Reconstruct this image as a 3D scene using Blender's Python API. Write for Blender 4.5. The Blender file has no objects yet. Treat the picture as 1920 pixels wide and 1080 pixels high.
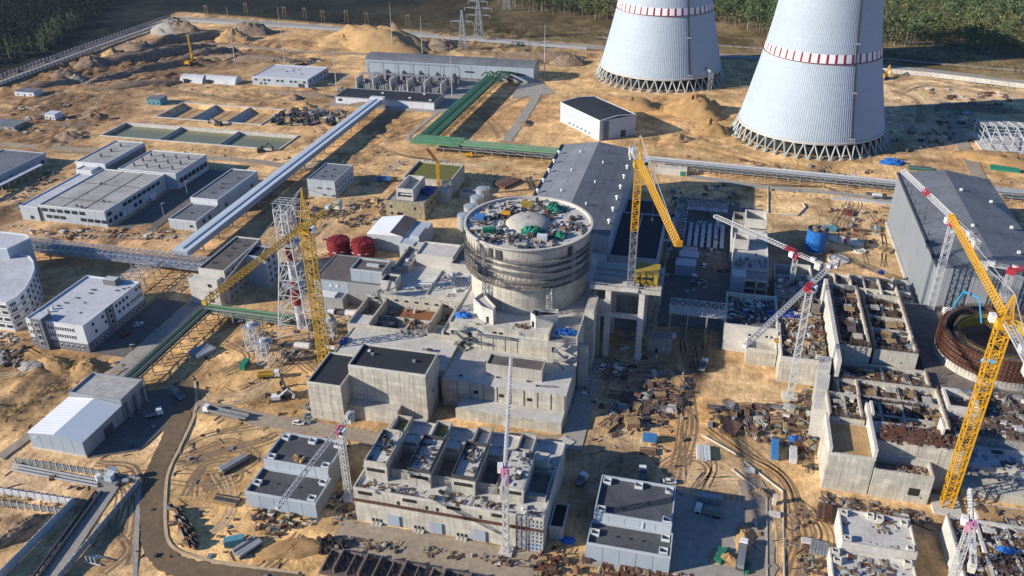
import bpy, math, random
import numpy as np
from mathutils import Vector, Matrix
random.seed(7)
rng = np.random.default_rng(11)
R = math.radians
SC = bpy.context.scene
COL = SC.collection

# ---------------------------------------------------------------- camera
CAM_H = 200.0
FPX = 1583.38                                   # focal length in pixels of a 1920 px wide frame
YAW, PITCH, ROLL = R(-13.849), R(29.188), R(-0.539)
_f = Vector((math.sin(YAW) * math.cos(PITCH), math.cos(YAW) * math.cos(PITCH), -math.sin(PITCH)))
_r = Vector((math.cos(YAW), -math.sin(YAW), 0))
_u = _r.cross(_f)
RT = _r * math.cos(ROLL) + _u * math.sin(ROLL)
UP = -_r * math.sin(ROLL) + _u * math.cos(ROLL)
cam = bpy.data.cameras.new('camera')
cam.sensor_fit = 'HORIZONTAL'; cam.sensor_width = 36.0
cam.lens = FPX / 1920 * 36.0
cam.clip_start = 1.0; cam.clip_end = 30000
cam_o = bpy.data.objects.new('camera', cam)
cam_o.matrix_world = Matrix(((RT.x, UP.x, -_f.x, 0), (RT.y, UP.y, -_f.y, 0), (RT.z, UP.z, -_f.z, CAM_H), (0, 0, 0, 1)))
COL.objects.link(cam_o); SC.camera = cam_o

# ---------------------------------------------------------------- light
SUN_EL, SUN_AZ = R(21.5), R(27.0)               # shadows run along +x, turned 27 deg towards +y
sd = Vector((math.cos(SUN_AZ) * math.cos(SUN_EL), math.sin(SUN_AZ) * math.cos(SUN_EL), -math.sin(SUN_EL)))
world = bpy.data.worlds.new('World'); SC.world = world; world.use_nodes = True
wn = world.node_tree; wn.nodes.clear()
sky = wn.nodes.new('ShaderNodeTexSky'); sky.sky_type = 'NISHITA'; sky.sun_disc = False
sky.sun_elevation = SUN_EL
sky.sun_rotation = math.atan2(-sd.x, -sd.y)     # clockwise from +y
sky.altitude = 200; sky.air_density = 1.0; sky.dust_density = 0.0; sky.ozone_density = 7.0
bg = wn.nodes.new('ShaderNodeBackground'); bg.inputs['Strength'].default_value = 0.088
wo = wn.nodes.new('ShaderNodeOutputWorld')
tint = wn.nodes.new('ShaderNodeMix'); tint.data_type = 'RGBA'; tint.blend_type = 'MULTIPLY'; tint.inputs[0].default_value = 1.0
tint.inputs[7].default_value = (0.76, 0.95, 1.13, 1)      # the clear, deep blue sky of the photograph
wn.links.new(sky.outputs[0], tint.inputs[6]); wn.links.new(tint.outputs[2], bg.inputs[0]); wn.links.new(bg.outputs[0], wo.inputs[0])
sun = bpy.data.lights.new('sun', 'SUN'); sun.energy = 5.0; sun.angle = R(0.53); sun.color = (1.0, 0.91, 0.78)
sun_o = bpy.data.objects.new('sun', sun)
sun_o.rotation_euler = sd.to_track_quat('-Z', 'Y').to_euler(); sun_o.location = (-400, -100, 500)
COL.objects.link(sun_o)
vs = SC.view_settings
vs.view_transform = 'Standard'; vs.look = 'None'; vs.gamma = 1.0; vs.use_curve_mapping = False
vs.exposure = 0.60

# ---------------------------------------------------------------- helpers
def G(px, py, z=0.0):
    """ground (or height z) point seen at a pixel of the 1920x1080 survey frame"""
    d = RT * ((px - 960) / FPX) - UP * ((py - 540) / FPX) + _f
    t = (z - CAM_H) / d.z
    return Vector((d.x * t, d.y * t, z))

MATS = {}
def mat(name, col, rough=0.85, var=0.25, scale=0.15, col2=None, metal=0.0, bump=0.0, streak=0.0, joints=None, spec=0.3, fine=0.0, tint=None, jcol=None, rings=0.0):
    """procedural material from world position: two noise octaves, optional rain streaks and casting joints"""
    m = bpy.data.materials.new(name); m.use_nodes = True; MATS[name] = m
    nt = m.node_tree; N, L = nt.nodes, nt.links
    b = N['Principled BSDF']; b.inputs['Roughness'].default_value = rough
    b.inputs['Metallic'].default_value = metal; b.inputs['Specular IOR Level'].default_value = spec
    geo = N.new('ShaderNodeNewGeometry')
    n1 = N.new('ShaderNodeTexNoise'); n1.inputs['Scale'].default_value = scale; n1.inputs['Detail'].default_value = 8; n1.inputs['Roughness'].default_value = 0.65
    L.new(geo.outputs['Position'], n1.inputs['Vector'])
    mr = N.new('ShaderNodeMapRange'); mr.inputs[1].default_value = 0.32; mr.inputs[2].default_value = 0.68
    L.new(n1.outputs['Fac'], mr.inputs[0])
    if col2 is None: col2 = tuple(c * (1 - var) for c in col)
    mx = N.new('ShaderNodeMix'); mx.data_type = 'RGBA'
    mx.inputs[6].default_value = (*col2, 1); mx.inputs[7].default_value = (*col, 1)
    L.new(mr.outputs[0], mx.inputs[0]); out = mx.outputs[2]
    def mul(out, facsock, lo):
        k = N.new('ShaderNodeMapRange'); k.inputs[1].default_value = 0.35; k.inputs[2].default_value = 0.65; k.inputs[3].default_value = lo; k.inputs[4].default_value = 1.0
        L.new(facsock, k.inputs[0])
        q = N.new('ShaderNodeMix'); q.data_type = 'RGBA'; q.blend_type = 'MULTIPLY'; q.inputs[0].default_value = 1
        L.new(out, q.inputs[6]); L.new(k.outputs[0], q.inputs[7]); return q.outputs[2]
    if fine:
        n3 = N.new('ShaderNodeTexNoise'); n3.inputs['Scale'].default_value = scale * 9; n3.inputs['Detail'].default_value = 6
        L.new(geo.outputs['Position'], n3.inputs['Vector']); out = mul(out, n3.outputs['Fac'], 1 - fine)
    if streak:
        mp = N.new('ShaderNodeMapping'); mp.inputs['Scale'].default_value = (1.3, 1.3, 0.09); L.new(geo.outputs['Position'], mp.inputs[0])
        n2 = N.new('ShaderNodeTexNoise'); n2.inputs['Scale'].default_value = 1.0; n2.inputs['Detail'].default_value = 5; L.new(mp.outputs[0], n2.inputs['Vector'])
        out = mul(out, n2.outputs['Fac'], 1 - streak)
    if rings:
        mp = N.new('ShaderNodeMapping'); mp.inputs['Scale'].default_value = (0.02, 0.02, 0.7); L.new(geo.outputs['Position'], mp.inputs[0])
        n4 = N.new('ShaderNodeTexNoise'); n4.inputs['Scale'].default_value = 1.0; n4.inputs['Detail'].default_value = 4; L.new(mp.outputs[0], n4.inputs['Vector'])
        out = mul(out, n4.outputs['Fac'], 1 - rings)
    if joints:
        w_, h_ = joints
        sx = N.new('ShaderNodeSeparateXYZ'); L.new(geo.outputs['Position'], sx.inputs[0])
        ad = N.new('ShaderNodeMath'); ad.operation = 'ADD'; L.new(sx.outputs[0], ad.inputs[0]); L.new(sx.outputs[1], ad.inputs[1])
        cb = N.new('ShaderNodeCombineXYZ'); L.new(ad.outputs[0], cb.inputs[0]); L.new(sx.outputs[2], cb.inputs[1])
        bt = N.new('ShaderNodeTexBrick'); bt.inputs['Scale'].default_value = 1.0
        bt.inputs['Brick Width'].default_value = w_; bt.inputs['Row Height'].default_value = h_
        bt.inputs['Mortar Size'].default_value = 0.07; bt.inputs['Mortar Smooth'].default_value = 0.6
        bt.inputs['Color1'].default_value = (1, 1, 1, 1); bt.inputs['Color2'].default_value = (0.78, 0.78, 0.78, 1)
        j = jcol or 0.55
        bt.inputs['Mortar'].default_value = (j, j, j, 1)
        L.new(cb.outputs[0], bt.inputs['Vector'])
        q = N.new('ShaderNodeMix'); q.data_type = 'RGBA'; q.blend_type = 'MULTIPLY'; q.inputs[0].default_value = 1
        L.new(out, q.inputs[6]); L.new(bt.outputs['Color'], q.inputs[7]); out = q.outputs[2]
    L.new(out, b.inputs['Base Color'])
    if bump:
        bp = N.new('ShaderNodeBump'); bp.inputs['Strength'].default_value = bump; bp.inputs['Distance'].default_value = 0.4
        L.new(n1.outputs['Fac'], bp.inputs['Height']); L.new(bp.outputs[0], b.inputs['Normal'])
    return m

mat('concrete', (0.70, 0.655, 0.55), 0.9, 0.22, 0.22, streak=0.26, joints=(4.2, 2.1), fine=0.18, jcol=0.68)
mat('concrete_plain', (0.62, 0.585, 0.50), 0.9, 0.3, 0.2, streak=0.2, fine=0.25)
mat('concrete_light', (0.64, 0.615, 0.555), 0.9, 0.28, 0.12, fine=0.2)
mat('concrete_grey', (0.44, 0.42, 0.385), 0.9, 0.4, 0.2, streak=0.3, fine=0.3)
mat('concrete_beige', (0.50, 0.45, 0.30), 0.9, 0.25, 0.2, streak=0.3, joints=(3.2, 1.6), fine=0.2)
mat('concrete_dirty', (0.30, 0.25, 0.21), 0.95, 0.5, 0.3, fine=0.45)
mat('slab_raw', (0.22, 0.17, 0.15), 0.95, 0.5, 0.35, fine=0.5)
mat('roof_dark', (0.032, 0.036, 0.046), 0.85, 0.3, 0.12, fine=0.15)
mat('roof_grey', (0.20, 0.215, 0.235), 0.8, 0.38, 0.07, fine=0.25)
mat('roof_brown', (0.17, 0.15, 0.14), 0.85, 0.45, 0.1, fine=0.25)
mat('roof_pale', (0.50, 0.485, 0.45), 0.8, 0.36, 0.06, fine=0.25)
mat('roof_white', (0.60, 0.61, 0.62), 0.6, 0.25, 0.06, fine=0.16)
mat('roof_hall', (0.27, 0.285, 0.305), 0.8, 0.3, 0.05, joints=(500, 500), fine=0.12)
mat('clad_blue', (0.34, 0.40, 0.46), 0.45, 0.1, 0.1, metal=0.0, spec=0.5, streak=0.06)
mat('clad_pale', (0.44, 0.49, 0.53), 0.45, 0.1, 0.1, spec=0.5, streak=0.08)
mat('clad_grey', (0.30, 0.32, 0.34), 0.45, 0.12, 0.1, spec=0.5, streak=0.1)
mat('clad_joint', (0.18, 0.19, 0.20), 0.7, 0.2)
mat('clad_white', (0.62, 0.64, 0.66), 0.5, 0.08, 0.1, streak=0.06)
mat('plinth_grey', (0.16, 0.165, 0.18), 0.8, 0.15, 0.3)
mat('glass', (0.03, 0.04, 0.055), 0.12, 0.3, 0.3, spec=0.6)
mat('frame_white', (0.75, 0.75, 0.74), 0.6, 0.1)
mat('dark_opening', (0.03, 0.028, 0.026), 0.95, 0.3)
mat('asphalt', (0.19, 0.172, 0.152), 0.9, 0.35, 0.05, fine=0.25)
mat('road_dust', (0.22, 0.155, 0.09), 0.95, 0.35, 0.05, col2=(0.14, 0.098, 0.06), fine=0.25)
mat('road_pale', (0.42, 0.34, 0.25), 0.95, 0.25, 0.06, fine=0.25)
mat('road_concrete', (0.40, 0.37, 0.32), 0.95, 0.25, 0.05, fine=0.2)
mat('sand', (0.55, 0.36, 0.17), 1.0, 0.3, 0.12, col2=(0.38, 0.235, 0.105), bump=0.5, fine=0.25)
mat('sand_orange', (0.48, 0.30, 0.13), 1.0, 0.3, 0.15, col2=(0.34, 0.20, 0.085), bump=0.5, fine=0.25)
mat('spoil', (0.36, 0.27, 0.19), 1.0, 0.4, 0.25, col2=(0.19, 0.13, 0.085), bump=0.6, fine=0.35)
mat('gravel_grey', (0.42, 0.39, 0.34), 1.0, 0.3, 0.3, fine=0.3)
mat('steel_grey', (0.30, 0.31, 0.32), 0.5, 0.3, 0.5, metal=0.3)
mat('steel_white', (0.54, 0.545, 0.54), 0.5, 0.2, 0.6)
mat('steel_dark', (0.07, 0.07, 0.075), 0.6, 0.3, 0.5)
mat('galv', (0.45, 0.47, 0.49), 0.4, 0.2, 0.4, metal=0.4)
mat('rust', (0.18, 0.075, 0.045), 0.95, 0.5, 0.6, fine=0.4)
mat('rust_pale', (0.26, 0.15, 0.11), 0.95, 0.5, 0.6, fine=0.4)
mat('rebar', (0.14, 0.095, 0.075), 0.9, 0.4, 0.8)
mat('red_paint', (0.24, 0.022, 0.026), 0.6, 0.3, 0.4)
mat('crane_red', (0.42, 0.03, 0.05), 0.5, 0.2, 0.5)
mat('yellow', (0.62, 0.33, 0.018), 0.5, 0.18, 0.5)
mat('yellow_old', (0.50, 0.31, 0.04), 0.7, 0.4, 0.6)
mat('roof_slate', (0.105, 0.11, 0.12), 0.85, 0.35, 0.1, fine=0.25)
mat('roof_bright', (0.80, 0.81, 0.82), 0.5, 0.1, 0.1, streak=0.05)
mat('roof_blue', (0.50, 0.57, 0.62), 0.5, 0.08, 0.1)
mat('yellow_dim', (0.40, 0.28, 0.045), 0.7, 0.3, 0.5)
mat('green_pipe', (0.14, 0.31, 0.15), 0.5, 0.3, 0.2, fine=0.15)
mat('green_dark', (0.045, 0.12, 0.07), 0.6, 0.3, 0.3)
mat('green_grey', (0.20, 0.24, 0.20), 0.6, 0.3, 0.3)
mat('green_net', (0.03, 0.27, 0.17), 0.8, 0.4, 0.6, fine=0.3)
mat('tarp_blue', (0.025, 0.17, 0.55), 0.45, 0.4, 0.8, bump=0.8)
mat('tarp_navy', (0.02, 0.05, 0.28), 0.5, 0.4, 0.8, bump=0.6)
mat('pump_blue', (0.06, 0.42, 0.72), 0.4, 0.2, 0.5)
mat('container_blue', (0.06, 0.22, 0.50), 0.5, 0.3, 0.6)
mat('teal', (0.10, 0.30, 0.36), 0.6, 0.3, 0.4)
mat('timber', (0.44, 0.30, 0.15), 0.9, 0.4, 0.8, fine=0.2)
mat('timber_dark', (0.20, 0.13, 0.09), 0.9, 0.4, 0.8, fine=0.2)
mat('formwork', (0.30, 0.13, 0.06), 0.9, 0.4, 0.7, fine=0.2)
mat('white_paint', (0.74, 0.74, 0.72), 0.5, 0.12, 0.5)
mat('pink_paint', (0.62, 0.22, 0.36), 0.6, 0.2)
mat('scaffold', (0.42, 0.33, 0.28), 0.9, 0.4, 0.6)
mat('tower_shell', (0.395, 0.465, 0.53), 0.55, 0.1, 0.03, spec=0.45, streak=0.07, fine=0.04, rings=0.06)
mat('rut', (0.30, 0.205, 0.12), 1.0, 0.4, 0.3)
mat('rut_pale', (0.56, 0.43, 0.27), 1.0, 0.3, 0.3)
mat('leg_grey', (0.40, 0.44, 0.42), 0.8, 0.25, 0.3)
mat('band_white', (0.78, 0.76, 0.77), 0.5, 0.06, 0.1)
mat('band_red', (0.26, 0.018, 0.03), 0.5, 0.15, 0.1)
mat('pond_algae', (0.16, 0.155, 0.03), 0.6, 0.3, 0.15)
mat('tank_silver', (0.46, 0.52, 0.54), 0.35, 0.2, 0.4, metal=0.35)
mat('tyre', (0.02, 0.02, 0.02), 0.9, 0.3)
mat('bark', (0.16, 0.12, 0.085), 0.95, 0.4, 0.5)
mat('bark_pale', (0.36, 0.31, 0.25), 0.95, 0.4, 0.5)
mat('pine', (0.115, 0.16, 0.055), 0.9, 0.45, 0.06, col2=(0.055, 0.085, 0.034))
mat('spruce', (0.115, 0.135, 0.05), 0.9, 0.4, 0.06, col2=(0.06, 0.075, 0.035))
mat('clad_hall', (0.245, 0.275, 0.305), 0.5, 0.15, 0.05, spec=0.4, streak=0.12)
mat('pine_cloud_shade', (0.020, 0.034, 0.030), 0.9, 0.4, 0.05)  # far-left wood crowns, with cloud shade put into the leaf colour
mat('birch', (0.19, 0.19, 0.055), 0.9, 0.4, 0.05, col2=(0.085, 0.10, 0.03))
mat('scrub', (0.10, 0.075, 0.035), 0.95, 0.5, 0.2, col2=(0.05, 0.045, 0.02))
mat('insulation_pipe', (0.62, 0.58, 0.54), 0.5, 0.15, 0.6)
mat('coil_dark', (0.06, 0.045, 0.04), 0.7, 0.4, 0.8)

def water_mat():
    m = bpy.data.materials.new('pond_water'); m.use_nodes = True; MATS['pond_water'] = m
    nt = m.node_tree; b = nt.nodes['Principled BSDF']
    b.inputs['Base Color'].default_value = (0.17, 0.17, 0.07, 1); b.inputs['Roughness'].default_value = 0.25
    n = nt.nodes.new('ShaderNodeTexNoise'); n.inputs['Scale'].default_value = 1.5
    bp = nt.nodes.new('ShaderNodeBump'); bp.inputs['Strength'].default_value = 0.088
    nt.links.new(n.outputs[0], bp.inputs['Height']); nt.links.new(bp.outputs[0], b.inputs['Normal'])
water_mat()

class MB:
    """collects geometry in world metres and links it as ONE mesh object"""
    def __init__(self): self.v = []; self.f = []; self.m = []; self.cur = 0
    def add(self, vs, fs):
        o = len(self.v); self.v += [tuple(p) for p in vs]
        for f in fs: self.f.append(tuple(i + o for i in f)); self.m.append(self.cur)
    def hexa(self, b, t):
        self.add(list(b) + list(t), [(3, 2, 1, 0), (4, 5, 6, 7), (0, 1, 5, 4), (1, 2, 6, 5), (2, 3, 7, 6), (3, 0, 4, 7)])
    def box(self, x0, x1, y0, y1, z0, z1):
        self.hexa([(x0, y0, z0), (x1, y0, z0), (x1, y1, z0), (x0, y1, z0)], [(x0, y0, z1), (x1, y0, z1), (x1, y1, z1), (x0, y1, z1)])
    def obox(self, cx, cy, rz, lx, ly, z0, z1):
        c, s = math.cos(rz), math.sin(rz)
        q = [(cx + a * lx / 2 * c - b * ly / 2 * s, cy + a * lx / 2 * s + b * ly / 2 * c) for a, b in ((-1, -1), (1, -1), (1, 1), (-1, 1))]
        self.hexa([(*p, z0) for p in q], [(*p, z1) for p in q])
    def prism(self, poly, z0, z1):
        n = len(poly); z1s = z1 if hasattr(z1, '__len__') else [z1] * n
        vs = [(p[0], p[1], z0) for p in poly] + [(p[0], p[1], z) for p, z in zip(poly, z1s)]
        self.add(vs, [tuple(range(n - 1, -1, -1)), tuple(range(n, 2 * n))] + [(i, (i + 1) % n, n + (i + 1) % n, n + i) for i in range(n)])
    def ring(self, poly, w, z0, z1):
        """wall of thickness w standing on the outline of a (counter-clockwise) polygon, inside it"""
        n = len(poly); P = [Vector((p[0], p[1])) for p in poly]; I = []
        for i in range(n):
            a = (P[i] - P[i - 1]).normalized(); b = (P[(i + 1) % n] - P[i]).normalized()
            na, nb = Vector((-a.y, a.x)), Vector((-b.y, b.x)); d = 1 + na.dot(nb)
            I.append(P[i] + (na + nb) * (w / max(d, 0.2)))
        for i in range(n):
            j = (i + 1) % n
            self.hexa([(*P[i], z0), (*P[j], z0), (*I[j], z0), (*I[i], z0)], [(*P[i], z1), (*P[j], z1), (*I[j], z1), (*I[i], z1)])
    def bar(self, a, b, w, h=None):
        a, b = Vector(a), Vector(b); d = (b - a)
        if d.length < 1e-6: return
        d.normalize(); h = h or w
        up = Vector((0, 0, 1)) if abs(d.z) < 0.95 else Vector((0, 1, 0))
        s = d.cross(up).normalized() * (w / 2); t = s.cross(d).normalized() * (h / 2)
        self.hexa([a - s - t, a + s - t, a + s + t, a - s + t], [b - s - t, b + s - t, b + s + t, b - s + t])
    def tube(self, a, b, r, n=8, r2=None, cap=True):
        a, b = Vector(a), Vector(b); d = (b - a).normalized(); r2 = r if r2 is None else r2
        up = Vector((0, 0, 1)) if abs(d.z) < 0.95 else Vector((1, 0, 0))
        s = d.cross(up).normalized(); t = s.cross(d)
        A = [a + (s * math.cos(6.28318 * i / n) + t * math.sin(6.28318 * i / n)) * r for i in range(n)]
        B = [b + (s * math.cos(6.28318 * i / n) + t * math.sin(6.28318 * i / n)) * r2 for i in range(n)]
        fs = [(i, (i + 1) % n, n + (i + 1) % n, n + i) for i in range(n)]
        if cap: fs += [tuple(range(n - 1, -1, -1)), tuple(range(n, 2 * n))]
        self.add(A + B, fs)
    def lathe(self, prof, cx, cy, n=48, a0=0.0, a1=6.2831853, rad=None):
        full = abs(a1 - a0 - 6.2831853) < 1e-4; m = n if full else n + 1
        vs = []
        for (r, z) in prof:
            for i in range(m):
                a = a0 + (a1 - a0) * i / n; rr = r * (rad(i) if rad else 1)
                vs.append((cx + rr * math.cos(a), cy + rr * math.sin(a), z))
        fs = []
        for k in range(len(prof) - 1):
            for i in range(n):
                j = (i + 1) % m if full else i + 1
                fs.append((k * m + i, k * m + j, (k + 1) * m + j, (k + 1) * m + i))
        self.add(vs, fs)
    def quad(self, *p): self.add(p, [tuple(range(len(p)))])
    def build(self, name, m, parent=None, local=False, smooth=False):
        me = bpy.data.meshes.new(name); me.from_pydata(self.v, [], self.f)
        ms = m if isinstance(m, (list, tuple)) else [m]
        for k in ms: me.materials.append(MATS[k])
        if len(ms) > 1: me.polygons.foreach_set('material_index', self.m)
        if smooth: me.polygons.foreach_set('use_smooth', [True] * len(me.polygons))
        me.update()
        o = bpy.data.objects.new(name, me); COL.objects.link(o)
        if parent is not None: adopt(o, parent, local)
        return o

def adopt(o, parent, local=False):
    o.parent = parent
    if not local and parent.type == 'EMPTY': o.matrix_parent_inverse = Matrix.Translation(-Vector(parent.location))

def tag(o, label, cat, group=None, kind=None):
    if label: o['label'] = label
    if cat: o['category'] = cat
    if group: o['group'] = group
    if kind: o['kind'] = kind
    return o
def thing(name, label, cat, loc=(0, 0, 0), group=None, rz=0.0):
    o = bpy.data.objects.new(name, None); COL.objects.link(o); o.location = loc; o.rotation_euler.z = rz
    o.empty_display_size = 2
    return tag(o, label, cat, group)
def structure(o): o['kind'] = 'structure'; return o
def stuff(o, label=None, cat=None): o['kind'] = 'stuff'; return tag(o, label, cat)

_unit = {}
def unit(m):
    if m not in _unit:
        b = MB(); b.box(-.5, .5, -.5, .5, -.5, .5)
        me = bpy.data.meshes.new('unit_' + m); me.from_pydata(b.v, [], b.f); me.materials.append(MATS[m]); me.update(); _unit[m] = me
    return _unit[m]
def piece(name, m, parent, x0, x1, y0, y1, z0, z1, rz=0.0, local=False):
    """one box-shaped piece that shares its mesh with all alike"""
    o = bpy.data.objects.new(name, unit(m)); COL.objects.link(o)
    o.location = ((x0 + x1) / 2, (y0 + y1) / 2, (z0 + z1) / 2); o.scale = (abs(x1 - x0), abs(y1 - y0), abs(z1 - z0)); o.rotation_euler.z = rz
    if parent is not None: adopt(o, parent, local)
    return o
def share(name, data, parent, loc=(0, 0, 0), rz=0.0, scale=None, local=False):
    o = bpy.data.objects.new(name, data); COL.objects.link(o); o.location = loc; o.rotation_euler.z = rz
    if scale: o.scale = scale
    if parent is not None: adopt(o, parent, local)
    return o
def copy_thing(root, loc, rz, label=None, scale=None):
    r = root.copy(); COL.objects.link(r); r.location = loc; r.rotation_euler.z = rz
    if label: r['label'] = label
    if scale: r.scale = scale
    for ch in root.children:
        c = ch.copy(); COL.objects.link(c); c.parent = r
        for g in ch.children:
            d = g.copy(); COL.objects.link(d); d.parent = c
    return r

def flat(name, pts, z, m):
    b = MB(); b.prism(pts, z - 0.3, z); return structure(b.build(name, m))
def strip(pts, w, z, th=0.3, mb=None):
    """ribbon of width w along a polyline"""
    b = mb or MB(); P = [Vector((p[0], p[1])) for p in pts]; L_, R_ = [], []
    for i, p in enumerate(P):
        d = (P[min(i + 1, len(P) - 1)] - P[max(i - 1, 0)]).normalized(); n = Vector((-d.y, d.x)) * (w / 2)
        L_.append(p + n); R_.append(p - n)
    for i in range(len(P) - 1):
        b.hexa([(*R_[i], z - th), (*R_[i + 1], z - th), (*L_[i + 1], z - th), (*L_[i], z - th)], [(*R_[i], z), (*R_[i + 1], z), (*L_[i + 1], z), (*L_[i], z)])
    return b
def smooth_line(P, n=6):
    P = [Vector((p[0], p[1])) for p in P]; out = []
    for i in range(len(P) - 1):
        a, b, c, d = P[max(i - 1, 0)], P[i], P[i + 1], P[min(i + 2, len(P) - 1)]
        for k in range(n):
            t = k / n
            out.append(0.5 * ((2 * b) + (c - a) * t + (2 * a - 5 * b + 4 * c - d) * t * t + (3 * b - a - 3 * c + d) * t ** 3))
    return out + [P[-1]]

def rect(x0, x1, y0, y1): return [(x0, y0), (x1, y0), (x1, y1), (x0, y1)]

def block(parent, x0, x1, y0, y1, z0, z1, wall, roof, par=0.6, pw=0.4, name='wall', parmat=None):
    """a storey block: wall body, roof deck lying a little inside it, parapet"""
    b = MB(); b.box(x0, x1, y0, y1, z0, z1 - par); w = b.build(name, wall, parent)
    piece('roof_deck', roof, parent, x0 + pw + .02, x1 - pw - .02, y0 + pw + .02, y1 - pw - .02, z1 - par - 0.2, z1 - par + 0.05)
    if par > 0.05:
        p = MB(); p.ring(rect(x0, x1, y0, y1), pw, z1 - par, z1); p.build('parapet', parmat or wall, parent)
    return w
def panels(parent, face, a0, a1, c, z0, z1, n, m, rows=1, gap=0.14, proud=0.10, name='wall_panel'):
    """cladding panels standing proud of a wall; face 'f' looks to -y at y=c, 'r' to +x at x=c, 'l' to -x, 'b' to +y"""
    for i in range(n):
        for k in range(rows):
            u0 = a0 + (a1 - a0) * i / n + gap / 2; u1 = a0 + (a1 - a0) * (i + 1) / n - gap / 2
            w0 = z0 + (z1 - z0) * k / rows + (gap / 2 if k else 0); w1 = z0 + (z1 - z0) * (k + 1) / rows - gap / 2
            if face == 'f': piece(name, m, parent, u0, u1, c - proud, c + 0.02, w0, w1)
            elif face == 'b': piece(name, m, parent, u0, u1, c - 0.02, c + proud, w0, w1)
            elif face == 'r': piece(name, m, parent, c - 0.02, c + proud, u0, u1, w0, w1)
            else: piece(name, m, parent, c - proud, c + 0.02, u0, u1, w0, w1)
def opening(parent, face, u0, u1, c, z0, z1, m='glass', name='window', proud=0.16, frame=None):
    if face == 'f': o = piece(name, frame or m, parent, u0, u1, c - proud, c + 0.02, z0, z1)
    elif face == 'r': o = piece(name, frame or m, parent, c - 0.02, c + proud, u0, u1, z0, z1)
    else: o = piece(name, frame or m, parent, c - proud, c + 0.02, u0, u1, z0, z1)
    if frame:
        w = 0.15
        k = piece('pane', m, None, -0.5, 0.5, -0.5, 0.5, -.5, .5)
        sx, sy, sz = o.scale
        if face == 'f': k.scale = ((sx - 2 * w) / sx, 0.3, (sz - 2 * w) / sz); k.location = (0, -0.5, 0)
        else: k.scale = (0.3, (sy - 2 * w) / sy, (sz - 2 * w) / sz); k.location = (0.5 if face == 'r' else -0.5, 0, 0)
        k.parent = o
    return o
def roof_vents(parent, pts, z, m='white_paint', s=0.9, h=1.1):
    for (x, y) in pts:
        piece('roof_vent', m, parent, x - s / 2, x + s / 2, y - s / 2, y + s / 2, z, z + h)

def lattice(b, p, q, w, n, t=0.18, h=None, brace=None, side=None):
    """square lattice between p and q (section w x h) with n bays"""
    p, q = Vector(p), Vector(q); d = (q - p).normalized(); h = h or w; brace = brace or t * 0.65
    ref = Vector((0, 0, 1)) if abs(d.z) < 0.9 else Vector((0, 1, 0))
    if side is not None: ref = Vector(side)
    s = d.cross(ref).normalized() * (w / 2); u = s.cross(d).normalized() * (h / 2)
    C = [-s - u, s - u, s + u, -s + u]
    for c in C: b.bar(p + c, q + c, t)
    for i in range(n):
        a = p + (q - p) * (i / n); e = p + (q - p) * ((i + 1) / n)
        for k in range(4):
            c0, c1 = C[k], C[(k + 1) % 4]
            b.bar(a + c0, a + c1, brace)
            if (i + k) % 2: b.bar(a + c0, e + c1, brace)
            else: b.bar(a + c1, e + c0, brace)
# ================================================================ SETTING: ground, roads, water, far land, woods
def vnoise(X, Y, cell, seed):
    r = np.random.default_rng(seed); n = 256; T = r.random((n, n))
    u = X / cell + 1000; v = Y / cell + 1000; i = np.floor(u).astype(int); j = np.floor(v).astype(int)
    fu = u - i; fv = v - j; fu = fu * fu * (3 - 2 * fu); fv = fv * fv * (3 - 2 * fv)
    a = T[i % n, j % n]; b = T[(i + 1) % n, j % n]; c = T[i % n, (j + 1) % n]; d = T[(i + 1) % n, (j + 1) % n]
    return (a * (1 - fu) + b * fu) * (1 - fv) + (c * (1 - fu) + d * fu) * fv - 0.5

# pits below ground level: pond rows, conveyor trench, digging trenches
HOLES = [(-430.5, -288, 501, 532, -4.5), (-417, -327, 548, 587, -3.5)]
# rough, dug-over ground: pixel of the survey frame, radius in metres, amplitude
ROUGH = [(250, 110, 60, 3.2), (330, 95, 50, 3.0), (150, 130, 60, 2.4), (420, 105, 50, 2.2), (70, 150, 45, 1.8), (110, 190, 40, 1.6), (300, 150, 40, 2.0),
         (60, 235, 40, 1.2), (480, 95, 45, 1.6), (560, 90, 40, 1.2), (180, 215, 30, 1.2), (110, 260, 28, 1.6), (600, 190, 20, 1.2), (480, 175, 22, 1.2), (700, 215, 22, 1.0),
         (740, 240, 26, 1.1), (690, 285, 22, 1.0), (900, 70, 60, 1.8), (820, 85, 40, 2.2), (960, 90, 50, 1.5), (1060, 110, 30, 2.0), (1000, 225, 16, 1.0), (930, 205, 18, 1.3),
         (1250, 265, 14, 1.2), (1330, 265, 14, 1.4), (60, 385, 14, 1.0), (110, 440, 16, 1.2), (220, 440, 16, 1.4), (300, 430, 14, 1.2), (20, 400, 18, 1.6), (110, 335, 12, .8),
         (90, 700, 16, 1.5), (50, 660, 12, 1.3), (130, 740, 10, 1.0), (30, 770, 12, 1.3), (20, 640, 12, 1.2), (150, 690, 9, 1.2), (20, 1000, 9, 1.2), (235, 1010, 7, 0.7), (185, 1050, 6, .8),
         (480, 400, 14, 1.2), (500, 430, 10, 1.0), (690, 400, 12, .9), (930, 320, 10, .8), (1590, 230, 16, .8), (1480, 240, 20, .7), (1780, 150, 24, .8), (1840, 160, 24, .9), (1880, 290, 14, 1.0),
         (1470, 860, 9, .6), (1380, 780, 8, .7), (1490, 1000, 10, .5), (1350, 1030, 7, 1.0), (600, 260, 14, 1.0), (450, 230, 10, .5)]
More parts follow.
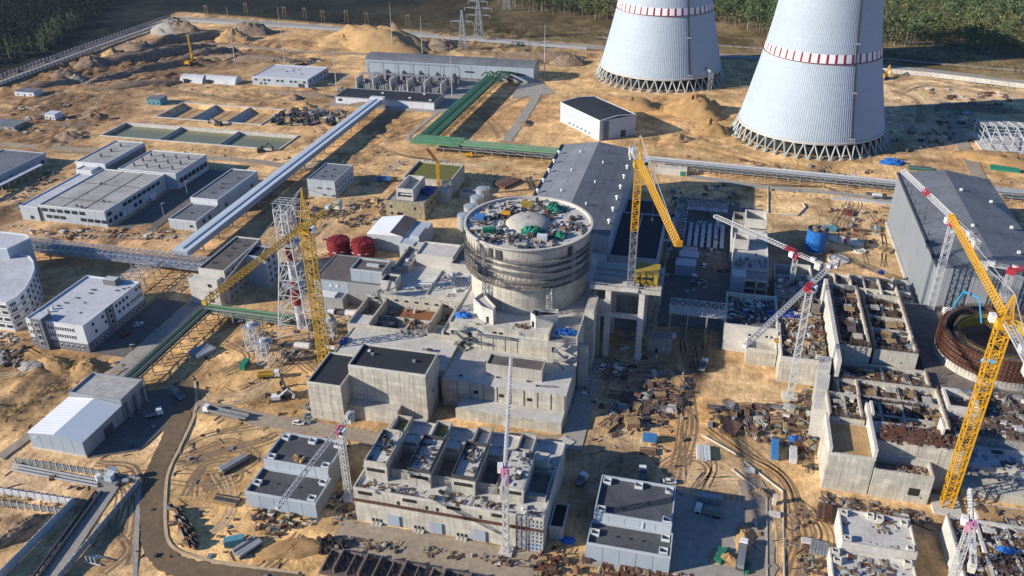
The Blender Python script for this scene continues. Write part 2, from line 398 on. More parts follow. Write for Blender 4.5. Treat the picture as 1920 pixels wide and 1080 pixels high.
# soil colours that lie there: pixel, radius, colour, strength
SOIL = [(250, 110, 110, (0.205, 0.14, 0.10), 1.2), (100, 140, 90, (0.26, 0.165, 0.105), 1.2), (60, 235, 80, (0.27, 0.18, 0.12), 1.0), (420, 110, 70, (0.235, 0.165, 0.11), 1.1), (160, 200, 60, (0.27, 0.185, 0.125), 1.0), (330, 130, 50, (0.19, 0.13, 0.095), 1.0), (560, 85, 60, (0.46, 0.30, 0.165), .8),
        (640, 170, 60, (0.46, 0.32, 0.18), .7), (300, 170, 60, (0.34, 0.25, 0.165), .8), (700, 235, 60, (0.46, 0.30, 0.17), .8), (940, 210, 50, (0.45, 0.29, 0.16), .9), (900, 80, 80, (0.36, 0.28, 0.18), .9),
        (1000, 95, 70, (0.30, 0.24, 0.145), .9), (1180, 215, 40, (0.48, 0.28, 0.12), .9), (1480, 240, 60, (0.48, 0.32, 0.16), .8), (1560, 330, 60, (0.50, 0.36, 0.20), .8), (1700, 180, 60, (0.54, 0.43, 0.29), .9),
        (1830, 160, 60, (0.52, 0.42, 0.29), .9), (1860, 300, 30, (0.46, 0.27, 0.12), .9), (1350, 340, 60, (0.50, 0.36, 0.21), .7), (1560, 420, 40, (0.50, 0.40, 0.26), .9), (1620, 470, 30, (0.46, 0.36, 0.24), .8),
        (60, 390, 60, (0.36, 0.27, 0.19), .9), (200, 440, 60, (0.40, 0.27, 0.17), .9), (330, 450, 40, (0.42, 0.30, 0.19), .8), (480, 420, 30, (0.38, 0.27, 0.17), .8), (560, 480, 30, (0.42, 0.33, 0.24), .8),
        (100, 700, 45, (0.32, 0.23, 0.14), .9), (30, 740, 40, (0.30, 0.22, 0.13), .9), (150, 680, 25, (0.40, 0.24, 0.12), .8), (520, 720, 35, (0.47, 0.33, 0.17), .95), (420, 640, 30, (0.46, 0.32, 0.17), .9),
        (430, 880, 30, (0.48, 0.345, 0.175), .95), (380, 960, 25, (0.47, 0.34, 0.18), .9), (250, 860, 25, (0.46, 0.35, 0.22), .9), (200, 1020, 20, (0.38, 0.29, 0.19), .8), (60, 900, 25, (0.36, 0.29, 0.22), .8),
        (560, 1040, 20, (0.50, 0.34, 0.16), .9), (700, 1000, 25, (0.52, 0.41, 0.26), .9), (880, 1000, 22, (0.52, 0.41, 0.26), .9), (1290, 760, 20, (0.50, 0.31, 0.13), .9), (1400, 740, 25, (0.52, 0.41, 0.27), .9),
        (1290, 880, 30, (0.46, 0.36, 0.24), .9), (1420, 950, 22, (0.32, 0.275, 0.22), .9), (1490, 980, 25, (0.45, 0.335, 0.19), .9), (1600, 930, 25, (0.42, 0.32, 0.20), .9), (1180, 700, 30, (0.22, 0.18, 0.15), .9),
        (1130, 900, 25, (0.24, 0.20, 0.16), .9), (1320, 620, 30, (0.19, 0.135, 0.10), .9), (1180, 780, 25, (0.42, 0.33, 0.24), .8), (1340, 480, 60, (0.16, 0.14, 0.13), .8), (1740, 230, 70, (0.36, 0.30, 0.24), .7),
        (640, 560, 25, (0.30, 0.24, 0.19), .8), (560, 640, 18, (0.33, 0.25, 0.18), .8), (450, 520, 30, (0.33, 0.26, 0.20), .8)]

PALE, ORANGE, DARK, BROWN = (0.47, 0.36, 0.235), (0.46, 0.28, 0.125), (0.15, 0.105, 0.075), (0.27, 0.18, 0.11)
TRACKS = [([(560, 640), (500, 720), (470, 740), (380, 760)], 4, PALE, .7), ([(330, 850), (400, 820), (520, 800), (600, 800)], 3.5, PALE, .7), ([(320, 900), (400, 900), (480, 860), (430, 830), (340, 860)], 3, BROWN, .55), ([(400, 1000), (440, 950), (420, 880)], 4, ORANGE, .6),
          ([(1320, 560), (1310, 640), (1290, 720), (1275, 800), (1260, 900)], 5.5, ORANGE, .9), ([(1300, 560), (1300, 640), (1310, 700)], 6, DARK, .8), ([(1260, 900), (1330, 900), (1400, 920), (1420, 1080)], 6, PALE, .7), ([(1480, 1080), (1500, 1000), (1470, 900), (1400, 850), (1330, 800)], 5, ORANGE, .55), ([(1150, 700), (1230, 690), (1260, 760)], 5, DARK, .7), ([(1540, 950), (1650, 960), (1760, 1000)], 4, BROWN, .7),
          ([(0, 300), (120, 285), (300, 300), (520, 330), (600, 300)], 6, PALE, .6), ([(100, 285), (150, 230), (190, 180), (260, 135), (340, 90)], 4, PALE, .8), ([(60, 190), (130, 170), (220, 150)], 4, BROWN, .7), ([(200, 110), (260, 130), (330, 105), (400, 90)], 7, DARK, .6), ([(280, 120), (330, 135), (420, 120), (480, 105)], 6, BROWN, .7), ([(360, 85), (430, 88), (560, 96), (690, 103)], 4, PALE, .9), ([(620, 165), (560, 175), (460, 190), (350, 175), (250, 165)], 5, BROWN, .6),
          ([(650, 300), (720, 250), (800, 220)], 6, ORANGE, .6), ([(640, 390), (700, 350), (760, 300), (900, 310), (960, 300)], 5, PALE, .7), ([(620, 420), (560, 480), (620, 470)], 6, PALE, .7), ([(690, 250), (730, 215), (800, 205)], 3, BROWN, .7), ([(900, 230), (950, 200), (1000, 180)], 5, ORANGE, .6), ([(1130, 185), (1200, 205), (1250, 185)], 9, ORANGE, .8), ([(1200, 265), (1300, 275), (1450, 310), (1560, 320)], 5, ORANGE, .6), ([(1250, 330), (1400, 340), (1560, 355), (1680, 370)], 5, PALE, .7), ([(1600, 390), (1640, 440), (1650, 500)], 7, PALE, .8), ([(1680, 180), (1740, 160), (1850, 175)], 9, PALE, .8),
          ([(0, 700), (60, 690), (110, 670)], 4, DARK, .6), ([(20, 790), (90, 730), (150, 690), (210, 660)], 4, BROWN, .7), ([(0, 640), (60, 650), (120, 690)], 3, ORANGE, .6), ([(150, 690), (190, 670), (240, 640)], 3, ORANGE, .8), ([(180, 870), (250, 880), (260, 960), (240, 1060)], 3.5, PALE, .6), ([(200, 990), (235, 1030), (190, 1075)], 3, BROWN, .6), ([(60, 440), (200, 438), (330, 440), (420, 410)], 5, BROWN, .6), ([(340, 470), (420, 430), (520, 380)], 4, ORANGE, .5), ([(450, 640), (540, 650), (600, 690)], 5, BROWN, .6)]
def build_ground():
    ax = np.concatenate([np.array([-7000, -4500, -3000, -2000, -1500, -1150, -950, -820]), np.arange(-740, 420.1, 2.0), np.array([450, 520, 650, 850, 1200, 1800, 3000, 5000, 7000])])
    ay = np.concatenate([np.array([-3000, -1500, -600, -200, -50, 30, 70, 90]), np.arange(102, 960.1, 2.0), np.array([980, 1020, 1080, 1160, 1260, 1400, 1600, 1900, 2400, 3200, 5000, 9000])])
    X, Y = np.meshgrid(ax, ay, indexing='ij')
    Z = vnoise(X, Y, 14, 1) * 0.22 + vnoise(X, Y, 5.5, 2) * 0.10
    amp = np.zeros_like(X)
    for px, py, rad, a in ROUGH:
        g = G(px, py); d2 = ((X - g.x) ** 2 + (Y - g.y) ** 2) / rad ** 2
        amp = np.maximum(amp, a * np.clip(1.25 - d2, 0, 1))
    rid = np.abs(vnoise(X, Y, 19, 3)) * 2.2 + np.abs(vnoise(X, Y, 8, 4)) * 1.6 + vnoise(X, Y, 4.2, 5) * 1.1
    dyk = np.clip(1 - np.abs(vnoise(X, Y, 60, 6)) * 22, 0, 1) + np.clip(1 - np.abs(vnoise(X + 300, Y * 1.7, 75, 7)) * 22, 0, 1)      # spoil banks and cuts
    Z += amp * (rid - 0.8) * 1.15 + np.minimum(amp, 2) * dyk * 0.9
    Z += (np.abs(vnoise(X, Y, 9, 12)) * 0.5 + np.abs(vnoise(X, Y, 4.5, 13)) * 0.35 - 0.2) * np.clip(vnoise(X, Y, 45, 14) * 3 + 0.55, 0.1, 1.2)
    # keep level pads under what is built
    for (x0, x1, y0, y1) in PADS:
        dx = np.maximum(np.maximum(x0 - X, X - x1), 0); dy = np.maximum(np.maximum(y0 - Y, Y - y1), 0)
        k = np.clip(np.hypot(dx, dy) / 9.0, 0, 1); Z = Z * k
    for (x0, x1, y0, y1, z) in HOLES:
        Z = np.where((X > x0 + 1) & (X < x1 - 1) & (Y > y0 + 1) & (Y < y1 - 1), z, Z)
    far = (Y > 905) | (X < -640) | (X > 330)
    Z = np.where(far, vnoise(X, Y, 120, 9) * 3.0 - 0.6, Z)
    # soil colours
    base = np.array([0.45, 0.325, 0.19]); C = np.tile(base, (*X.shape, 1)); W = np.ones(X.shape)
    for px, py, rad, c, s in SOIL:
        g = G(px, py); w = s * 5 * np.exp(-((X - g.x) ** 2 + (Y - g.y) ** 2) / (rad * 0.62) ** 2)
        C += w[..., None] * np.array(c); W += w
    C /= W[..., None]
    n1 = vnoise(X, Y, 26, 21) + vnoise(X, Y, 9, 22) * 0.8 + vnoise(X, Y, 4, 23) * 0.5
    C *= (1 + n1 * 0.55)[..., None]; C = C * (1 - np.clip(amp, 0, 1.6)[..., None] * 0.22) 
    sp = np.clip((vnoise(X, Y, 17, 31) + vnoise(X, Y, 6, 32) * 0.7) * 3.0 - 0.35, 0, 1)     # damp, clayey patches
    C = C * (1 - sp[..., None] * 0.6) + np.array([0.17, 0.115, 0.075]) * (sp[..., None] * 0.6)
    for pts, wd, col, st in TRACKS:
        Q = [G(*p) for p in pts]
        dm = np.full(X.shape, 1e9)
        for a, c in zip(Q[:-1], Q[1:]):
            ux, uy = c.x - a.x, c.y - a.y; t_ = np.clip(((X - a.x) * ux + (Y - a.y) * uy) / (ux * ux + uy * uy), 0, 1)
            dm = np.minimum(dm, np.hypot(X - a.x - t_ * ux, Y - a.y - t_ * uy))
        dm = dm + vnoise(X, Y, 7, 51) * wd * 0.9
        w = (np.clip(1.4 - dm / wd * 1.2, 0, 1) * st)[..., None]; C = C * (1 - w) + np.array(col) * (1 + n1[..., None] * .25) * w; Z = Z * (1 - w[..., 0] * .6)
    # beyond the fence: heath and cut-over land, floor of the woods
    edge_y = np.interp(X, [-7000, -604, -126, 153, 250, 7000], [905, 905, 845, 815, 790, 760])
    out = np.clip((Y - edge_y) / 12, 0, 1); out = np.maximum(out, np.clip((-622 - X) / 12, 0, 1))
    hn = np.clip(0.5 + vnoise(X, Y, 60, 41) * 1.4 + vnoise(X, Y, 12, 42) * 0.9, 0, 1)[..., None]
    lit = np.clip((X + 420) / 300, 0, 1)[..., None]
    heath = (np.array([0.010, 0.016, 0.020]) * (1 - hn) + np.array([0.026, 0.032, 0.034]) * hn) * (1 - lit) + (np.array([0.085, 0.07, 0.04]) * (1 - hn) + np.array([0.20, 0.165, 0.10]) * hn) * lit  # far-left heath dark and bluish: cloud shade put into the soil colour
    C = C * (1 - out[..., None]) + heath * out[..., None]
    global GRID; GRID = (ax, ay, Z)
    nx, ny = X.shape
    V = np.stack([X, Y, Z], -1).reshape(-1, 3)
    i = np.arange(nx - 1)[:, None] * ny + np.arange(ny - 1)[None]
    F = np.stack([i, i + ny, i + ny + 1, i + 1], -1).reshape(-1, 4)
    me = bpy.data.meshes.new('ground'); me.vertices.add(len(V)); me.vertices.foreach_set('co', V.ravel())
    me.loops.add(F.size); me.loops.foreach_set('vertex_index', F.ravel())
    me.polygons.add(len(F)); me.polygons.foreach_set('loop_start', np.arange(len(F)) * 4); me.polygons.foreach_set('loop_total', np.full(len(F), 4))
    me.update(calc_edges=True)
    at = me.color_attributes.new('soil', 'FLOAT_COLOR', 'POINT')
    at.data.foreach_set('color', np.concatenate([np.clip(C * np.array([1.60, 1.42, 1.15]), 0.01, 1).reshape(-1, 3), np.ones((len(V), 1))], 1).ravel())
    m = bpy.data.materials.new('ground_soil'); m.use_nodes = True; nt = m.node_tree; N, L = nt.nodes, nt.links
    b = N['Principled BSDF']; b.inputs['Roughness'].default_value = 1.0; b.inputs['Specular IOR Level'].default_value = 0.05
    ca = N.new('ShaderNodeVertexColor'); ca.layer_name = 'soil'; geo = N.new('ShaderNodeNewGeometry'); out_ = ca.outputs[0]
    def layer(out_, scale, lo, hi, a=0.35, e=0.65, mapping=None, detail=6):
        n = N.new('ShaderNodeTexNoise'); n.inputs['Scale'].default_value = scale; n.inputs['Detail'].default_value = detail; n.inputs['Roughness'].default_value = 0.7
        src = geo.outputs['Position']
        if mapping:
            mp = N.new('ShaderNodeMapping'); mp.inputs['Rotation'].default_value = (0, 0, mapping[0]); mp.inputs['Scale'].default_value = mapping[1]; L.new(src, mp.inputs[0]); src = mp.outputs[0]
        L.new(src, n.inputs['Vector'])
        k = N.new('ShaderNodeMapRange'); k.inputs[1].default_value = a; k.inputs[2].default_value = e; k.inputs[3].default_value = lo; k.inputs[4].default_value = hi
        L.new(n.outputs['Fac'], k.inputs[0])
        q = N.new('ShaderNodeMix'); q.data_type = 'RGBA'; q.blend_type = 'MULTIPLY'; q.inputs[0].default_value = 1
        L.new(out_, q.inputs[6]); L.new(k.outputs[0], q.inputs[7]); return q.outputs[2], n
    out_, nb = layer(out_, 0.35, 0.74, 1.15)
    out_, _ = layer(out_, 1.6, 0.82, 1.12)
    out_, _ = layer(out_, 0.5, 0.80, 1.06, a=.36, e=.5, mapping=(0.35, (1.0, 0.10, 1)))       # wheel tracks along the works roads
    out_, _ = layer(out_, 0.09, 0.74, 1.12, a=.4, e=.6)
    L.new(out_, b.inputs['Base Color'])
    bp = N.new('ShaderNodeBump'); bp.inputs['Strength'].default_value = 0.8; bp.inputs['Distance'].default_value = 0.7
    L.new(nb.outputs['Fac'], bp.inputs['Height']); L.new(bp.outputs[0], b.inputs['Normal'])
    me.materials.append(m); o = bpy.data.objects.new('ground', me); COL.objects.link(o); return structure(o)

TR0, TR1 = G(92, 1085), G(205, 915)     # axis of the sunken conveyor trench at the lower left
PADS = [(-392, -312, 358, 472), (-296, -266, 366, 448), (-460, -415, 395, 455), (-282, -244, 246, 298), (-330, -288, 255, 318), (-232, -195, 295, 345), (-232, -200, 186, 236), (-140, -105, 178, 215),
        (-103, -30, 180, 232), (-26, 6, 184, 218), (-140, -36, 226, 280), (-190, -36, 276, 470), (-50, 40, 295, 480), (10, 160, 225, 480), (45, 130, 190, 235), (-240, -208, 425, 465), (-182, -140, 405, 482),
        (-315, -145, 600, 735), (-395, -328, 636, 695), (-115, -45, 560, 630), (-265, -245, 330, 610), (-345, -215, 296, 335), (-210, -95, 505, 700), (-435, -283, 496, 592), (-45, 250, 505, 528),
        (8, 125, 555, 672), (-110, 12, 690, 810), (-420, -325, 545, 590)]
ground = build_ground()

def ground_z(x, y):
    ax, ay, Z = GRID; i = int(np.clip(np.searchsorted(ax, x) - 1, 0, len(ax) - 2)); j = int(np.clip(np.searchsorted(ay, y) - 1, 0, len(ay) - 2))
    u = (x - ax[i]) / (ax[i + 1] - ax[i]); v = (y - ay[j]) / (ay[j + 1] - ay[j])
    return float((Z[i, j] * (1 - u) + Z[i + 1, j] * u) * (1 - v) + (Z[i, j + 1] * (1 - u) + Z[i + 1, j + 1] * u) * v)
# wheel ruts pressed into the sand: pairs of narrow ribbons that follow the ground
def ruts(px, n_pass, m, spread=2.2, seed=0):
    r = random.Random(seed); b = MB()
    for k in range(n_pass):
        off = r.gauss(0, spread); ph = r.random() * 6
        P = smooth_line([G(p[0], p[1]).xy for p in px], 14)
        for side in (-.9, .9):
            V = []
            for i, p in enumerate(P):
                d = (P[min(i + 1, len(P) - 1)] - P[max(i - 1, 0)]).normalized(); nrm = Vector((-d.y, d.x)); o = off * (1 + .5 * math.sin(i * .15 + ph)) + side + .25 * math.sin(i * .4 + ph)
                for w in (-.3, .3): q = p + nrm * (o + w); V.append((q.x, q.y, ground_z(q.x, q.y) + .05))
            b.add(V, [(2 * i, 2 * i + 1, 2 * i + 3, 2 * i + 2) for i in range(len(P) - 1)])
    return structure(b.build('wheel_ruts', m))
for i, (pts, wd, col, st) in enumerate(TRACKS): ruts(pts, 2 if wd < 5 else 3, 'rut' if i % 3 else 'rut_pale', wd * .45, i)
for i, pts in enumerate(([(330, 870), (400, 850), (470, 835), (520, 815)], [(380, 920), (450, 900), (440, 860), (380, 870), (340, 930)], [(450, 730), (520, 700), (560, 660)], [(420, 700), (470, 670), (440, 640)], [(1240, 880), (1300, 860), (1330, 880), (1310, 920)], [(1290, 720), (1300, 800), (1280, 870)], [(1470, 950), (1500, 1010), (1490, 1080)], [(1490, 940), (1530, 1000), (1500, 1060)], [(1560, 350), (1600, 380), (1580, 430), (1640, 480)], [(1300, 330), (1400, 345), (1550, 350)], [(640, 180), (590, 220), (620, 260)], [(700, 270), (760, 290), (850, 305)], [(190, 880), (230, 930), (215, 1010)], [(1670, 170), (1720, 190), (1720, 230)], [(880, 200), (920, 230), (940, 260)], [(550, 100), (600, 120), (640, 140)], [(120, 270), (200, 290), (250, 270)], [(80, 190), (160, 220), (130, 250)], [(560, 1000), (520, 1040), (480, 1070)])): ruts(pts, 3, 'rut', 2.0, 90 + i)
# roads and paved yards
def road(name, px, w, z, m, n=6, world=False):
    P = [(p if world else G(*p).xy) for p in px]
    S = smooth_line(P, n * 2); b = MB()
    r = random.Random(len(S)); L_, R_ = [], []
    for i, p in enumerate(S):
        d = (S[min(i + 1, len(S) - 1)] - S[max(i - 1, 0)]).normalized(); nn = Vector((-d.y, d.x)); L_.append(p + nn * (w / 2 + r.gauss(0, w * .035))); R_.append(p - nn * (w / 2 + r.gauss(0, w * .035)))
    for i in range(len(S) - 1): b.hexa([(*R_[i], z - .4), (*R_[i + 1], z - .4), (*L_[i + 1], z - .4), (*L_[i], z - .4)], [(*R_[i], z), (*R_[i + 1], z), (*L_[i + 1], z), (*L_[i], z)])
    return structure(b.build(name, m))
road('road', [(345, 715), (345, 760), (318, 830), (292, 890), (287, 960), (292, 1020), (330, 1062), (420, 1080), (560, 1095)], 7.6, 0.26, 'road_dust')
road('road_shoulder', [(365, 715), (367, 770), (338, 838), (315, 890), (310, 960), (316, 1015), (350, 1040), (430, 1058), (560, 1075)], 1.0, 0.30, 'rut_pale')
road('path', [(262, 900), (258, 980), (253, 1085)], 1.4, 0.25, 'road_concrete')
road('road', [(-228, 225), (-228, 262), (-228, 300), (-228, 330)], 9.0, 0.24, 'road_concrete', world=True)
road('road', [(-190, 229), (-150, 226.5), (-120, 226), (-95, 226), (-60, 237), (-40, 238.5)], 7.5, 0.24, 'road_pale', world=True)
road('road', [(0, 270), (150, 280), (330, 292), (480, 303), (560, 315), (620, 300)], 7, 0.24, 'road_pale')
road('road', [(480, 90), (560, 97), (690, 102)], 6, 0.5, 'road_pale')
road('road', [(360, 80), (480, 90)], 6, 0.5, 'road_pale')
road('road', [(-263, 700), (-285, 640), (-310, 630)], 6, 0.24, 'road_concrete', world=True)
road('road', [(950, 265), (985, 215), (1010, 170), (1000, 155)], 7, 0.24, 'road_concrete')
road('road', [(800, 262), (765, 258), (835, 200)], 3, 0.26, 'road_concrete')
road('road', [(1290, 330), (1440, 352), (1560, 362), (1690, 380)], 6, 0.24, 'road_concrete')
road('road', [(1560, 372), (1630, 378), (1690, 386)], 4, 0.3, 'concrete_light')
road('road', [(1770, 190), (1800, 260), (1840, 340)], 9, 0.24, 'road_pale')
road('road', [(1404, 900), (1415, 930), (1422, 1000), (1425, 1095)], 9, 0.24, 'road_pale')
road('road', [(0, 860), (120, 770), (230, 690)], 4.0, 0.5, 'road_pale')
road('road', [(-606, 560), (-611, 700), (-611, 860), (-590, 880), (-400, 868), (-126, 838), (153, 815), (260, 782), (420, 760)], 13, 0.8, 'road_concrete', world=True)
road('road', [(-126, 880), (60, 862), (240, 830), (420, 800)], 5, 0.9, 'road_pale', world=True)
for x in (-15.5, 21.5, 27.0):
    piece('kerb', 'concrete_plain', None, x - .25, x + .25, 318, 476, -0.2, 0.5)['kind'] = 'structure'
flat('asphalt_yard', rect(-14, 21, 330, 478), 0.28, 'asphalt')
flat('asphalt_yard', rect(21.9, 34, 350, 470), 0.27, 'asphalt')
flat('pavement', rect(-320, -296, 366, 458), 0.26, 'asphalt')
flat('pavement', [(-249, 252), (-233, 252), (-233, 300), (-249, 300)], 0.27, 'asphalt')
flat('pavement', [G(165, 860).xy, G(262, 845).xy, G(345, 770).xy, G(320, 730).xy, G(265, 735).xy], 0.25, 'asphalt')
flat('pavement', rect(-103, -36, 171.5, 185), 0.26, 'road_pale')
flat('pavement', rect(-24, 24, 184, 222), 0.26, 'road_concrete')
flat('pavement', rect(-41, -33, 236, 296), 0.27, 'road_concrete')
flat('pavement', rect(-300, -200, 605, 702), 0.27, 'road_concrete')
flat('pavement', [G(1010, 150).xy, G(1040, 175).xy, G(960, 185).xy, G(975, 150).xy], 0.3, 'road_concrete')

# woods
def tree_template(kind, seed):
    r = random.Random(seed); V, F, M_ = [], [], []
    h = 1.0
    def tri(p, s, m):
        a = [Vector((r.gauss(0, 1), r.gauss(0, 1), r.gauss(0, .7))).normalized() * s for _ in range(3)]
        o = len(V); V.extend(tuple(p + q) for q in a); F.append((o, o + 1, o + 2)); M_.append(m)
    n = 4; tw = 0.013 if kind != 'spruce' else 0.016
    o = len(V)
    for (rr, z) in ((tw, 0), (tw * .4, 0.9)):
        for i in range(n): V.append((rr * math.cos(i * 1.5708), rr * math.sin(i * 1.5708), z))
    for i in range(n): a, b_, c, d = o + i, o + (i + 1) % n, o + n + (i + 1) % n, o + n + i; F.append((a, b_, c)); M_.append(0); F.append((a, c, d)); M_.append(0)
    for k in range(70):
        if kind == 'pine':
            z = 0.50 + 0.5 * r.random() ** 0.9; rad = 0.21 * (1.12 - abs(z - 0.72) * 2.0) * (0.3 + .7 * r.random() ** .5)
            s = 0.062
        elif kind == 'spruce':
            z = 0.12 + 0.88 * r.random() ** 1.1; rad = 0.27 * (1.05 - z) * (0.4 + .6 * r.random() ** .5); s = 0.065
        else:
            z = 0.30 + 0.68 * r.random(); rad = 0.27 * math.sqrt(max(0.03, 1 - ((z - 0.62) / 0.4) ** 2)) * (0.35 + .65 * r.random() ** .5); s = 0.068
        a = r.random() * 6.283
        tri(Vector((rad * math.cos(a), rad * math.sin(a), z)), s * (0.7 + .7 * r.random()), 1)
    return np.array(V), np.array(F), np.array(M_)
TT = {k: [tree_template(k, 50 + i) for i in range(4)] for k in ('pine', 'spruce', 'birch')}
def tri_mesh(name, V, F, Mi, mats):
    me = bpy.data.meshes.new(name); me.vertices.add(len(V)); me.vertices.foreach_set('co', np.asarray(V, dtype=np.float32).ravel())
    me.loops.add(F.size); me.loops.foreach_set('vertex_index', F.astype(np.int32).ravel())
    me.polygons.add(len(F)); me.polygons.foreach_set('loop_start', np.arange(len(F)) * 3); me.polygons.foreach_set('loop_total', np.full(len(F), 3))
    for k in mats: me.materials.append(MATS[k])
    me.polygons.foreach_set('material_index', Mi.astype(np.int32)); me.update(calc_edges=True); return me
def forest_mass(name, label, spots, mats):
    """spots: (x, y, height, kind)"""
    Vs, Fs, Ms = [], [], []; o = 0
    for (x, y, h, kind) in spots:
        V, F, Mi = TT[kind][random.randrange(4)]; a = random.random() * 6.28; c, s = math.cos(a), math.sin(a); w = h * random.uniform(.85, 1.25)
        Vs.append(np.stack([(V[:, 0] * c - V[:, 1] * s) * w + x, (V[:, 0] * s + V[:, 1] * c) * w + y, V[:, 2] * h - 0.8], 1)); Fs.append(F + o); o += len(V)
        Ms.append(np.where(Mi == 1, 1 if kind != 'birch' else 2, 0))
    ob = bpy.data.objects.new(name, tri_mesh(name, np.concatenate(Vs), np.concatenate(Fs), np.concatenate(Ms), mats)); COL.objects.link(ob)
    return stuff(ob, label, 'forest')
def in_poly(x, y, P):
    c = False; n = len(P)
    for i in range(n):
        x1, y1 = P[i]; x2, y2 = P[i - 1]
        if (y1 > y) != (y2 > y) and x < (x2 - x1) * (y - y1) / (y2 - y1) + x1: c = not c
    return c
def scatter_poly(P, step, jit=1.4):
    xs = [p[0] for p in P]; ys = [p[1] for p in P]; out = []
    y = min(ys)
    while y < max(ys):
        x = min(xs)
        while x < max(xs):
            a, b_ = x + random.uniform(-jit, jit) * step, y + random.uniform(-jit, jit) * step
            if in_poly(a, b_, P): out.append((a, b_))
            x += step
        y += step
    return out
FE = [G(1335, 40).xy, G(1440, 66).xy, G(1560, 80).xy, G(1660, 86).xy, G(1760, 90).xy, G(1850, 100).xy, G(1925, 110).xy, G(2080, 130).xy]
woodR = [tuple(p) for p in FE] + [(700, 1750), (-40, 1750)]
FM = [G(930, 8).xy, G(1010, 26).xy, G(1100, 34).xy, G(1160, 42).xy, G(1335, 40).xy]
woodM = [tuple(p) for p in FM] + [(-40, 1750), (-330, 1750)]
FL = [G(-60, 130).xy, G(0, 116).xy, G(60, 104).xy, G(105, 88).xy, G(128, 60).xy, G(150, 52).xy]
woodL = [tuple(p) for p in FL] + [(-790, 1060), (-1250, 1060), (-1050, 560)]
woodD = [(-780, 960), (-700, 1010), (-560, 1010), (-420, 1080), (-330, 1180), (-300, 1750), (-1500, 1750), (-1300, 1062), (-800, 1062)]
def dist_edge(p, E):
    best = 1e9
    for a, b_ in zip(E[:-1], E[1:]):
        a, b_ = Vector(a), Vector(b_); q = Vector(p); t = max(0, min(1, (q - a).dot(b_ - a) / (b_ - a).length_squared)); best = min(best, (q - a - (b_ - a) * t).length)
    return best
tree_protos = {}
def tree_proto(kind, i, crownmat):
    key = (kind, i, crownmat)
    if key not in tree_protos:
        V, F, Mi = TT[kind][i]
        tf = F[Mi == 0]; cf = F[Mi == 1]
        tree_protos[key] = (tri_mesh('trunk', V, tf, np.zeros(len(tf)), ['bark_pale']), tri_mesh('crown', V, cf, np.zeros(len(cf)), [crownmat]))
    return tree_protos[key]
def plant(name, x, y, h, kind, crownmat, label, cat, group):
    t, c = tree_proto(kind, random.randrange(4), crownmat)
    o = thing(name, label, cat, (x, y, -0.4), group, random.random() * 6.28)
    share('trunk', t, o, scale=(h * random.uniform(.9, 1.2),) * 2 + (h,), local=True); share('crown', c, o, scale=(h * random.uniform(.95, 1.3),) * 2 + (h,), local=True)
    return o
massR, front = [], []
for P, E, st, w in ((woodR, FE, 7.4, 'behind the right-hand cooling tower'), (woodM, FM, 7.8, 'behind the left-hand cooling tower')):
    for (x, y) in scatter_poly(P, st):
        k = 'pine' if random.random() < .6 + .35 * math.sin(x * .02 + y * .013) else 'birch'; h = random.uniform(13, 25) * (0.85 if k == 'birch' else 1)
        d = dist_edge((x, y), E)
        front.append((d, x, y, h, k, w))
front.sort(key=lambda t: t[0])
for (d, x, y, h, k, w) in front[:230]:
    plant('pine_tree' if k == 'pine' else 'birch_tree', x, y, h, k, 'pine' if k == 'pine' else 'birch',
          ('tall bare-trunked pine in the front row of the wood ' if k == 'pine' else 'yellowish broad-crowned birch in the front row of the wood ') + w, 'tree',
          ('pines' if k == 'pine' else 'birches') + ' along the wood edge ' + w)
forest_mass('forest', 'deep green wood filling the land beyond the cooling towers', [t[1:5] for t in front[230:]], ['bark_pale', 'pine', 'birch'])
fl = sorted([(dist_edge(p, FL), p) for p in scatter_poly(woodL, 7.2)], key=lambda t: t[0])
for d, p in fl[:70]:
    plant('spruce_tree', p[0], p[1], random.uniform(13, 20), 'spruce', 'spruce', 'pointed spruce at the edge of the wood outside the perimeter fence corner', 'tree', 'spruces outside the perimeter fence')
forest_mass('spruce_forest', 'dense shade-coloured spruce wood outside the long perimeter fence', [(p[0], p[1], random.uniform(8, 21), 'spruce' if random.random() < .8 else 'birch') for d, p in fl[70:]] +
            [(x, y, random.uniform(6, 18), 'spruce' if random.random() < .8 else 'birch') for (x, y) in scatter_poly(woodD, 9.5)], ['bark', 'pine_cloud_shade', 'pine_cloud_shade'])
# young growth and scrub on the cut-over strip before the wood
sc_spots = []
for _ in range(2600):
    x = random.uniform(-560, 330); ey = np.interp(x, [-604, -126, 153, 250, 400], [905, 868, 842, 812, 790])
    y = ey + abs(random.gauss(0, 28)) + 4
    sc_spots.append((x, y, random.uniform(1.2, 4.2), random.choice(['birch', 'spruce', 'birch'])))
o = forest_mass('undergrowth', 'brown scrub and saplings on the cleared strip before the woods', sc_spots, ['bark', 'scrub', 'scrub']); o['category'] = 'scrub'
for (px, py, n, sp) in ((90, 735, 60, 9), (130, 690, 50, 7), (28, 770, 50, 6), (52, 700, 20, 6), (110, 955, 26, 3), (15, 935, 30, 6), (40, 940, 20, 4)):
    g = G(px, py)
    o = forest_mass('bushes', None, [(g.x + random.gauss(0, sp * .5), g.y + random.gauss(0, sp * .5), random.uniform(1.2, 2.6), 'birch') for _ in range(n)], ['bark', 'scrub', 'pine'])
    tag(o, {(90, 735): 'olive scrub growing on spoil beside the grey-roofed warehouse', (130, 690): 'dark bushes on reddish soil in front of the white office block', (28, 770): 'scrub on the bank at the left edge beside the pale track',
            (52, 700): 'thin scrub beside the round concrete pit', (110, 955): 'green bush at the corner of the white panel wall', (15, 935): 'grass and weeds along the mesh fence behind the panel wall', (40, 940): 'weeds between mesh fence and white panel wall'}[(px, py)], 'bushes')
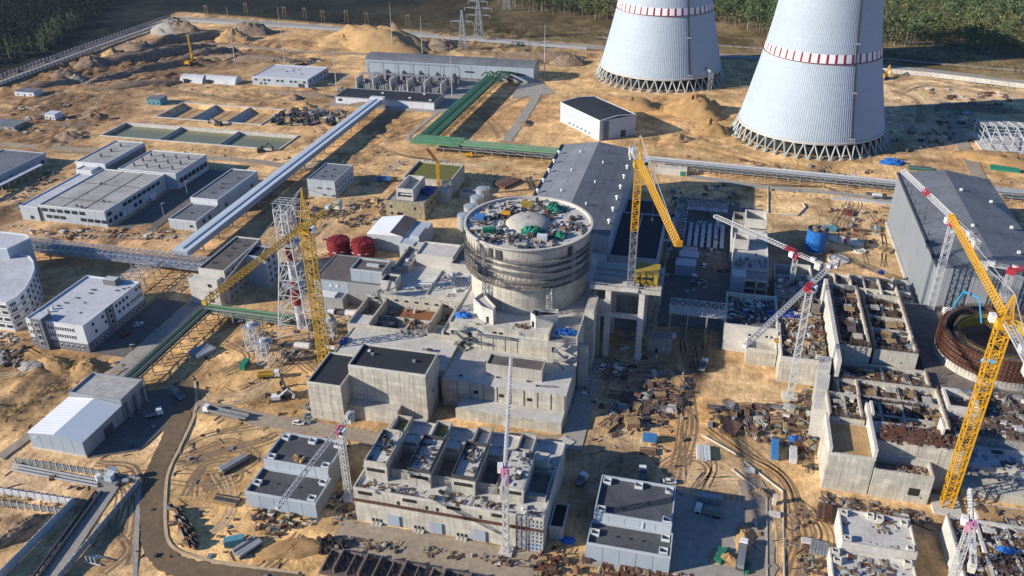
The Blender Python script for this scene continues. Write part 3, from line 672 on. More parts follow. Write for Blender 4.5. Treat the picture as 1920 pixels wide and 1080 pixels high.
# ================================================================ LEFT AND FAR PART OF THE SITE
def win_row(parent, face, c, u0, u1, z0, z1, n, w, m='glass', frame='frame_white', skip=()):
    for i in range(n):
        if i in skip: continue
        a = u0 + (u1 - u0) * (i + .5) / n
        opening(parent, face, a - w / 2, a + w / 2, c, z0, z1, m, 'window', frame=frame)

# ---- workshop complex
t = thing('workshop', 'long pale-roofed workshop with two rows of dark windows, left of the light blue gallery', 'workshop', (-350, 365, 0))
block(t, -366.7, -323.5, 365.5, 423, 0, 9.8, 'clad_joint', 'roof_pale', parmat='clad_white'); panels(t, 'f', -366.7, -323.5, 365.5, 0, 9.2, 7, 'clad_pale', 1); panels(t, 'r', 365.5, 423, -323.5, 0, 9.2, 9, 'clad_pale', 1)
for k in range(6): opening(t, 'f', -364.6 + k * 4.9, -361.4 + k * 4.9, 365.4, 6.3, 8.2, 'glass', 'window', 0.3)
for k in (0, 1, 2, 5, 6, 7, 8):
    opening(t, 'f', -362.8 + k * 4.5, -359.6 + k * 4.5, 365.4, 2.3, 4.2, 'glass', 'window', 0.3)
for k in range(12):
    if k not in (1, 2, 11): opening(t, 'r', 367 + k * 4.6, 370.4 + k * 4.6, -323.4, 6.0, 8.0, 'glass', 'window', 0.3)
    if k in (0, 1, 2, 5, 6): opening(t, 'r', 367 + k * 4.6, 369.4 + k * 4.6, -323.4, 1.8, 4.0, 'glass', 'window', 0.3)
for k, y in ((0, 379), (1, 384), (2, 402), (3, 408)): opening(t, 'r', y, y + 2.6, -323.4, 0.3, 3.6, 'clad_white', 'door', 0.3)
for y in (378, 401): piece('roof_seam', 'roof_brown', t, -366, -324, y, y + .35, 9.2, 9.45)
for x in (-352, -338): piece('roof_seam', 'roof_brown', t, x, x + .3, 366, 422, 9.2, 9.44)
for x, y in ((-352, 401), (-333, 378), (-344, 369), (-340, 368)): piece('roof_vent', 'steel_dark', t, x - .4, x + .4, y - .4, y + .4, 9.2, 10.6)
block(t, -379, -366.8, 364.5, 416, 0, 8.6, 'clad_joint', 'roof_white', parmat='clad_white', name='side_wing_wall'); panels(t, 'f', -379, -366.8, 364.5, 0, 8.0, 2, 'clad_pale')
opening(t, 'f', -373, -371.2, 364.4, 1, 3, 'glass', 'window', 0.3)
block(t, -356.5, -316, 423.3, 458, 0, 10.6, 'clad_joint', 'roof_pale', parmat='clad_white', name='rear_hall_wall'); panels(t, 'r', 423.3, 458, -316, 0, 10, 6, 'clad_pale'); panels(t, 'f', -323.4, -316, 423.3, 0, 10, 1, 'clad_pale')
for k in range(7): opening(t, 'r', 426 + k * 4.5, 429.4 + k * 4.5, -315.9, 3.4, 6.2, 'glass', 'window', 0.3)
for i in range(4):
    for j in range(3): piece('roof_vent', 'steel_dark', t, -350 + i * 9, -349.2 + i * 9, 430 + j * 9, 430.8 + j * 9, 10, 12.4)
block(t, -388, -366.5, 425, 466, 0, 12.2, 'clad_joint', 'roof_pale', parmat='clad_white', name='rear_wing_wall'); panels(t, 'r', 425, 466, -366.5, 9.8, 11.6, 6, 'clad_pale'); panels(t, 'f', -388, -366.5, 425, 0, 11.6, 4, 'clad_white')
for y in (436, 446, 456): piece('roof_vent', 'steel_dark', t, -378, -377, y, y + .8, 11.6, 13.8)
t = thing('annex_building', 'small white cube-shaped annex at the back left corner of the workshop', 'annex', (-373, 421, 0))
block(t, -382, -371, 417, 424.6, 0, 10.4, 'clad_white', 'roof_white')

t = thing('long_building', 'narrow two-part flat-roofed building between workshop and light blue gallery', 'building', (-280, 372, 0))
block(t, -288.5, -271.4, 372, 395, 0, 6, 'clad_joint', 'roof_grey', parmat='clad_white', name='low_wall'); panels(t, 'f', -288.5, -271.4, 372, 0, 5.4, 4, 'clad_pale'); panels(t, 'r', 372, 395, -271.4, 0, 5.4, 5, 'clad_blue')
block(t, -288.8, -271.2, 395.2, 442, 0, 9.2, 'clad_joint', 'roof_grey', parmat='clad_white', name='high_wall'); panels(t, 'f', -288.8, -271.2, 395.2, 6.1, 8.6, 3, 'clad_white'); panels(t, 'r', 395.2, 442, -271.2, 0, 8.6, 8, 'clad_blue')
for y in (378, 384, 402, 432): opening(t, 'r', y, y + 2, -271.2, 2, 4, 'glass', 'window', .25)
opening(t, 'f', -275.6, -274, 371.9, 2.2, 3.4, 'glass', 'window', .3)
for x, y in ((-280, 404), (-279, 412), (-282, 418), (-277, 428), (-281, 382)): piece('roof_vent', 'steel_dark', t, x, x + 1, y, y + .8, 8.6 if y > 395 else 5.4, 9.6 if y > 395 else 6.2)

t = thing('storage_shed', 'grey flat-roofed shed cut by the left edge beyond the white canopy', 'shed', (-440, 420, 0))
block(t, -462, -429, 396, 446, 0, 7.2, 'clad_blue', 'roof_grey', parmat='clad_pale'); panels(t, 'r', 396, 446, -429, 0, 6.5, 8, 'clad_blue')
for y in (402, 412, 440): opening(t, 'r', y, y + 3, -428.9, 1, 3.4, 'glass', 'window', .25)
t = thing('canopy', 'long narrow white canopy on thin posts in front of the left edge shed', 'canopy', (-423, 408, 0))
b = MB(); b.box(-425, -420.5, 378, 433, 4.2, 4.6); b.build('roof', 'roof_white', t)
for k in range(10): piece('post', 'steel_white', t, -421.4, -421.1, 380 + k * 5.6, 380.3 + k * 5.6, 0, 4.2)

# ---- light blue conveyor gallery
t = thing('conveyor_gallery', 'long light blue enclosed gallery on legs running diagonally to the substation', 'gallery', (-256.5, 470, 0))
for k in range(18):
    y0, y1 = 334 + k * 15.1, 334 + (k + 1) * 15.1
    piece('wall_panel', 'clad_blue', t, -260.6, -252.4, y0 + .05, y1 - .05, 4.6, 8.0)
    piece('roof_panel', 'roof_blue', t, -261, -252, y0 + .04, y1 - .04, 8.0, 8.3)
    if k % 1 == 0 and k:
        m_ = MB()
        for x in (-259.6, -253.4): m_.bar((x, y0, 0), (x, y0, 4.7), .45)
        m_.bar((-259.6, y0, .4), (-253.4, y0, 4.4), .25); m_.bar((-253.4, y0, .4), (-259.6, y0, 4.4), .25); m_.build('trestle', 'steel_grey', t)
piece('ridge_duct', 'clad_pale', t, -257.2, -255.8, 336, 604, 8.3, 8.8)
piece('head_house', 'clad_white', t, -262, -250.6, 603, 608, 4.4, 9.4)

# ---- lattice pipe bridge
def truss_bridge(t, x0, x1, y0, y1, z0, z1, along, n, m='galv'):
    for k in range(n):
        b = MB()
        if along == 'x':
            a, e = x0 + (x1 - x0) * k / n, x0 + (x1 - x0) * (k + 1) / n
            for y in (y0, y1):
                b.bar((a, y, z0), (e, y, z0), .3); b.bar((a, y, z1), (e, y, z1), .3); b.bar((a, y, z0), (a, y, z1), .25); b.bar((a, y, z0 if k % 2 else z1), (e, y, z1 if k % 2 else z0), .22)
            b.bar((a, y0, z1), (a, y1, z1), .25); b.bar((a, y0, z1), (e, y1, z1), .2); b.bar((a, y1, z1), (e, y0, z1), .2); b.bar((a, y0, z0), (a, y1, z0), .25)
            b.box(a, e, y0 + .4, y1 - .4, z0 - .12, z0 + .06)
        else:
            a, e = y0 + (y1 - y0) * k / n, y0 + (y1 - y0) * (k + 1) / n
            for x in (x0, x1):
                b.bar((x, a, z0), (x, e, z0), .3); b.bar((x, a, z1), (x, e, z1), .3); b.bar((x, a, z0), (x, a, z1), .25); b.bar((x, a, z0 if k % 2 else z1), (x, e, z1 if k % 2 else z0), .22)
            b.bar((x0, a, z1), (x1, a, z1), .25); b.bar((x0, a, z1), (x1, e, z1), .2); b.bar((x1, a, z1), (x0, e, z1), .2)
        b.build('truss_bay', m, t)
t = thing('pipe_bridge', 'grey steel lattice bridge on posts crossing behind the white office block', 'bridge', (-285, 326, 0))
truss_bridge(t, -346, -228, 322, 330, 5, 8.6, 'x', 34); truss_bridge(t, -269, -259.5, 297, 321.6, 5, 8.2, 'y', 7)
for x in (-338, -326, -314, -302, -290, -278, -262, -250, -238):
    for y in (322.6, 329.4): piece('post', 'steel_grey', t, x - .25, x + .25, y - .25, y + .25, 0, 5)
for y in (300, 308, 316):
    for x in (-268.4, -260.2): piece('post', 'steel_grey', t, x - .2, x + .2, y - .2, y + .2, 0, 5)
piece('covered_deck', 'steel_grey', t, -346, -300, 324.5, 327.5, 6.6, 8)

# ---- white office block
t = thing('office_building', 'three-storey white office block with grey plinth and stair tower, pale flat roof', 'office', (-263, 252, 0))
OX0, OX1, OY0, OY1 = -277.6, -249.0, 252.0, 292.0
block(t, OX0, OX1, OY0, OY1, 0, 13.6, 'clad_white', 'roof_white', par=0.7)
piece('plinth', 'plinth_grey', t, OX0 - .12, OX1 + .12, OY0 - .12, OY1 + .12, 0, 4.3)
b = MB(); b.box(-273, -267.6, 249.9, 256, 0, 15.2); tw = b.build('stair_tower', 'plinth_grey', t); piece('stair_tower_roof', 'roof_white', t, -272.7, -267.9, 250.2, 255.7, 15.2, 15.35)
for k in range(4): opening(t, 'f', -271.3, -269.3, 249.8, 2.2 + k * 3.1, 4.4 + k * 3.1, 'glass', 'window', frame='frame_white')
for z in (6.2, 9.8):
    win_row(t, 'f', OY0 - .02, -277.2, -273.2, z, z + 1.9, 3, 1.05); win_row(t, 'f', OY0 - .02, -267, -254, z, z + 1.9, 11, 1.0)
win_row(t, 'f', OY0 - .12, -277, -273.5, 1.4, 3.2, 2, 1.2); win_row(t, 'f', OY0 - .12, -266.5, -250.4, 1.4, 3.2, 6, 1.3)
piece('stair_recess', 'plinth_grey', t, OX1 - .05, OX1 + .2, 266.2, 271.4, 4.3, 13.4)
for k in range(3): opening(t, 'r', 267.8, 269.8, OX1 + .2, 5 + k * 2.7, 7.2 + k * 2.7, 'glass', 'window', frame='frame_white')
for k, (y, z) in enumerate([(257, 10.4), (257.8, 6.6), (263.5, 10.4), (264.5, 7.2), (273, 10.5), (275.5, 10.5), (278, 10.5), (280.5, 10.5), (274, 7), (277, 7), (280, 7), (287.5, 10.8), (290, 10.8)]):
    opening(t, 'r', y, y + 1.1, OX1 + .02, z, z + 1.4, 'glass', 'window', .2)
win_row(t, 'r', OX1 + .02, 282.5, 291, 6.8, 8.7, 8, 0.85)
win_row(t, 'r', OX1 + .12, 255, 291, 1.4, 3.2, 14, 1.3, skip=(4, 5))
piece('roof_box', 'plinth_grey', t, -264.5, -258, 286.5, 290.5, 12.9, 15.6); piece('roof_box_roof', 'roof_white', t, -264.2, -258.3, 286.8, 290.2, 15.6, 15.8)
for x, y, w, h in ((-272, 262, .9, 1.6), (-272.4, 259.4, .9, 1.6), (-271.6, 265, 1.1, .5), (-270, 268, 1.6, .4), (-268, 273, 1.8, .4), (-266, 281, 2, .5), (-265, 278, 1.6, .4), (-255, 283, 1.2, .4), (-253, 285, 1, .4), (-251.5, 286.5, .8, .3), (-262, 270, .6, .3), (-258, 262, .6, .3)):
    piece('roof_vent', 'steel_white' if h > 1 else 'roof_brown', t, x - w / 2, x + w / 2, y - .4, y + .4, 12.9, 12.95 + h)

# ---- round-fronted office at the left edge
t = thing('round_office', 'curved white office building with bands of dark windows cut by the left edge', 'office', (-300, 275, 0))
poly = [(-350, 259.5), (-293.4, 259.5), (-292.6, 265), (-294.2, 272), (-298.5, 281), (-304, 290), (-310, 296.5), (-316, 301), (-350, 304)]
b = MB(); b.prism(poly, 0, 14.4); b.build('wall', 'clad_white', t); b = MB(); b.ring(poly, .5, 14.4, 15.1); b.build('parapet', 'clad_white', t)
b = MB(); b.prism([(-349.4, 260.2), (-294, 260.2), (-293.3, 265.2), (-294.9, 271.7), (-299.1, 280.6), (-304.5, 289.5), (-310.4, 295.9), (-316.2, 300.3), (-349.4, 303.3)], 14.2, 14.46); b.build('roof_deck', 'roof_white', t)
for a, c in zip(poly[:-2], poly[1:-1]):
    a, c = Vector(a), Vector(c); L_ = (c - a).length; d = (c - a).normalized(); rz = math.atan2(d.y, d.x); nw = max(1, int(L_ / 4.2))
    for k in range(nw):
        p = a + d * (L_ * (k + .5) / nw)
        for z in (1.6, 5.2, 8.8, 11.8)[:4]:
            o = piece('window', 'frame_white', t, p.x - 1.6, p.x + 1.6, p.y - .14, p.y + .14, z, z + 1.9, rz=rz)
            for q in (-.32, 0, .32):
                k2 = piece('pane', 'glass', None, -.5, .5, -.5, .5, -.5, .5); k2.scale = (.26, .5, .8); k2.location = (q, -.5, 0); k2.parent = o
    for z in (4.4, 8.0, 11.2): m_ = (a + c) / 2; piece('floor_band', 'plinth_grey', t, m_.x - L_ / 2, m_.x + L_ / 2, m_.y - .1, m_.y + .1, z - .25, z + .1, rz=rz)
up_ = [(-350, 297), (-324, 297), (-321.5, 309.5), (-326, 313), (-350, 313)]
b = MB(); b.prism(up_, 0, 19.4); b.build('rear_tower', 'clad_blue', t); b = MB(); b.ring(up_, .5, 19.4, 20.1); b.build('rear_parapet', 'clad_white', t); b = MB(); b.prism([(-349.4, 297.6), (-324.5, 297.6), (-322.2, 309.2), (-326.2, 312.4), (-349.4, 312.4)], 19.2, 19.46); b.build('rear_roof', 'roof_white', t)

# ---- concrete block behind the old crane
t = thing('panel_block', 'tall grey concrete block with square panel windows behind the yellow crane jib', 'building', (-218, 303, 0))
block(t, -225.5, -212, 303.5, 338.5, 0, 17.6, 'concrete_light', 'roof_brown', par=.7)
for i in range(8):
    for k in range(4):
        piece('wall_panel', 'concrete_grey', t, -212.02, -211.85, 304 + i * 4.3, 308.1 + i * 4.3, .4 + k * 4.1, 4.4 + k * 4.1)
        piece('window', 'glass', t, -211.86, -211.7, 305.4 + i * 4.3, 306.5 + i * 4.3, 2.0 + k * 4.1, 3.2 + k * 4.1)
block(t, -212, -201, 322, 333, 0, 16.6, 'clad_blue', 'roof_dark', par=.6, name='rear_stair_wall')
for k in range(4): opening(t, 'r', 324, 325.4, -201, 2 + k * 3.6, 3.6 + k * 3.6, 'glass', 'window', .2); opening(t, 'r', 328.5, 330, -201, 2 + k * 3.6, 3.6 + k * 3.6, 'glass', 'window', .2)
block(t, -229, -214, 299.4, 303.4, 0, 14.2, 'concrete_light', 'concrete_light', par=.3, name='front_stair_wall')
for k in range(3): opening(t, 'f', -219, -217.6, 299.3, 2.4 + k * 4, 4 + k * 4, 'dark_opening', 'window', .2)
for x, y in ((-222, 310), (-219, 318), (-221, 326), (-217, 330), (-223, 333)): piece('roof_vent', 'steel_dark', t, x, x + .8, y, y + .8, 16.9, 17.8)

# ---- warehouse
t = thing('warehouse', 'gabled white-and-blue-roofed warehouse with grey walls and raised grey rear part', 'warehouse', (-216, 204, 0))
b = MB(); b.prism([(-228, 192.6), (-205.4, 192.6), (-205.4, 214.4), (-228, 214.4)], 0, 7.2); b.build('wall', 'clad_joint', t); panels(t, 'r', 192.6, 214.4, -205.4, .4, 7.0, 5, 'clad_grey')
panels(t, 'f', -228, -205.4, 192.6, .9, 7.0, 5, 'clad_blue'); piece('plinth', 'concrete_light', t, -228.2, -205.2, 192.3, 192.7, 0, .9)
b = MB(); b.add([(-228.4, 192.2, 7.2), (-216.7, 192.2, 8.5), (-216.7, 214.6, 8.5), (-228.4, 214.6, 7.2), (-228.4, 192.2, 6.9), (-228.4, 214.6, 6.9)], [(0, 1, 2, 3), (4, 0, 3, 5)]); 
b.build('roof_white_slope', 'roof_bright', t)
b = MB(); b.add([(-204.9, 192.2, 7.2), (-216.7, 192.2, 8.5), (-216.7, 214.6, 8.5), (-204.9, 214.6, 7.2), (-204.9, 192.2, 6.9), (-204.9, 214.6, 6.9)], [(3, 2, 1, 0), (0, 4, 5, 3)]); b.build('roof_blue_slope', 'roof_blue', t)
b = MB(); b.add([(-228.1, 192.45, 7.0), (-205.2, 192.45, 7.0), (-216.7, 192.45, 8.45)], [(0, 1, 2)]); b.build('gable', 'clad_blue', t)
for k in range(14): piece('roof_rib', 'roof_bright', t, 0, 1, 0, 1, 0, 1).location = (0, 0, -50) if False else (-222.5, 193 + k * 1.6, 7.88); 
for o in [c for c in t.children if c.name.startswith('roof_rib')]: o.scale = (11.7, .12, .12); o.rotation_euler.y = -math.atan2(1.3, 11.7)
block(t, -227.6, -205.2, 214.8, 228.4, 0, 9.4, 'clad_grey', 'roof_pale', par=.7); opening(t, 'f', -226.2, -224.6, 192.5, 5.4, 5.9, 'roof_white', 'sign', .2); opening(t, 'r', 203, 208, -205.3, 0.3, 4.2, 'steel_dark', 'door', .2)
for y in (216, 221, 226): piece('buttress', 'concrete_grey', t, -205.0, -203.6, y, y + .8, 0, 7)

# ---- blue-grey pump house
def pump_house(name, label, x0, x1, y0, ym, y1, zl, zh, inset):
    t = thing(name, label, 'pump house', ((x0 + x1) / 2, y0, 0))
    block(t, x0, x1, y0, ym, 0, zl, 'clad_joint', 'roof_slate', par=1.0, parmat='clad_pale', name='low_wall'); block(t, x0 + inset, x1 - inset, ym + .1, y1, 0, zh, 'clad_joint', 'roof_slate', par=1.0, parmat='clad_pale', name='high_wall')
    panels(t, 'f', x0, x1, y0, 0.3, zl - 1.0, 5, 'clad_blue'); panels(t, 'r', y0, ym, x1, 0.3, zl - 1, 3, 'clad_grey'); panels(t, 'r', ym + .1, y1, x1 - inset, 0.3, zh - 1, 4, 'clad_grey'); panels(t, 'f', x0 + inset, x1 - inset, ym + .1, zl, zh - 1, 5, 'clad_pale'); panels(t, 'l', y0, ym, x0, .3, zl - 1, 3, 'clad_blue')
    for (a, c) in ((x0 + .6, y0 + 4), (x1 - 3.6, y0 + 1.2), (x1 - 3.4, ym - 3.2)):
        b = MB(); b.ring(rect(a, a + 2.6, c, c + 2.2), .25, zl - 1, zl + .1); b.build('roof_curb', 'clad_white', t)
    for (a, c) in ((x0 + inset + .8, ym + 1.0), ((x0 + x1) / 2 - 1, y1 - 3.2), (x1 - inset - 3.2, y1 - 3.2), (x1 - inset - 3, ym + .9), (x0 + inset + .8, y1 - 3.4)):
        b = MB(); b.ring(rect(a, a + 2.6, c, c + 2.2), .25, zh - 1, zh + .2); b.build('roof_curb', 'clad_white', t)
    piece('downpipe', 'clad_white', t, (x0 + x1) / 2 + 3, (x0 + x1) / 2 + 3.5, ym - .3, ym + .1, zl - .9, zh - 1)
    for k in range(3): piece('roof_vent', 'steel_dark', t, x0 + 8 + k * 4, x0 + 8.6 + k * 4, (y0 + ym) / 2, (y0 + ym) / 2 + .5, zl - 1, zl - .5)
    return t
t = pump_house('pump_house', 'blue-grey two-level pump house under the small red-and-white crane jib', -136.5, -111.2, 183.2, 195.4, 210.4, 6.8, 10.4, .8)
b = MB(); g0 = G(560, 862, 9.5); 
for k in range(9): b.tube((g0.x + random.uniform(-2, 2), g0.y + random.uniform(-1.5, 1.5), 9.45), (g0.x + random.uniform(-2, 2), g0.y + random.uniform(-1.5, 1.5), 9.6 + .3 * random.random()), .9, 7, .2)
tag(b.build('sand_spill', 'sand'), 'pale sand heap spilled on the upper roof of the blue-grey pump house', 'sand')
t = pump_house('pump_house', 'blue-grey two-level pump house in the asphalt yard at the bottom centre', -23.3, 2.0, 186.2, 196, 213.6, 7.0, 10.4, .6)

# ---- substation
t = thing('switchgear_hall', 'very long pale grey hall with arched roof at the back of the substation', 'hall', (-229, 704, 0))
b = MB(); b.box(-306, -152.5, 704, 727, 0, 12.6); b.build('wall', 'clad_joint', t)
panels(t, 'f', -306, -152.5, 704, 0.4, 12.5, 11, 'clad_blue', gap=.3); panels(t, 'r', 704, 727, -152.5, .4, 12.5, 3, 'clad_grey')
b = MB(); n = 10; prof = [(703.4 + 24.2 * i / n, 12.6 + 2.6 * math.sin(math.pi * i / n) ** .8) for i in range(n + 1)]
for i in range(n):
    (ya, za), (yb, zb) = prof[i], prof[i + 1]; b.quad((-306.5, ya, za), (-152, ya, za), (-152, yb, zb), (-306.5, yb, zb))
b.add([(-152, y, z) for y, z in prof], [tuple(range(n + 1))]); b.add([(-306.5, y, z) for y, z in prof], [tuple(range(n, -1, -1))]); b.build('roof', 'roof_grey', t)
for x in (-214, -190, -168): opening(t, 'f', x, x + 8, 703.9, 5.5, 6.6, 'glass', 'window', .4)
opening(t, 'f', -176, -171.5, 703.9, 0, 4, 'steel_dark', 'door', .4)
t = thing('relay_building', 'low dark-roofed building with white walls where the light blue gallery ends', 'building', (-253, 612, 0))
block(t, -295, -212, 612, 637, 0, 5.8, 'clad_joint', 'roof_dark', par=.5, parmat='clad_grey'); panels(t, 'f', -295, -212, 612, 0, 5.2, 9, 'clad_white'); panels(t, 'r', 612, 637, -212, 0, 5.2, 3, 'clad_grey'); opening(t, 'f', -292.5, -289.5, 611.9, 2.4, 4.2, 'glass', 'window', .3)
for x, y in ((-262, 628), (-236, 620), (-228, 632), (-218, 617)): piece('roof_vent', 'clad_white', t, x, x + 2, y, y + 1.4, 5.3, 6.1)
t = thing('control_building', 'white flat-roofed two-storey building left of the substation', 'building', (-362, 648, 0))
block(t, -388, -336, 648, 689, 0, 7.2, 'clad_blue', 'roof_white', par=.5, parmat='clad_white'); panels(t, 'f', -388, -336, 648, 0, 6.6, 7, 'clad_pale'); panels(t, 'r', 648, 689, -336, 0, 6.6, 5, 'clad_blue')
for k in (0, 2, 3, 5, 6, 8, 9, 11): opening(t, 'f', -385.5 + k * 4.1, -383.4 + k * 4.1, 647.9, 3.9, 5.4, 'glass', 'window', .25)
for k in (1, 2): opening(t, 'f', -385 + k * 4, -383 + k * 4, 647.9, 1, 2.4, 'glass', 'window', .25)
for k in range(5): opening(t, 'r', 652 + k * 7, 654 + k * 7, -335.9, 3.9, 5.4, 'glass', 'window', .25)
opening(t, 'f', -345, -340, 647.8, 0, 3.2, 'steel_dark', 'door', .3)
for x, y in ((-366, 668), (-362, 672), (-358, 676), (-364, 678), (-350, 664)): piece('roof_vent', 'steel_dark', t, x, x + 1.4, y, y + 1, 6.7, 7.3)

FW = [(669, 168), (700, 170), (732, 171), (764, 174), (796, 176), (827, 179)]
for i, (px, py) in enumerate(FW):
    g = G(px, py); w = thing('fire_wall', ['first', 'second', 'third', 'fourth', 'fifth', 'sixth'][i] + ' transformer fire wall from the left behind the dark-roofed relay building', 'fire wall', (g.x, g.y + 6, 0), 'transformer fire walls')
    b = MB(); b.box(g.x - .4, g.x + .4, g.y, g.y + 15, 0, 9.5); b.build('wall_slab', 'concrete_light', w); piece('coping', 'concrete_light', w, g.x - .5, g.x + .5, g.y - .1, g.y + 15.1, 9.5, 9.8)
    if i < 5:
        for k, dy in enumerate((0, 22)):
            q = thing('transformer', ['first', 'second', 'third', 'fourth', 'fifth'][i] + (' power transformer from the left in the front row between the fire walls' if k == 0 else ' power transformer from the left in the back row under the gantries'), 'transformer', (g.x + 8, g.y + 7 + dy, 0), 'power transformers')
            piece('tank', 'steel_grey', q, g.x + 4.5, g.x + 11, g.y + 4.5 + dy, g.y + 10.5 + dy, .4, 5.2)
            for s_ in range(4): piece('radiator', 'galv', q, g.x + 4.8 + s_ * 1.6, g.x + 5.6 + s_ * 1.6, g.y + 2.6 + dy, g.y + 4.4 + dy, .8, 4.6)
            for s_ in range(3):
                b = MB(); x = g.x + 5.6 + s_ * 2; b.tube((x, g.y + 7 + dy, 5.2), (x - .3, g.y + 6.4 + dy, 8.2), .28, 6); b.build('bushing', 'rust', q)
            b = MB(); b.tube((g.x + 4.6, g.y + 9.6 + dy, 6.2), (g.x + 9.6, g.y + 9.6 + dy, 6.2), .7, 8); b.build('oil_conservator', 'steel_grey', q)
        if i < 5:
            w2 = thing('slant_wall', ['first', 'second', 'third', 'fourth', 'fifth'][i] + ' slant-topped grey wall from the left below the long switchgear hall', 'fire wall', (g.x + 16, g.y + 30, 0), 'slant-topped substation walls')
            b = MB(); x = g.x + 17; b.add([(x - .4, g.y + 22, 0), (x - .4, g.y + 46, 0), (x - .4, g.y + 30, 10.5), (x - .4, g.y + 25, 10.5), (x + .4, g.y + 22, 0), (x + .4, g.y + 46, 0), (x + .4, g.y + 30, 10.5), (x + .4, g.y + 25, 10.5)], [(3, 2, 1, 0), (4, 5, 6, 7), (0, 1, 5, 4), (1, 2, 6, 5), (2, 3, 7, 6), (3, 0, 4, 7)]); b.build('wall_slab', 'concrete_grey', w2)
def gantry(label, pa, pb, h, n):
    a, e = G(*pa), G(*pb); t = thing('gantry', label, 'gantry', (a + e) / 2)
    for i in range(n + 1):
        p = a.lerp(e, i / n); b = MB(); lattice(b, p, p + Vector((0, 0, h)), 1.0, 7, .22); b.build('column', 'galv', t)
    for i in range(n):
        p, q = a.lerp(e, i / n), a.lerp(e, (i + 1) / n); b = MB(); lattice(b, p + Vector((0, 0, h)), q + Vector((0, 0, h)), 1.0, 8, .2); b.build('beam', 'galv', t)
gantry('tall steel busbar gantry just before the long switchgear hall', (693, 148), (862, 158), 15, 6)
gantry('lower steel busbar gantry between the two transformer rows', (680, 160), (850, 170), 11, 6)
def ins_row(label, pa, pb, n, h):
    a, e = G(*pa), G(*pb); t = thing('insulator_row', label, 'insulators', a)
    for i in range(n):
        p = a.lerp(e, i / (n - 1)); b = MB(); b.tube(p, p + Vector((0, 0, h * .45)), .3, 6); b.tube(p + Vector((0, 0, h * .45)), p + Vector((0, 0, h)), .5, 6, .2); b.build('insulator', 'galv', t)
ins_row('row of slender grey insulators at the foot of the tall gantry', (700, 152), (860, 163), 22, 7)
ins_row('row of grey insulators close behind the relay building roof', (690, 172), (820, 182), 18, 6)
ins_row('short row of grey insulators beside the control building', (640, 160), (655, 150), 6, 6)
for i, (bp, tp, lab) in enumerate([((442, 121), 92, 'left of the control building'), ((535, 122), 92, 'rising behind the white-roofed control building'), ((632, 170), 85, 'between control building and fire walls'), ((737, 97), 77, 'before the big sand heap, taller of two'),
                              ((792, 100), 60, 'before the big sand heap, shorter of two'), ((848, 180), 78, 'beside the green pipes in the substation'), ((1021, 141), 82, 'at the right end of the switchgear hall')]):
    g = G(*bp); h = tp * (Vector((g.x, g.y, 0)) - Vector((0, 0, CAM_H))).dot(_f) / FPX / math.cos(PITCH) * 1.0
    t = thing('lightning_mast', 'thin pale lightning mast ' + lab, 'mast', g, 'lightning masts')
    b = MB(); b.tube(g, g + Vector((0, 0, h * .55)), .42, 6, .32); b.build('lower_pole', 'steel_white', t); b = MB(); b.tube(g + Vector((0, 0, h * .55)), g + Vector((0, 0, h)), .28, 6, .1); b.build('upper_pole', 'steel_white', t); piece('platform', 'steel_grey', t, g.x - .7, g.x + .7, g.y - .7, g.y + .7, h * .8, h * .8 + .3)

# ---- rotated grey pump building
t = thing('turned_hall', 'pale grey hall set at an angle, with dark low-gabled roof, below the left cooling tower', 'hall', (-80, 595, 0))
Q = [Vector(p) for p in ((-110.6, 604.3), (-75.7, 566.9), (-52.7, 586.5), (-87.6, 623.9))]
b = MB(); b.prism([tuple(p) for p in Q], 0, 14.6); b.build('wall', 'clad_pale', t)
m01, m32 = (Q[1] + Q[2]) / 2, (Q[0] + Q[3]) / 2
b = MB(); b.add([(*Q[0], 14.6), (*Q[1], 14.6), (*m01, 16.2), (*m32, 16.2), (*Q[2], 14.6), (*Q[3], 14.6)], [(0, 1, 2, 3), (3, 2, 4, 5), (1, 4, 2), (0, 3, 5)]); b.build('roof', 'roof_dark', t)
b = MB()
for a, c in ((Q[0], Q[1]), (Q[2], Q[3])): b.bar((*a, 14.7), (*c, 14.7), .5)
for a, c, d in ((Q[1], m01, Q[2]), (Q[0], m32, Q[3])): b.bar((*a, 14.8), (*c, 16.4), .5); b.bar((*c, 16.4), (*d, 14.8), .5)
b.build('roof_edge', 'clad_white', t)
d01 = (Q[1] - Q[0]).normalized(); ang = math.atan2(d01.y, d01.x)
for k in range(7): p = Q[0] + d01 * (4 + 6.6 * k); 
for k in range(6):
    p = Q[0] + d01 * (13 + 5.2 * k); piece('window', 'glass', t, p.x - 1.1, p.x + 1.1, p.y - .15, p.y + .15, 2.0, 2.9, rz=ang)
d12 = (Q[2] - Q[1]).normalized(); ang2 = math.atan2(d12.y, d12.x)
for k in range(9): p = Q[1] + d12 * 5.2; piece('stair_flight', 'steel_dark', t, p.x - 2.2, p.x + 2.2, p.y - .9, p.y + .9, 1 + k * 1.5, 1.35 + k * 1.5, rz=ang2)
p = Q[1] + d12 * 20; piece('door', 'steel_dark', t, p.x - 2, p.x + 2, p.y - .2, p.y + .2, 0, 5, rz=ang2)

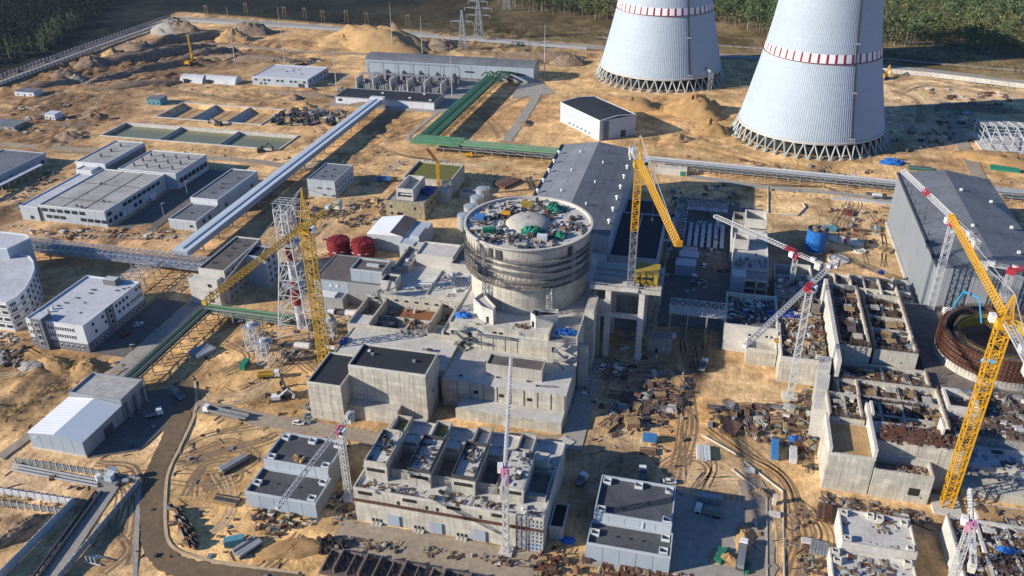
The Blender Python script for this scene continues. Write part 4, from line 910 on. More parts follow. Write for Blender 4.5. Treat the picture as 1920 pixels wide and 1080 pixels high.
# ---- green pipe racks
def rack_run(t, a, e, w, z, pipes, m, n, leg=True, th=.35, rail='green_grey', deck='green_grey', truss=2.0):
    a, e = Vector((*a, z)), Vector((*e, z)); d = (e - a).normalized(); s = Vector((-d.y, d.x, 0))
    for k in range(n):
        p, q = a.lerp(e, k / n), a.lerp(e, (k + 1) / n); b = MB()
        for o in (-w / 2, w / 2):
            b.bar(p + s * o, q + s * o, .3); b.bar(p + s * o - Vector((0, 0, truss)), q + s * o - Vector((0, 0, truss)), .3); b.bar(p + s * o, p + s * o - Vector((0, 0, truss)), .22); b.bar(p + s * o, q + s * o - Vector((0, 0, truss)), .2); b.bar(p + s * o + Vector((0, 0, 1.1)), q + s * o + Vector((0, 0, 1.1)), .12); b.bar(p + s * o, p + s * o + Vector((0, 0, 1.1)), .12)
        b.bar(p - s * w / 2, p + s * w / 2, .25)
        c = (p + q) / 2; b.obox(c.x, c.y, math.atan2(d.y, d.x), (q - p).length, w * .96, z - .25, z - .1)
        b.build('truss_bay', rail, t)
        if leg:
            b = MB()
            for o in (-w / 2 + .4, w / 2 - .4): b.bar(p + s * o - Vector((0, 0, truss)), Vector((p.x + s.x * o, p.y + s.y * o, 0)), .45)
            b.build('post', 'galv', t)
    for (o, r, dz, mm) in pipes:
        b = MB(); b.tube(a + s * o + Vector((0, 0, dz)), e + s * o + Vector((0, 0, dz)), r, 8); b.build('pipe', mm, t)
t = thing('green_pipe_rack', 'bright green pipe rack running from the substation to the turbine hall', 'pipe rack', (-185, 560, 0))
rack_run(t, (-185, 690), (-190.5, 530), 13, 6.5, [(-5, .9, .9, 'green_pipe'), (-3, .9, .9, 'green_pipe'), (-1.2, .7, .8, 'green_pipe'), (1, .7, .8, 'green_dark'), (3, .9, .9, 'green_pipe'), (5, .9, .9, 'green_pipe')], 'green', 11, rail='green_pipe')
rack_run(t, (-197, 524), (-95, 521.5), 12, 6.5, [(-4.6, .9, .9, 'green_pipe'), (-2.6, .9, .9, 'green_pipe'), (-.8, .6, .7, 'green_pipe'), (1.2, .8, .8, 'green_grey'), (3.2, .9, .9, 'green_pipe'), (4.9, .5, .7, 'green_pipe')], 'green', 9, rail='galv')
piece('junction_deck', 'green_pipe', t, -197.5, -163, 516, 531.5, 6.9, 8.1)
for k in range(6): piece('busbar_bridge', 'green_pipe', t, -196 + k * 4.5, -195 + k * 4.5, 690, 704, 6.4 + k % 2, 7.2 + k % 2)
b = MB()
for k in range(4): b.bar((-186 + k * 3, 672, 6.5), (-180 + k * 3, 688, 12.5), .8); b.bar((-172 + k * 3, 704, 6.5), (-180 + k * 3, 688, 12.5), .8)
b.build('inclined_frame', 'green_dark', t)
t = thing('grey_pipe_rack', 'long grey pipe rack with pale top running past the right cooling tower', 'pipe rack', (80, 518, 0))
rack_run(t, (-40, 522), (112, 512.5), 7, 6, [(-1.8, .8, .7, 'galv'), (0, .8, .7, 'galv'), (2, .8, .7, 'concrete_light')], 'galv', 22, rail='galv'); rack_run(t, (160, 514), (262, 508), 7, 6, [(-1.8, .8, .7, 'galv'), (0, .8, .7, 'galv'), (2, .8, .7, 'galv')], 'galv', 14, rail='galv')
for k in range(10): piece('cover_slab', 'concrete_light', t, -38 + k * 15, -23.4 + k * 15, 523.6 - k * .94, 527 - k * .94, 5.4, 6.4)
t = thing('substation_kiosk', 'small concrete kiosk with green door under the far pipe rack', 'kiosk', (-26, 518, 0))
block(t, -32, -12, 513, 518, 0, 4.6, 'concrete_light', 'concrete_light', par=.3); opening(t, 'f', -16, -13, 512.9, .2, 3, 'green_net', 'door', .2)
t = thing('pipe_trestle', 'dull green pipe trestle on posts from the warehouse corner to the white lattice chimney', 'pipe trestle', (-215, 260, 0))
rack_run(t, (-214.8, 230), (-214.8, 289.5), 6, 5.6, [(-1.8, .6, .6, 'green_grey'), (-.3, .6, .6, 'green_dark'), (1.2, .5, .5, 'green_grey')], 'g', 9, rail='green_grey', truss=1.2)
rack_run(t, (-215, 289.5), (-172, 289), 6, 5.6, [(-1.8, .6, .6, 'green_grey'), (-.3, .6, .6, 'green_dark'), (1.2, .5, .5, 'green_pipe')], 'g', 6, rail='green_grey', truss=1.2)

# ---- basins
def basins(name, label, x0, x1, y0, y1, n, zf, water, wallm='concrete_light'):
    t = thing(name, label, 'basin', ((x0 + x1) / 2, (y0 + y1) / 2, 0))
    piece('back_wall', wallm, t, x0, x1, y1 - 1, y1, zf - .5, .7); piece('front_wall', wallm, t, x0, x1, y0, y0 + 1, zf - .5, .7)
    piece('end_wall', wallm, t, x0, x0 + 1, y0 + 1, y1 - 1, zf - .5, .68); piece('end_wall', wallm, t, x1 - 1, x1, y0 + 1, y1 - 1, zf - .5, .68); piece('floor', wallm, t, x0, x1, y0, y1, zf - .6, zf)
    for k in range(1, n):
        x = x0 + (x1 - x0) * k / n
        b = MB(); b.add([(x - 2.6, y0 + 1, zf), (x - .3, y0 + 1, .6), (x + .3, y0 + 1, .6), (x + 2.6, y0 + 1, zf), (x - 2.6, y1 - 1, zf), (x - .3, y1 - 1, .6), (x + .3, y1 - 1, .6), (x + 2.6, y1 - 1, zf)], [(0, 3, 2, 1), (4, 5, 6, 7), (0, 1, 5, 4), (1, 2, 6, 5), (2, 3, 7, 6)]); b.build('divider', 'concrete_plain', t)
    for k in range(n):
        a, e = x0 + (x1 - x0) * k / n + 1.2, x0 + (x1 - x0) * (k + 1) / n - 1.2
        if water: piece('water', 'pond_water', t, a, e, y0 + 1, y1 - 1, zf + .1, zf + 2.4)
        else:
            piece('drain_channel', 'steel_dark', t, (a + e) / 2 - .4, (a + e) / 2 + .4, y0 + 1, y1 - 1, zf, zf + .12); piece('silt_floor', 'sand', t, a + 5, e - 2, y0 + 1.2, y1 - 1.2, zf, zf + .06)
    return t
basins('settling_pond', 'row of three concrete ponds holding green water, the nearer row', -430.5, -288, 501, 532, 3, -4.3, True)
basins('dry_basin', 'row of three dry concrete basins with sandy floors, behind the green ponds', -417, -327, 548, 587, 3, -3.3, False)

# ---- perimeter fence
def fence(label, pts, h, step, m, posts='concrete_light'):
    t = thing('perimeter_fence', label, 'fence', (*pts[0], 0)); b = MB(); p_ = MB()
    for a, c in zip(pts[:-1], pts[1:]):
        a, c = Vector((*a, 0)), Vector((*c, 0)); n = max(1, int((c - a).length / step))
        for i in range(n):
            p, q = a.lerp(c, i / n), a.lerp(c, (i + 1) / n); p_.bar(p - Vector((0, 0, 1)), p + Vector((0, 0, h + .5)), .35)
            e = p.lerp(q, .06); f = p.lerp(q, .94); b.bar(e + Vector((0, 0, h * .5 + .3)), f + Vector((0, 0, h * .5 + .3)), .12, h * .9)
    stuff(p_.build('posts', posts, t)); stuff(b.build('mesh_panels', m, t))
fence('inner perimeter fence running from the left edge to the far corner', [(-600, 540), (-603, 700), (-603, 862)], 3.2, 5, 'galv')
fence('outer perimeter fence beside the patrol road at far left', [(-618, 540), (-621, 700), (-621, 884)], 3.6, 5, 'concrete_grey')
fence('far perimeter fence along the back road up to the left cooling tower', [(-600, 864), (-400, 855), (-126, 826)], 3.0, 6, 'galv')
fence('pale panel perimeter fence at the far right behind the right cooling tower', [(120, 800), (180, 790), (248, 768), (330, 750)], 4.2, 4, 'concrete_light')

# ---- pylons and small poles
def pylon(px, py, h, arms, label):
    g = G(px, py); t = thing('power_pylon', label, 'pylon', g, 'power line pylons')
    b = MB(); w0 = h * .085
    prev = None
    for i in range(9):
        z = h * i / 8; w = w0 * (1 - i / 8) ** 1.1 + .5
        cur = [g + Vector((sx * w, sy * w, z)) for sx, sy in ((-1, -1), (1, -1), (1, 1), (-1, 1))]
        if prev:
            for k in range(4): b.bar(prev[k], cur[k], .45); b.bar(prev[k], cur[(k + 1) % 4], .3); b.bar(cur[k], cur[(k + 1) % 4], .3)
        prev = cur
    b.build('tower', 'galv', t)
    for f, l in arms:
        b = MB(); z = h * f
        for s_ in (-1, 1): b.bar(g + Vector((0, 0, z + 1.2)), g + Vector((s_ * l, 0, z)), .4); b.bar(g + Vector((0, 0, z - .6)), g + Vector((s_ * l, 0, z)), .4); b.tube(g + Vector((s_ * l, 0, z)), g + Vector((s_ * l, 0, z - 3)), .3, 5)
        b.build('crossarm', 'galv', t)
pylon(868, 92, 37, ((.72, 11),), 'slim single-arm lattice pylon behind the substation'); pylon(898, 76, 46, ((.55, 12), (.7, 14), (.84, 10)), 'tall three-arm lattice pylon behind the substation, right of the slim one'); pylon(950, 18, 40, ((.6, 12), (.8, 10)), 'far pylon at the top edge above the switchgear hall')
def pole_pair(px, py, label):
    g = G(px, py); t = thing('utility_pole', label, 'pole', g, 'paired poles along the back road')
    for dx in (-2, 2): b = MB(); b.tube(g + Vector((dx, 0, 0)), g + Vector((dx * .6, 0, 13)), .3, 5); b.build('pole', 'timber', t)
    b = MB(); b.bar(g + Vector((-3, 0, 11)), g + Vector((3, 0, 11)), .3); b.build('crossbar', 'timber', t)
for px, py in ((572, 35), (606, 40), (650, 41), (688, 44), (765, 48), (534, 33), (388, 30), (462, 26)): pole_pair(px, py, 'paired wooden poles standing on the shade-coloured heath beyond the back road')

# ---- sand and spoil heaps
def heap(px, py, rx, ry, h, m, label, seed, name='sand_heap', flatt=0.0, rz=0.0):
    g = G(px, py); r = np.random.default_rng(seed); n, k = 26, 9; b = MB(); V = []
    ph = r.random(6) * 6.28
    for i in range(k + 1):
        q = i / k
        for j in range(n):
            a = 6.2832 * j / n; rad = (1 - q) * (1 + .16 * math.sin(2 * a + ph[0]) + .10 * math.sin(3 * a + ph[1]) + .05 * math.sin(7 * a + ph[2])) * (1 + .05 * r.standard_normal())
            z = h * (min(1, (q * (1.0 + flatt))) ** 1.05) * (1 + .05 * math.sin(3 * a + ph[3])) + .10 * h * r.standard_normal() * (q < .95) * (q > 0)
            x, y = rx * rad * math.cos(a), ry * rad * math.sin(a); c, s = math.cos(rz), math.sin(rz)
            V.append((g.x + x * c - y * s, g.y + x * s + y * c, z - .8 * (i == 0)))
    F = [(i * n + j, i * n + (j + 1) % n, (i + 1) * n + (j + 1) % n, (i + 1) * n + j) for i in range(k) for j in range(n)]
    b.add(V, F); return tag(b.build(name, m, smooth=True), label, 'heap')
heap(705, 86, 62, 26, 17, 'sand', 'largest pale sand heap behind the long switchgear hall', 1, flatt=.8)
heap(650, 84, 30, 18, 9, 'sand', 'lower sand heap leaning on the left flank of the largest heap', 2, flatt=.3)
heap(438, 74, 19, 13, 10, 'sand', 'pointed pale sand heap beside dark spoil near the far left corner', 3, flatt=.3); heap(470, 62, 30, 14, 10, 'spoil', 'dark brown spoil ridge right of the pointed pale heap', 4, 'spoil_heap', .5)
heap(322, 60, 30, 16, 10, 'gravel_grey', 'pale gravel heap close to the fence corner at far left', 5, flatt=.5); heap(345, 62, 24, 14, 12, 'spoil', 'brown spoil heap right of the pale gravel heap', 6, 'spoil_heap', .4)
heap(260, 98, 24, 16, 9, 'spoil', 'long lumpy spoil bank in the middle of the far left diggings', 7, 'spoil_heap', .7, .5); heap(212, 104, 12, 10, 7, 'sand', 'small sandy mound at the end of the lumpy spoil bank', 8); heap(175, 122, 16, 12, 8, 'spoil', 'grey-brown spoil mound near the left fence', 9, 'spoil_heap', .4)
heap(120, 142, 14, 9, 5, 'spoil', 'dark spoil mound beside the track at far left', 10, 'spoil_heap', .4); heap(145, 150, 9, 8, 5, 'gravel_grey', 'small grey heap right of the dark mound by the track', 11); heap(130, 258, 12, 7, 4, 'spoil', 'dark earth mound at the left end of the green ponds', 12, 'spoil_heap', .4)
heap(828, 88, 24, 14, 7, 'spoil', 'rough grey spoil heap below the slim pylon', 13, 'spoil_heap', .4); heap(1065, 118, 20, 11, 7, 'spoil', 'rough spoil heap between switchgear hall and left cooling tower', 14, 'spoil_heap', .5)
heap(1303, 210, 27, 19, 13, 'sand_orange', 'orange sand heap right in front of the left cooling tower', 15, flatt=.2); heap(1330, 246, 16, 12, 9, 'sand_orange', 'steep orange sand heap between the two cooling towers', 16); heap(1268, 262, 14, 8, 4, 'sand', 'low sand heap above the far pipe rack', 17, flatt=.4)
heap(1186, 197, 20, 13, 5, 'sand_orange', 'wide low orange sand bank behind the turned hall', 18, flatt=1.0); heap(1875, 300, 26, 15, 4, 'sand_orange', 'orange earth bank under the white steel skeleton', 19, flatt=1.0); heap(1830, 205, 30, 10, 4, 'spoil', 'brown spoil bank in the tower shadow at far right', 20, 'spoil_heap', .6)
heap(555, 186, 8, 6, 4, 'spoil', 'small dark-sided mound before the control building', 21, 'spoil_heap'); heap(572, 200, 9, 6, 3.5, 'sand', 'low sandy mound above the scrap yard', 22)
heap(985, 232, 7, 7, 2.5, 'spoil', 'small heap beside the concrete road left of the turned hall', 23, 'spoil_heap'); heap(1370, 265, 10, 6, 3, 'sand', 'little sand heap behind the far pipe rack', 24)
heap(62, 688, 6, 5, 1.5, 'gravel_grey', 'pale flat heap inside the round earth pit at lower left', 25, flatt=1.0); heap(100, 682, 9, 5, 2.2, 'sand_orange', 'reddish earth bank in front of the white office block', 26, flatt=.6); heap(165, 692, 9, 6, 3.0, 'sand_orange', 'orange earth heap at the near corner of the white office block', 27, flatt=.4)
heap(20, 1010, 3.5, 8, 2.4, 'spoil', 'long dug earth ridge behind the dark wall at lower left', 28, 'spoil_heap', .8, -.5); heap(50, 985, 3, 7, 2.2, 'spoil', 'second dug earth ridge nearer the dark wall at lower left', 29, 'spoil_heap', .8, -.5)
heap(1365, 1050, 6, 4, 2.4, 'sand', 'pale sand heap beside green panels at the bottom edge', 30); heap(1395, 1010, 4, 6, 2.0, 'sand', 'sand ridge along the edge of the shaded yard', 31); heap(1425, 925, 4, 3, 2, 'spoil', 'small spoil heap at the bend of the kerb line', 32, 'spoil_heap')
heap(550, 1030, 12, 5, 1.2, 'sand_orange', 'smooth orange sand ramp left of the dark pile foundations', 33, flatt=1.5, rz=.5)

for i, (px, py, rx, ry, h, rz, lab) in enumerate(((285, 106, 62, 10, 7, .95, 'long rough earth bank behind the far left excavation'), (352, 78, 48, 9, 8, .9, 'long earth bank rising toward the pale gravel heap'), (300, 128, 52, 5, 5, .95, 'narrow bank along the dark excavation at far left'), (470, 112, 60, 7, 4.5, .1, 'broad brown bank behind the storage tents'), (395, 100, 30, 7, 5, .7, 'short brown bank left of the first lightning mast'),
                                              (270, 160, 34, 5, 4, .5, 'low dark bank left of the storage tents'), (205, 148, 22, 6, 4, .9, 'low bank beside the winding track'), (90, 160, 30, 6, 3.5, .8, 'low brown bank above the left shed'), (560, 178, 36, 4, 3, 0, 'low earth bank before the control building'), (690, 198, 20, 4, 2.5, .2, 'low sandy bank under the light blue gallery end'), (1010, 108, 44, 6, 5, .15, 'rough bank behind the right end of the switchgear hall'), (120, 236, 24, 4, 2.5, .3, 'low earth bank above the dark mound by the ponds'))):
    heap(px, py, rx, ry, h, 'spoil', lab, 60 + i, 'spoil_bank', .7, rz)
# ================================================================ COOLING TOWERS
def cooling_tower(label, cx, cy, r0, H, bandz, ladder_az, zb=9.5):
    t = thing('cooling_tower', label, 'cooling tower', (cx, cy, 0), 'cooling towers')
    def rad(z):
        k = (z - H * .85) / (H * .85); return r0 * (0.60 + 0.40 * (math.sqrt(1 + 5 * k * k) - 1) / (math.sqrt(6) - 1))
    n = 800; prof = [(rad(z), z) for z in np.linspace(zb, H, 40)]
    ribs = lambda i: 1.0 + (0.0028 if i % 4 == 0 else 0.0)
    b = MB(); b.lathe(prof, cx, cy, n, rad=ribs); b.build('shell', 'tower_shell', t)
    b = MB(); b.lathe([(r - 1.0, z) for r, z in prof[::-1]], cx, cy, 120); b.build('inner_shell', 'concrete_grey', t)
    b = MB(); b.lathe([(rad(zb) - 1.0, zb), (rad(zb) + .5, zb - .4), (rad(zb) + .6, zb + .8), (rad(zb), zb + 1)], cx, cy, 120); b.build('ring_beam', 'concrete_light', t)
    b = MB(); b.lathe([(rad(H) - 1, H), (rad(H) + .9, H), (rad(H) + .9, H - 1.6), (rad(H), H - 1.6)], cx, cy, 120); b.build('top_ring', 'concrete_light', t)
    m = 46; lw = []
    lm = MB(); rb, rt = rad(0) + 1.6, rad(zb) - .3; a = math.pi / m
    lm.bar((rb, 0, 0), (rt * math.cos(a), rt * math.sin(a), zb), .8); lm.bar((rb, 0, 0), (rt * math.cos(-a), rt * math.sin(-a), zb), .8); lm.box(rb - 1.2, rb + 1.2, -1.2, 1.2, -.2, .7)
    ob = lm.build('leg', 'leg_grey', t, local=True); ob.location = (0, 0, 0)
    for k in range(1, m): share('leg', ob.data, t, rz=6.28318 * k / m, local=True)
    b = MB(); b.lathe([(rb - 3, -.3), (rb - 3, .9), (rb - 4, .9), (rb - 4, -.3)], cx, cy, 90); b.build('basin_wall', 'concrete_grey', t)
    b = MB(); b.lathe([(rad(zb) - 5, 0), (rad(zb) - 5, zb - 1), (0.1, zb - .5)], cx, cy, 80); b.build('fill_pack', 'dark_opening', t)
    for zb_ in bandz:
        w = 5.4; k = 44
        b = MB(); b.lathe([(rad(zb_ - w / 2) + .28, zb_ - w / 2), (rad(zb_ + w / 2) + .28, zb_ + w / 2)], cx, cy, 144); b.build('white_band', 'band_white', t)
        s_ = MB(); r1, r2 = rad(zb_ - w / 2) + .36, rad(zb_ + w / 2) + .36; aw = 6.2832 / k * .14
        s_.add([(r * math.cos(q), r * math.sin(q), z) for r, z, q in ((r1, zb_ - w / 2, -aw), (r1, zb_ - w / 2, aw), (r2, zb_ + w / 2, aw), (r2, zb_ + w / 2, -aw))], [(0, 1, 2, 3)]); o0 = s_.build('red_stripe', 'band_red', t, local=True)
        for i in range(1, k): share('red_stripe', o0.data, t, rz=6.28318 * i / k, local=True)
        b = MB(); b.lathe([(rad(zb_ - w / 2) + .9, zb_ - w / 2 - .1), (rad(zb_ - w / 2) + .9, zb_ - w / 2 - .5), (rad(zb_ - w / 2), zb_ - w / 2 - .5)], cx, cy, 120); b.build('band_ledge', 'band_red', t)
    # ladder up the shell
    b = MB(); zs = np.linspace(zb + 3, H, 30)
    for za, zc in zip(zs[:-1], zs[1:]):
        for da in (-.012, .012): b.bar((cx + (rad(za) + .5) * math.cos(ladder_az + da), cy + (rad(za) + .5) * math.sin(ladder_az + da), za), (cx + (rad(zc) + .5) * math.cos(ladder_az + da), cy + (rad(zc) + .5) * math.sin(ladder_az + da), zc), .35)
        b.bar((cx + (rad(za) + .4) * math.cos(ladder_az), cy + (rad(za) + .4) * math.sin(ladder_az), za), (cx + (rad(zc) + .4) * math.cos(ladder_az), cy + (rad(zc) + .4) * math.sin(ladder_az), zc), .7)
    b.build('ladder_cage', 'steel_dark', t)
    for z in (zb + 3, zb + 32, zb + 62, zb + 90):
        x, y = cx + (rad(z) + 1) * math.cos(ladder_az), cy + (rad(z) + 1) * math.sin(ladder_az); piece('ladder_platform', 'steel_grey', t, x - 1.4, x + 1.4, y - 1, y + 1, z - .3, z + .8)
    return t, rad
cooling_tower('right cooling tower, pale blue ribbed shell with a red-striped white band mid-height', 67.7, 613.6, 51.8, 140, (62.5, 131), R(-62))
tL, radL = cooling_tower('left cooling tower, its striped band cut by the top edge of the picture', -49.2, 749.8, 54.4, 140, (61.5, 131), R(-58))
t = thing('stair_tower', 'blue-grey lattice stair tower at the foot of the left cooling tower', 'stair tower', (-12, 663, 0))
b = MB(); g = G(1330, 168); lattice(b, g, g + Vector((0, 0, 15)), 3.2, 6, .35); b.build('frame', 'galv', t); b = MB(); b.bar(g + Vector((0, 0, 15)), g + Vector((-9, 10, 17)), 1.4); b.build('walkway', 'galv', t)

# ================================================================ REACTOR UNIT 1
RC = Vector((-69.8, 312.5)); RT_Z = 53.0; TZ = 23.0
t = thing('reactor_building', 'round concrete reactor building under construction ringed by scaffolding, on a stepped base', 'reactor building', (RC.x, RC.y, 0))
# stepped base
block(t, -94, -41, 275, 350, 0, TZ, 'concrete', 'concrete_light', par=.5, name='base_wall')
for y, dx in ((275.0, 0),): piece('wall_ledge', 'concrete_light', t, -94, -53, y - .5, y + .02, TZ - 3.4, TZ - 2.9)
piece('corner_wall', 'concrete_plain', t, -53, -41.2, 271.5, 275, 12, TZ - 1.2); piece('corner_parapet', 'concrete_plain', t, -53, -52.4, 271.5, 282, TZ - 1.2, TZ + 1.6); piece('corner_parapet', 'concrete_plain', t, -41.8, -41.2, 271.5, 296, TZ - 1.2, TZ + 2.4); piece('corner_floor', 'concrete_grey', t, -52.4, -41.8, 271.6, 275, TZ - 1.2, TZ - .9)
piece('side_buttress', 'concrete_plain', t, -41, -37.4, 274, 276.2, 0, TZ - 3); piece('side_buttress', 'concrete_plain', t, -41, -37.4, 288, 300, 0, TZ + 5.5)  # rear buttress made taller and longer to extend the shadow on the yard
for x, z in ((-92.5, 18.6), (-88, 15.2), (-75.2, 19.8), (-72.6, 19.8), (-85.4, 18.2), (-85.2, 14.6), (-50.5, 18.2), (-89, 13)): opening(t, 'f', x - .7, x + .7, 274.95 if x < -53 else 271.5, z - 1.2, z + 1.2, 'dark_opening', 'doorway', .14)
for x in (-86, -81, -76, -71, -66): piece('wall_joint', 'concrete_grey', t, x, x + .2, 274.85, 275.02, 12.2, TZ - 3.6)
# cylinder
def cyl(name, m, prof, n=96, smooth=False): b = MB(); b.lathe(prof, RC.x, RC.y, n); return b.build(name, m, t, smooth=smooth)
cyl('lower_wall', 'concrete', [(24.4, TZ - .6), (24.4, 38.2)])
cyl('middle_wall', 'concrete', [(25.2, 38.0), (25.2, 46.4)]); cyl('upper_wall', 'concrete_plain', [(26.0, 46.2), (26.2, RT_Z)])
for z, r in ((44.6, 26.9), (47.2, 27.2), (41.6, 27.0)):
    cyl('walkway_ring', 'steel_grey', [(r, z), (r, z - .3), (r - 1.9, z - .3), (r - 1.9, z), (r, z)])
    b = MB(); k = 72
    for i in range(k):
        a, c = 6.28318 * i / k, 6.28318 * (i + 1) / k; p = Vector((RC.x + r * math.cos(a), RC.y + r * math.sin(a), z)); q = Vector((RC.x + r * math.cos(c), RC.y + r * math.sin(c), z))
        b.bar(p, p + Vector((0, 0, 1.2)), .1); b.bar(p + Vector((0, 0, 1.2)), q + Vector((0, 0, 1.2)), .1); b.bar(p + Vector((0, 0, .6)), q + Vector((0, 0, .6)), .08)
    stuff(b.build('railing', 'rebar', t))
# hanging scaffold belt
b = MB(); k = 110
for i in range(k):
    a, c = 6.28318 * i / k, 6.28318 * (i + 1) / k
    for r, z0, z1 in ((26.9, 34.8, 41.4), (25.2, 34.6, 41.4)):
        if r < 26: r2 = r
        p = [Vector((RC.x + (r - (0 if z > 36 else .8)) * math.cos(a), RC.y + (r - (0 if z > 36 else .8)) * math.sin(a), z)) for z in (z0, z1)]
        b.bar(p[0], p[1], .1)
        for z in np.arange(z0, z1 + .1, 1.65): b.bar((RC.x + r * math.cos(a), RC.y + r * math.sin(a), z), (RC.x + r * math.cos(c), RC.y + r * math.sin(c), z), .09)
    if i % 2: b.bar((RC.x + 26.9 * math.cos(a), RC.y + 26.9 * math.sin(a), 34.8), (RC.x + 26.9 * math.cos(c), RC.y + 26.9 * math.sin(c), 38.1), .1)
    b.bar((RC.x + 26.9 * math.cos(a), RC.y + 26.9 * math.sin(a), 38.1), (RC.x + 25.2 * math.cos(a), RC.y + 25.2 * math.sin(a), 38.1), .1)
stuff(b.build('scaffold_belt', 'scaffold', t))
for z in (35.0, 38.1): cyl('scaffold_deck', 'concrete_grey', [(26.8, z), (26.8, z - .12), (25.0, z - .12), (25.0, z), (26.8, z)])
b = MB()
for i in range(80):
    a, c = 6.28318 * i / 80, 6.28318 * (i + 1) / 80
    if not (math.pi * .9 < a < math.pi * 1.35): continue
    for r in (27.2, 25.8):
        b.bar((RC.x + r * math.cos(a), RC.y + r * math.sin(a), 37), (RC.x + (r - .2) * math.cos(a), RC.y + (r - .2) * math.sin(a), 51.5), .12)
        for z in np.arange(37, 51, 2): b.bar((RC.x + r * math.cos(a), RC.y + r * math.sin(a), z), (RC.x + r * math.cos(c), RC.y + r * math.sin(c), z), .12)
stuff(b.build('side_scaffold', 'steel_dark', t))
cyl('top_rim', 'concrete_light', [(26.9, RT_Z - .9), (26.9, RT_Z), (25.9, RT_Z), (25.9, RT_Z - 1.3)]); cyl('top_deck', 'concrete_light', [(26, RT_Z - 1.2), (0.05, RT_Z - .9)])
cyl('rim_band', 'steel_grey', [(26.98, RT_Z - .5), (26.98, RT_Z - .9), (26.2, RT_Z - .9)])
cyl('cap_dome', 'concrete_plain', [(9.6 * math.cos(a), RT_Z - 1.1 + 3.0 * math.sin(a)) for a in np.linspace(0, 1.52, 9)], 48, True)
for az, w in ((-112, 1.6), (-104, 2.4), (-38, 2.2), (-122, 1.4)):
    a = R(az); x, y = RC.x + 26.2 * math.cos(a), RC.y + 26.2 * math.sin(a); piece('formwork_gate', 'steel_dark', t, x - .4, x + .4, y - w / 2, y + w / 2, 47.4, 51.2, rz=a)
for az in (-118, -36, -8): 
    b = MB(); a = R(az); p = Vector((RC.x + 27.3 * math.cos(a), RC.y + 27.3 * math.sin(a), 36)); lattice(b, p, p + Vector((0, 0, 15)), 1.1, 8, .14); b.build('ladder_tower', 'galv', t)
p = Vector((RC.x + 25.9 * math.cos(R(-58)), RC.y + 25.9 * math.sin(R(-58)) , TZ)); b = MB(); lattice(b, p, p + Vector((0, 0, 12)), 2.0, 6, .22); b.build('ladder_tower', 'steel_white', t)
# wedge-shaped pavilions at the foot of the drum
b = MB(); b.prism([(-86.5, 285), (-81.5, 279.5), (-76.2, 277.4), (-76.0, 281.0), (-79, 284.5), (-84, 291)], TZ - .5, [TZ + 5.6, TZ + 5.4, TZ + 5.2, TZ + 5.2, TZ + 5.4, TZ + 5.6]); b.build('steam_pavilion', 'concrete_light', t)
b = MB(); b.ring([(-86.5, 285), (-81.5, 279.5), (-76.2, 277.4), (-76.0, 281.0), (-79, 284.5), (-84, 291)], .5, TZ + 5.2, TZ + 6.2); b.build('pavilion_parapet', 'concrete_light', t)
b = MB(); b.prism([(-61.8, 281), (-59.2, 278.6), (-51, 281.4), (-51.5, 286), (-61, 284)], TZ - .5, TZ + 4.2); b.build('lock_pavilion', 'concrete_light', t)
b = MB(); b.ring([(-61.8, 281), (-59.2, 278.6), (-51, 281.4), (-51.5, 286), (-61, 284)], .4, TZ + 4.2, TZ + 5.2); b.build('pavilion_parapet', 'concrete_light', t); piece('pavilion_roof', 'roof_dark', t, -60, -52, 281, 284, TZ + 4.2, TZ + 4.3)
piece('doorway', 'dark_opening', t, -60.9, -60.0, 279.2, 279.9, TZ - .4, TZ + 2, rz=R(-42)); piece('doorway', 'dark_opening', t, -79.4, -78.2, 278.3, 278.8, TZ - .4, TZ + 2.4, rz=R(-20))
# steps in front of the base: lower slabs
block(t, -90, -41.6, 251.2, 275, 0, 12.1, 'concrete', 'concrete_light', par=.12, pw=.2, name='step_wall'); block(t, -82.5, -41.9, 243.6, 251.15, 0, 4.9, 'concrete', 'concrete_light', par=.12, pw=.2, name='low_step_wall')
for k in range(9): piece('pilaster', 'concrete_grey', t, -84 + k * 5.2, -83.7 + k * 5.2, 250.98, 251.22, 4.9, 11.9)
for x in (-66.5, -55.6, -76.5): opening(t, 'f', x - .9, x + .9, 251.2, 7.4, 8.8, 'dark_opening', 'vent_opening', .12)
block(t, -74.2, -52.2, 257.8, 265.4, 11.9, 17.2, 'concrete_plain', 'roof_brown', par=.6, name='roof_house_wall')
piece('roof_hatch', 'concrete_light', t, -79.4, -76.6, 262.6, 266, 12, 12.9)
for x in (-58, -54, -84, -70): piece('roof_curb', 'steel_dark', t, x, x + 1.3, 254.6 + (x % 3), 255.2 + (x % 3), 12, 12.5)
b = MB(); b.bar((-52, 254.6, 12.6), (-46.5, 255.6, 12.4), .35, .7); b.build('gutter_trough', 'steel_grey', t)
def stair(t, x, y, z0, n, dx, m='steel_grey', fl=3.0, rise=2.6, w=1.4, d=2.8):
    for k in range(n):
        z = z0 + k * rise; s = 1 if k % 2 else -1; b = MB()
        a = Vector((x - s * fl / 2, y + (k % 2) * w, z)); c = Vector((x + s * fl / 2, y + (k % 2) * w, z + rise)); b.bar(a, c, w, .2); b.bar(a + Vector((0, -w / 2, 1)), c + Vector((0, -w / 2, 1)), .12); b.bar(a + Vector((0, -w / 2, 0)), a + Vector((0, -w / 2, 1)), .12); b.build('stair_flight', m, t)
        piece('stair_landing', m, t, x + s * fl / 2 - .2, x + s * fl / 2 + 1.4, y - w / 2, y + w * 1.5, z + rise - .15, z + rise) if s > 0 else piece('stair_landing', m, t, x + s * fl / 2 - 1.4, x + s * fl / 2 + .2, y - w / 2, y + w * 1.5, z + rise - .15, z + rise)
stair(t, -47, 268, 12.2, 4, 1, 'steel_grey'); stair(t, -88.5, 272, 12.2, 4, 1, 'steel_grey')
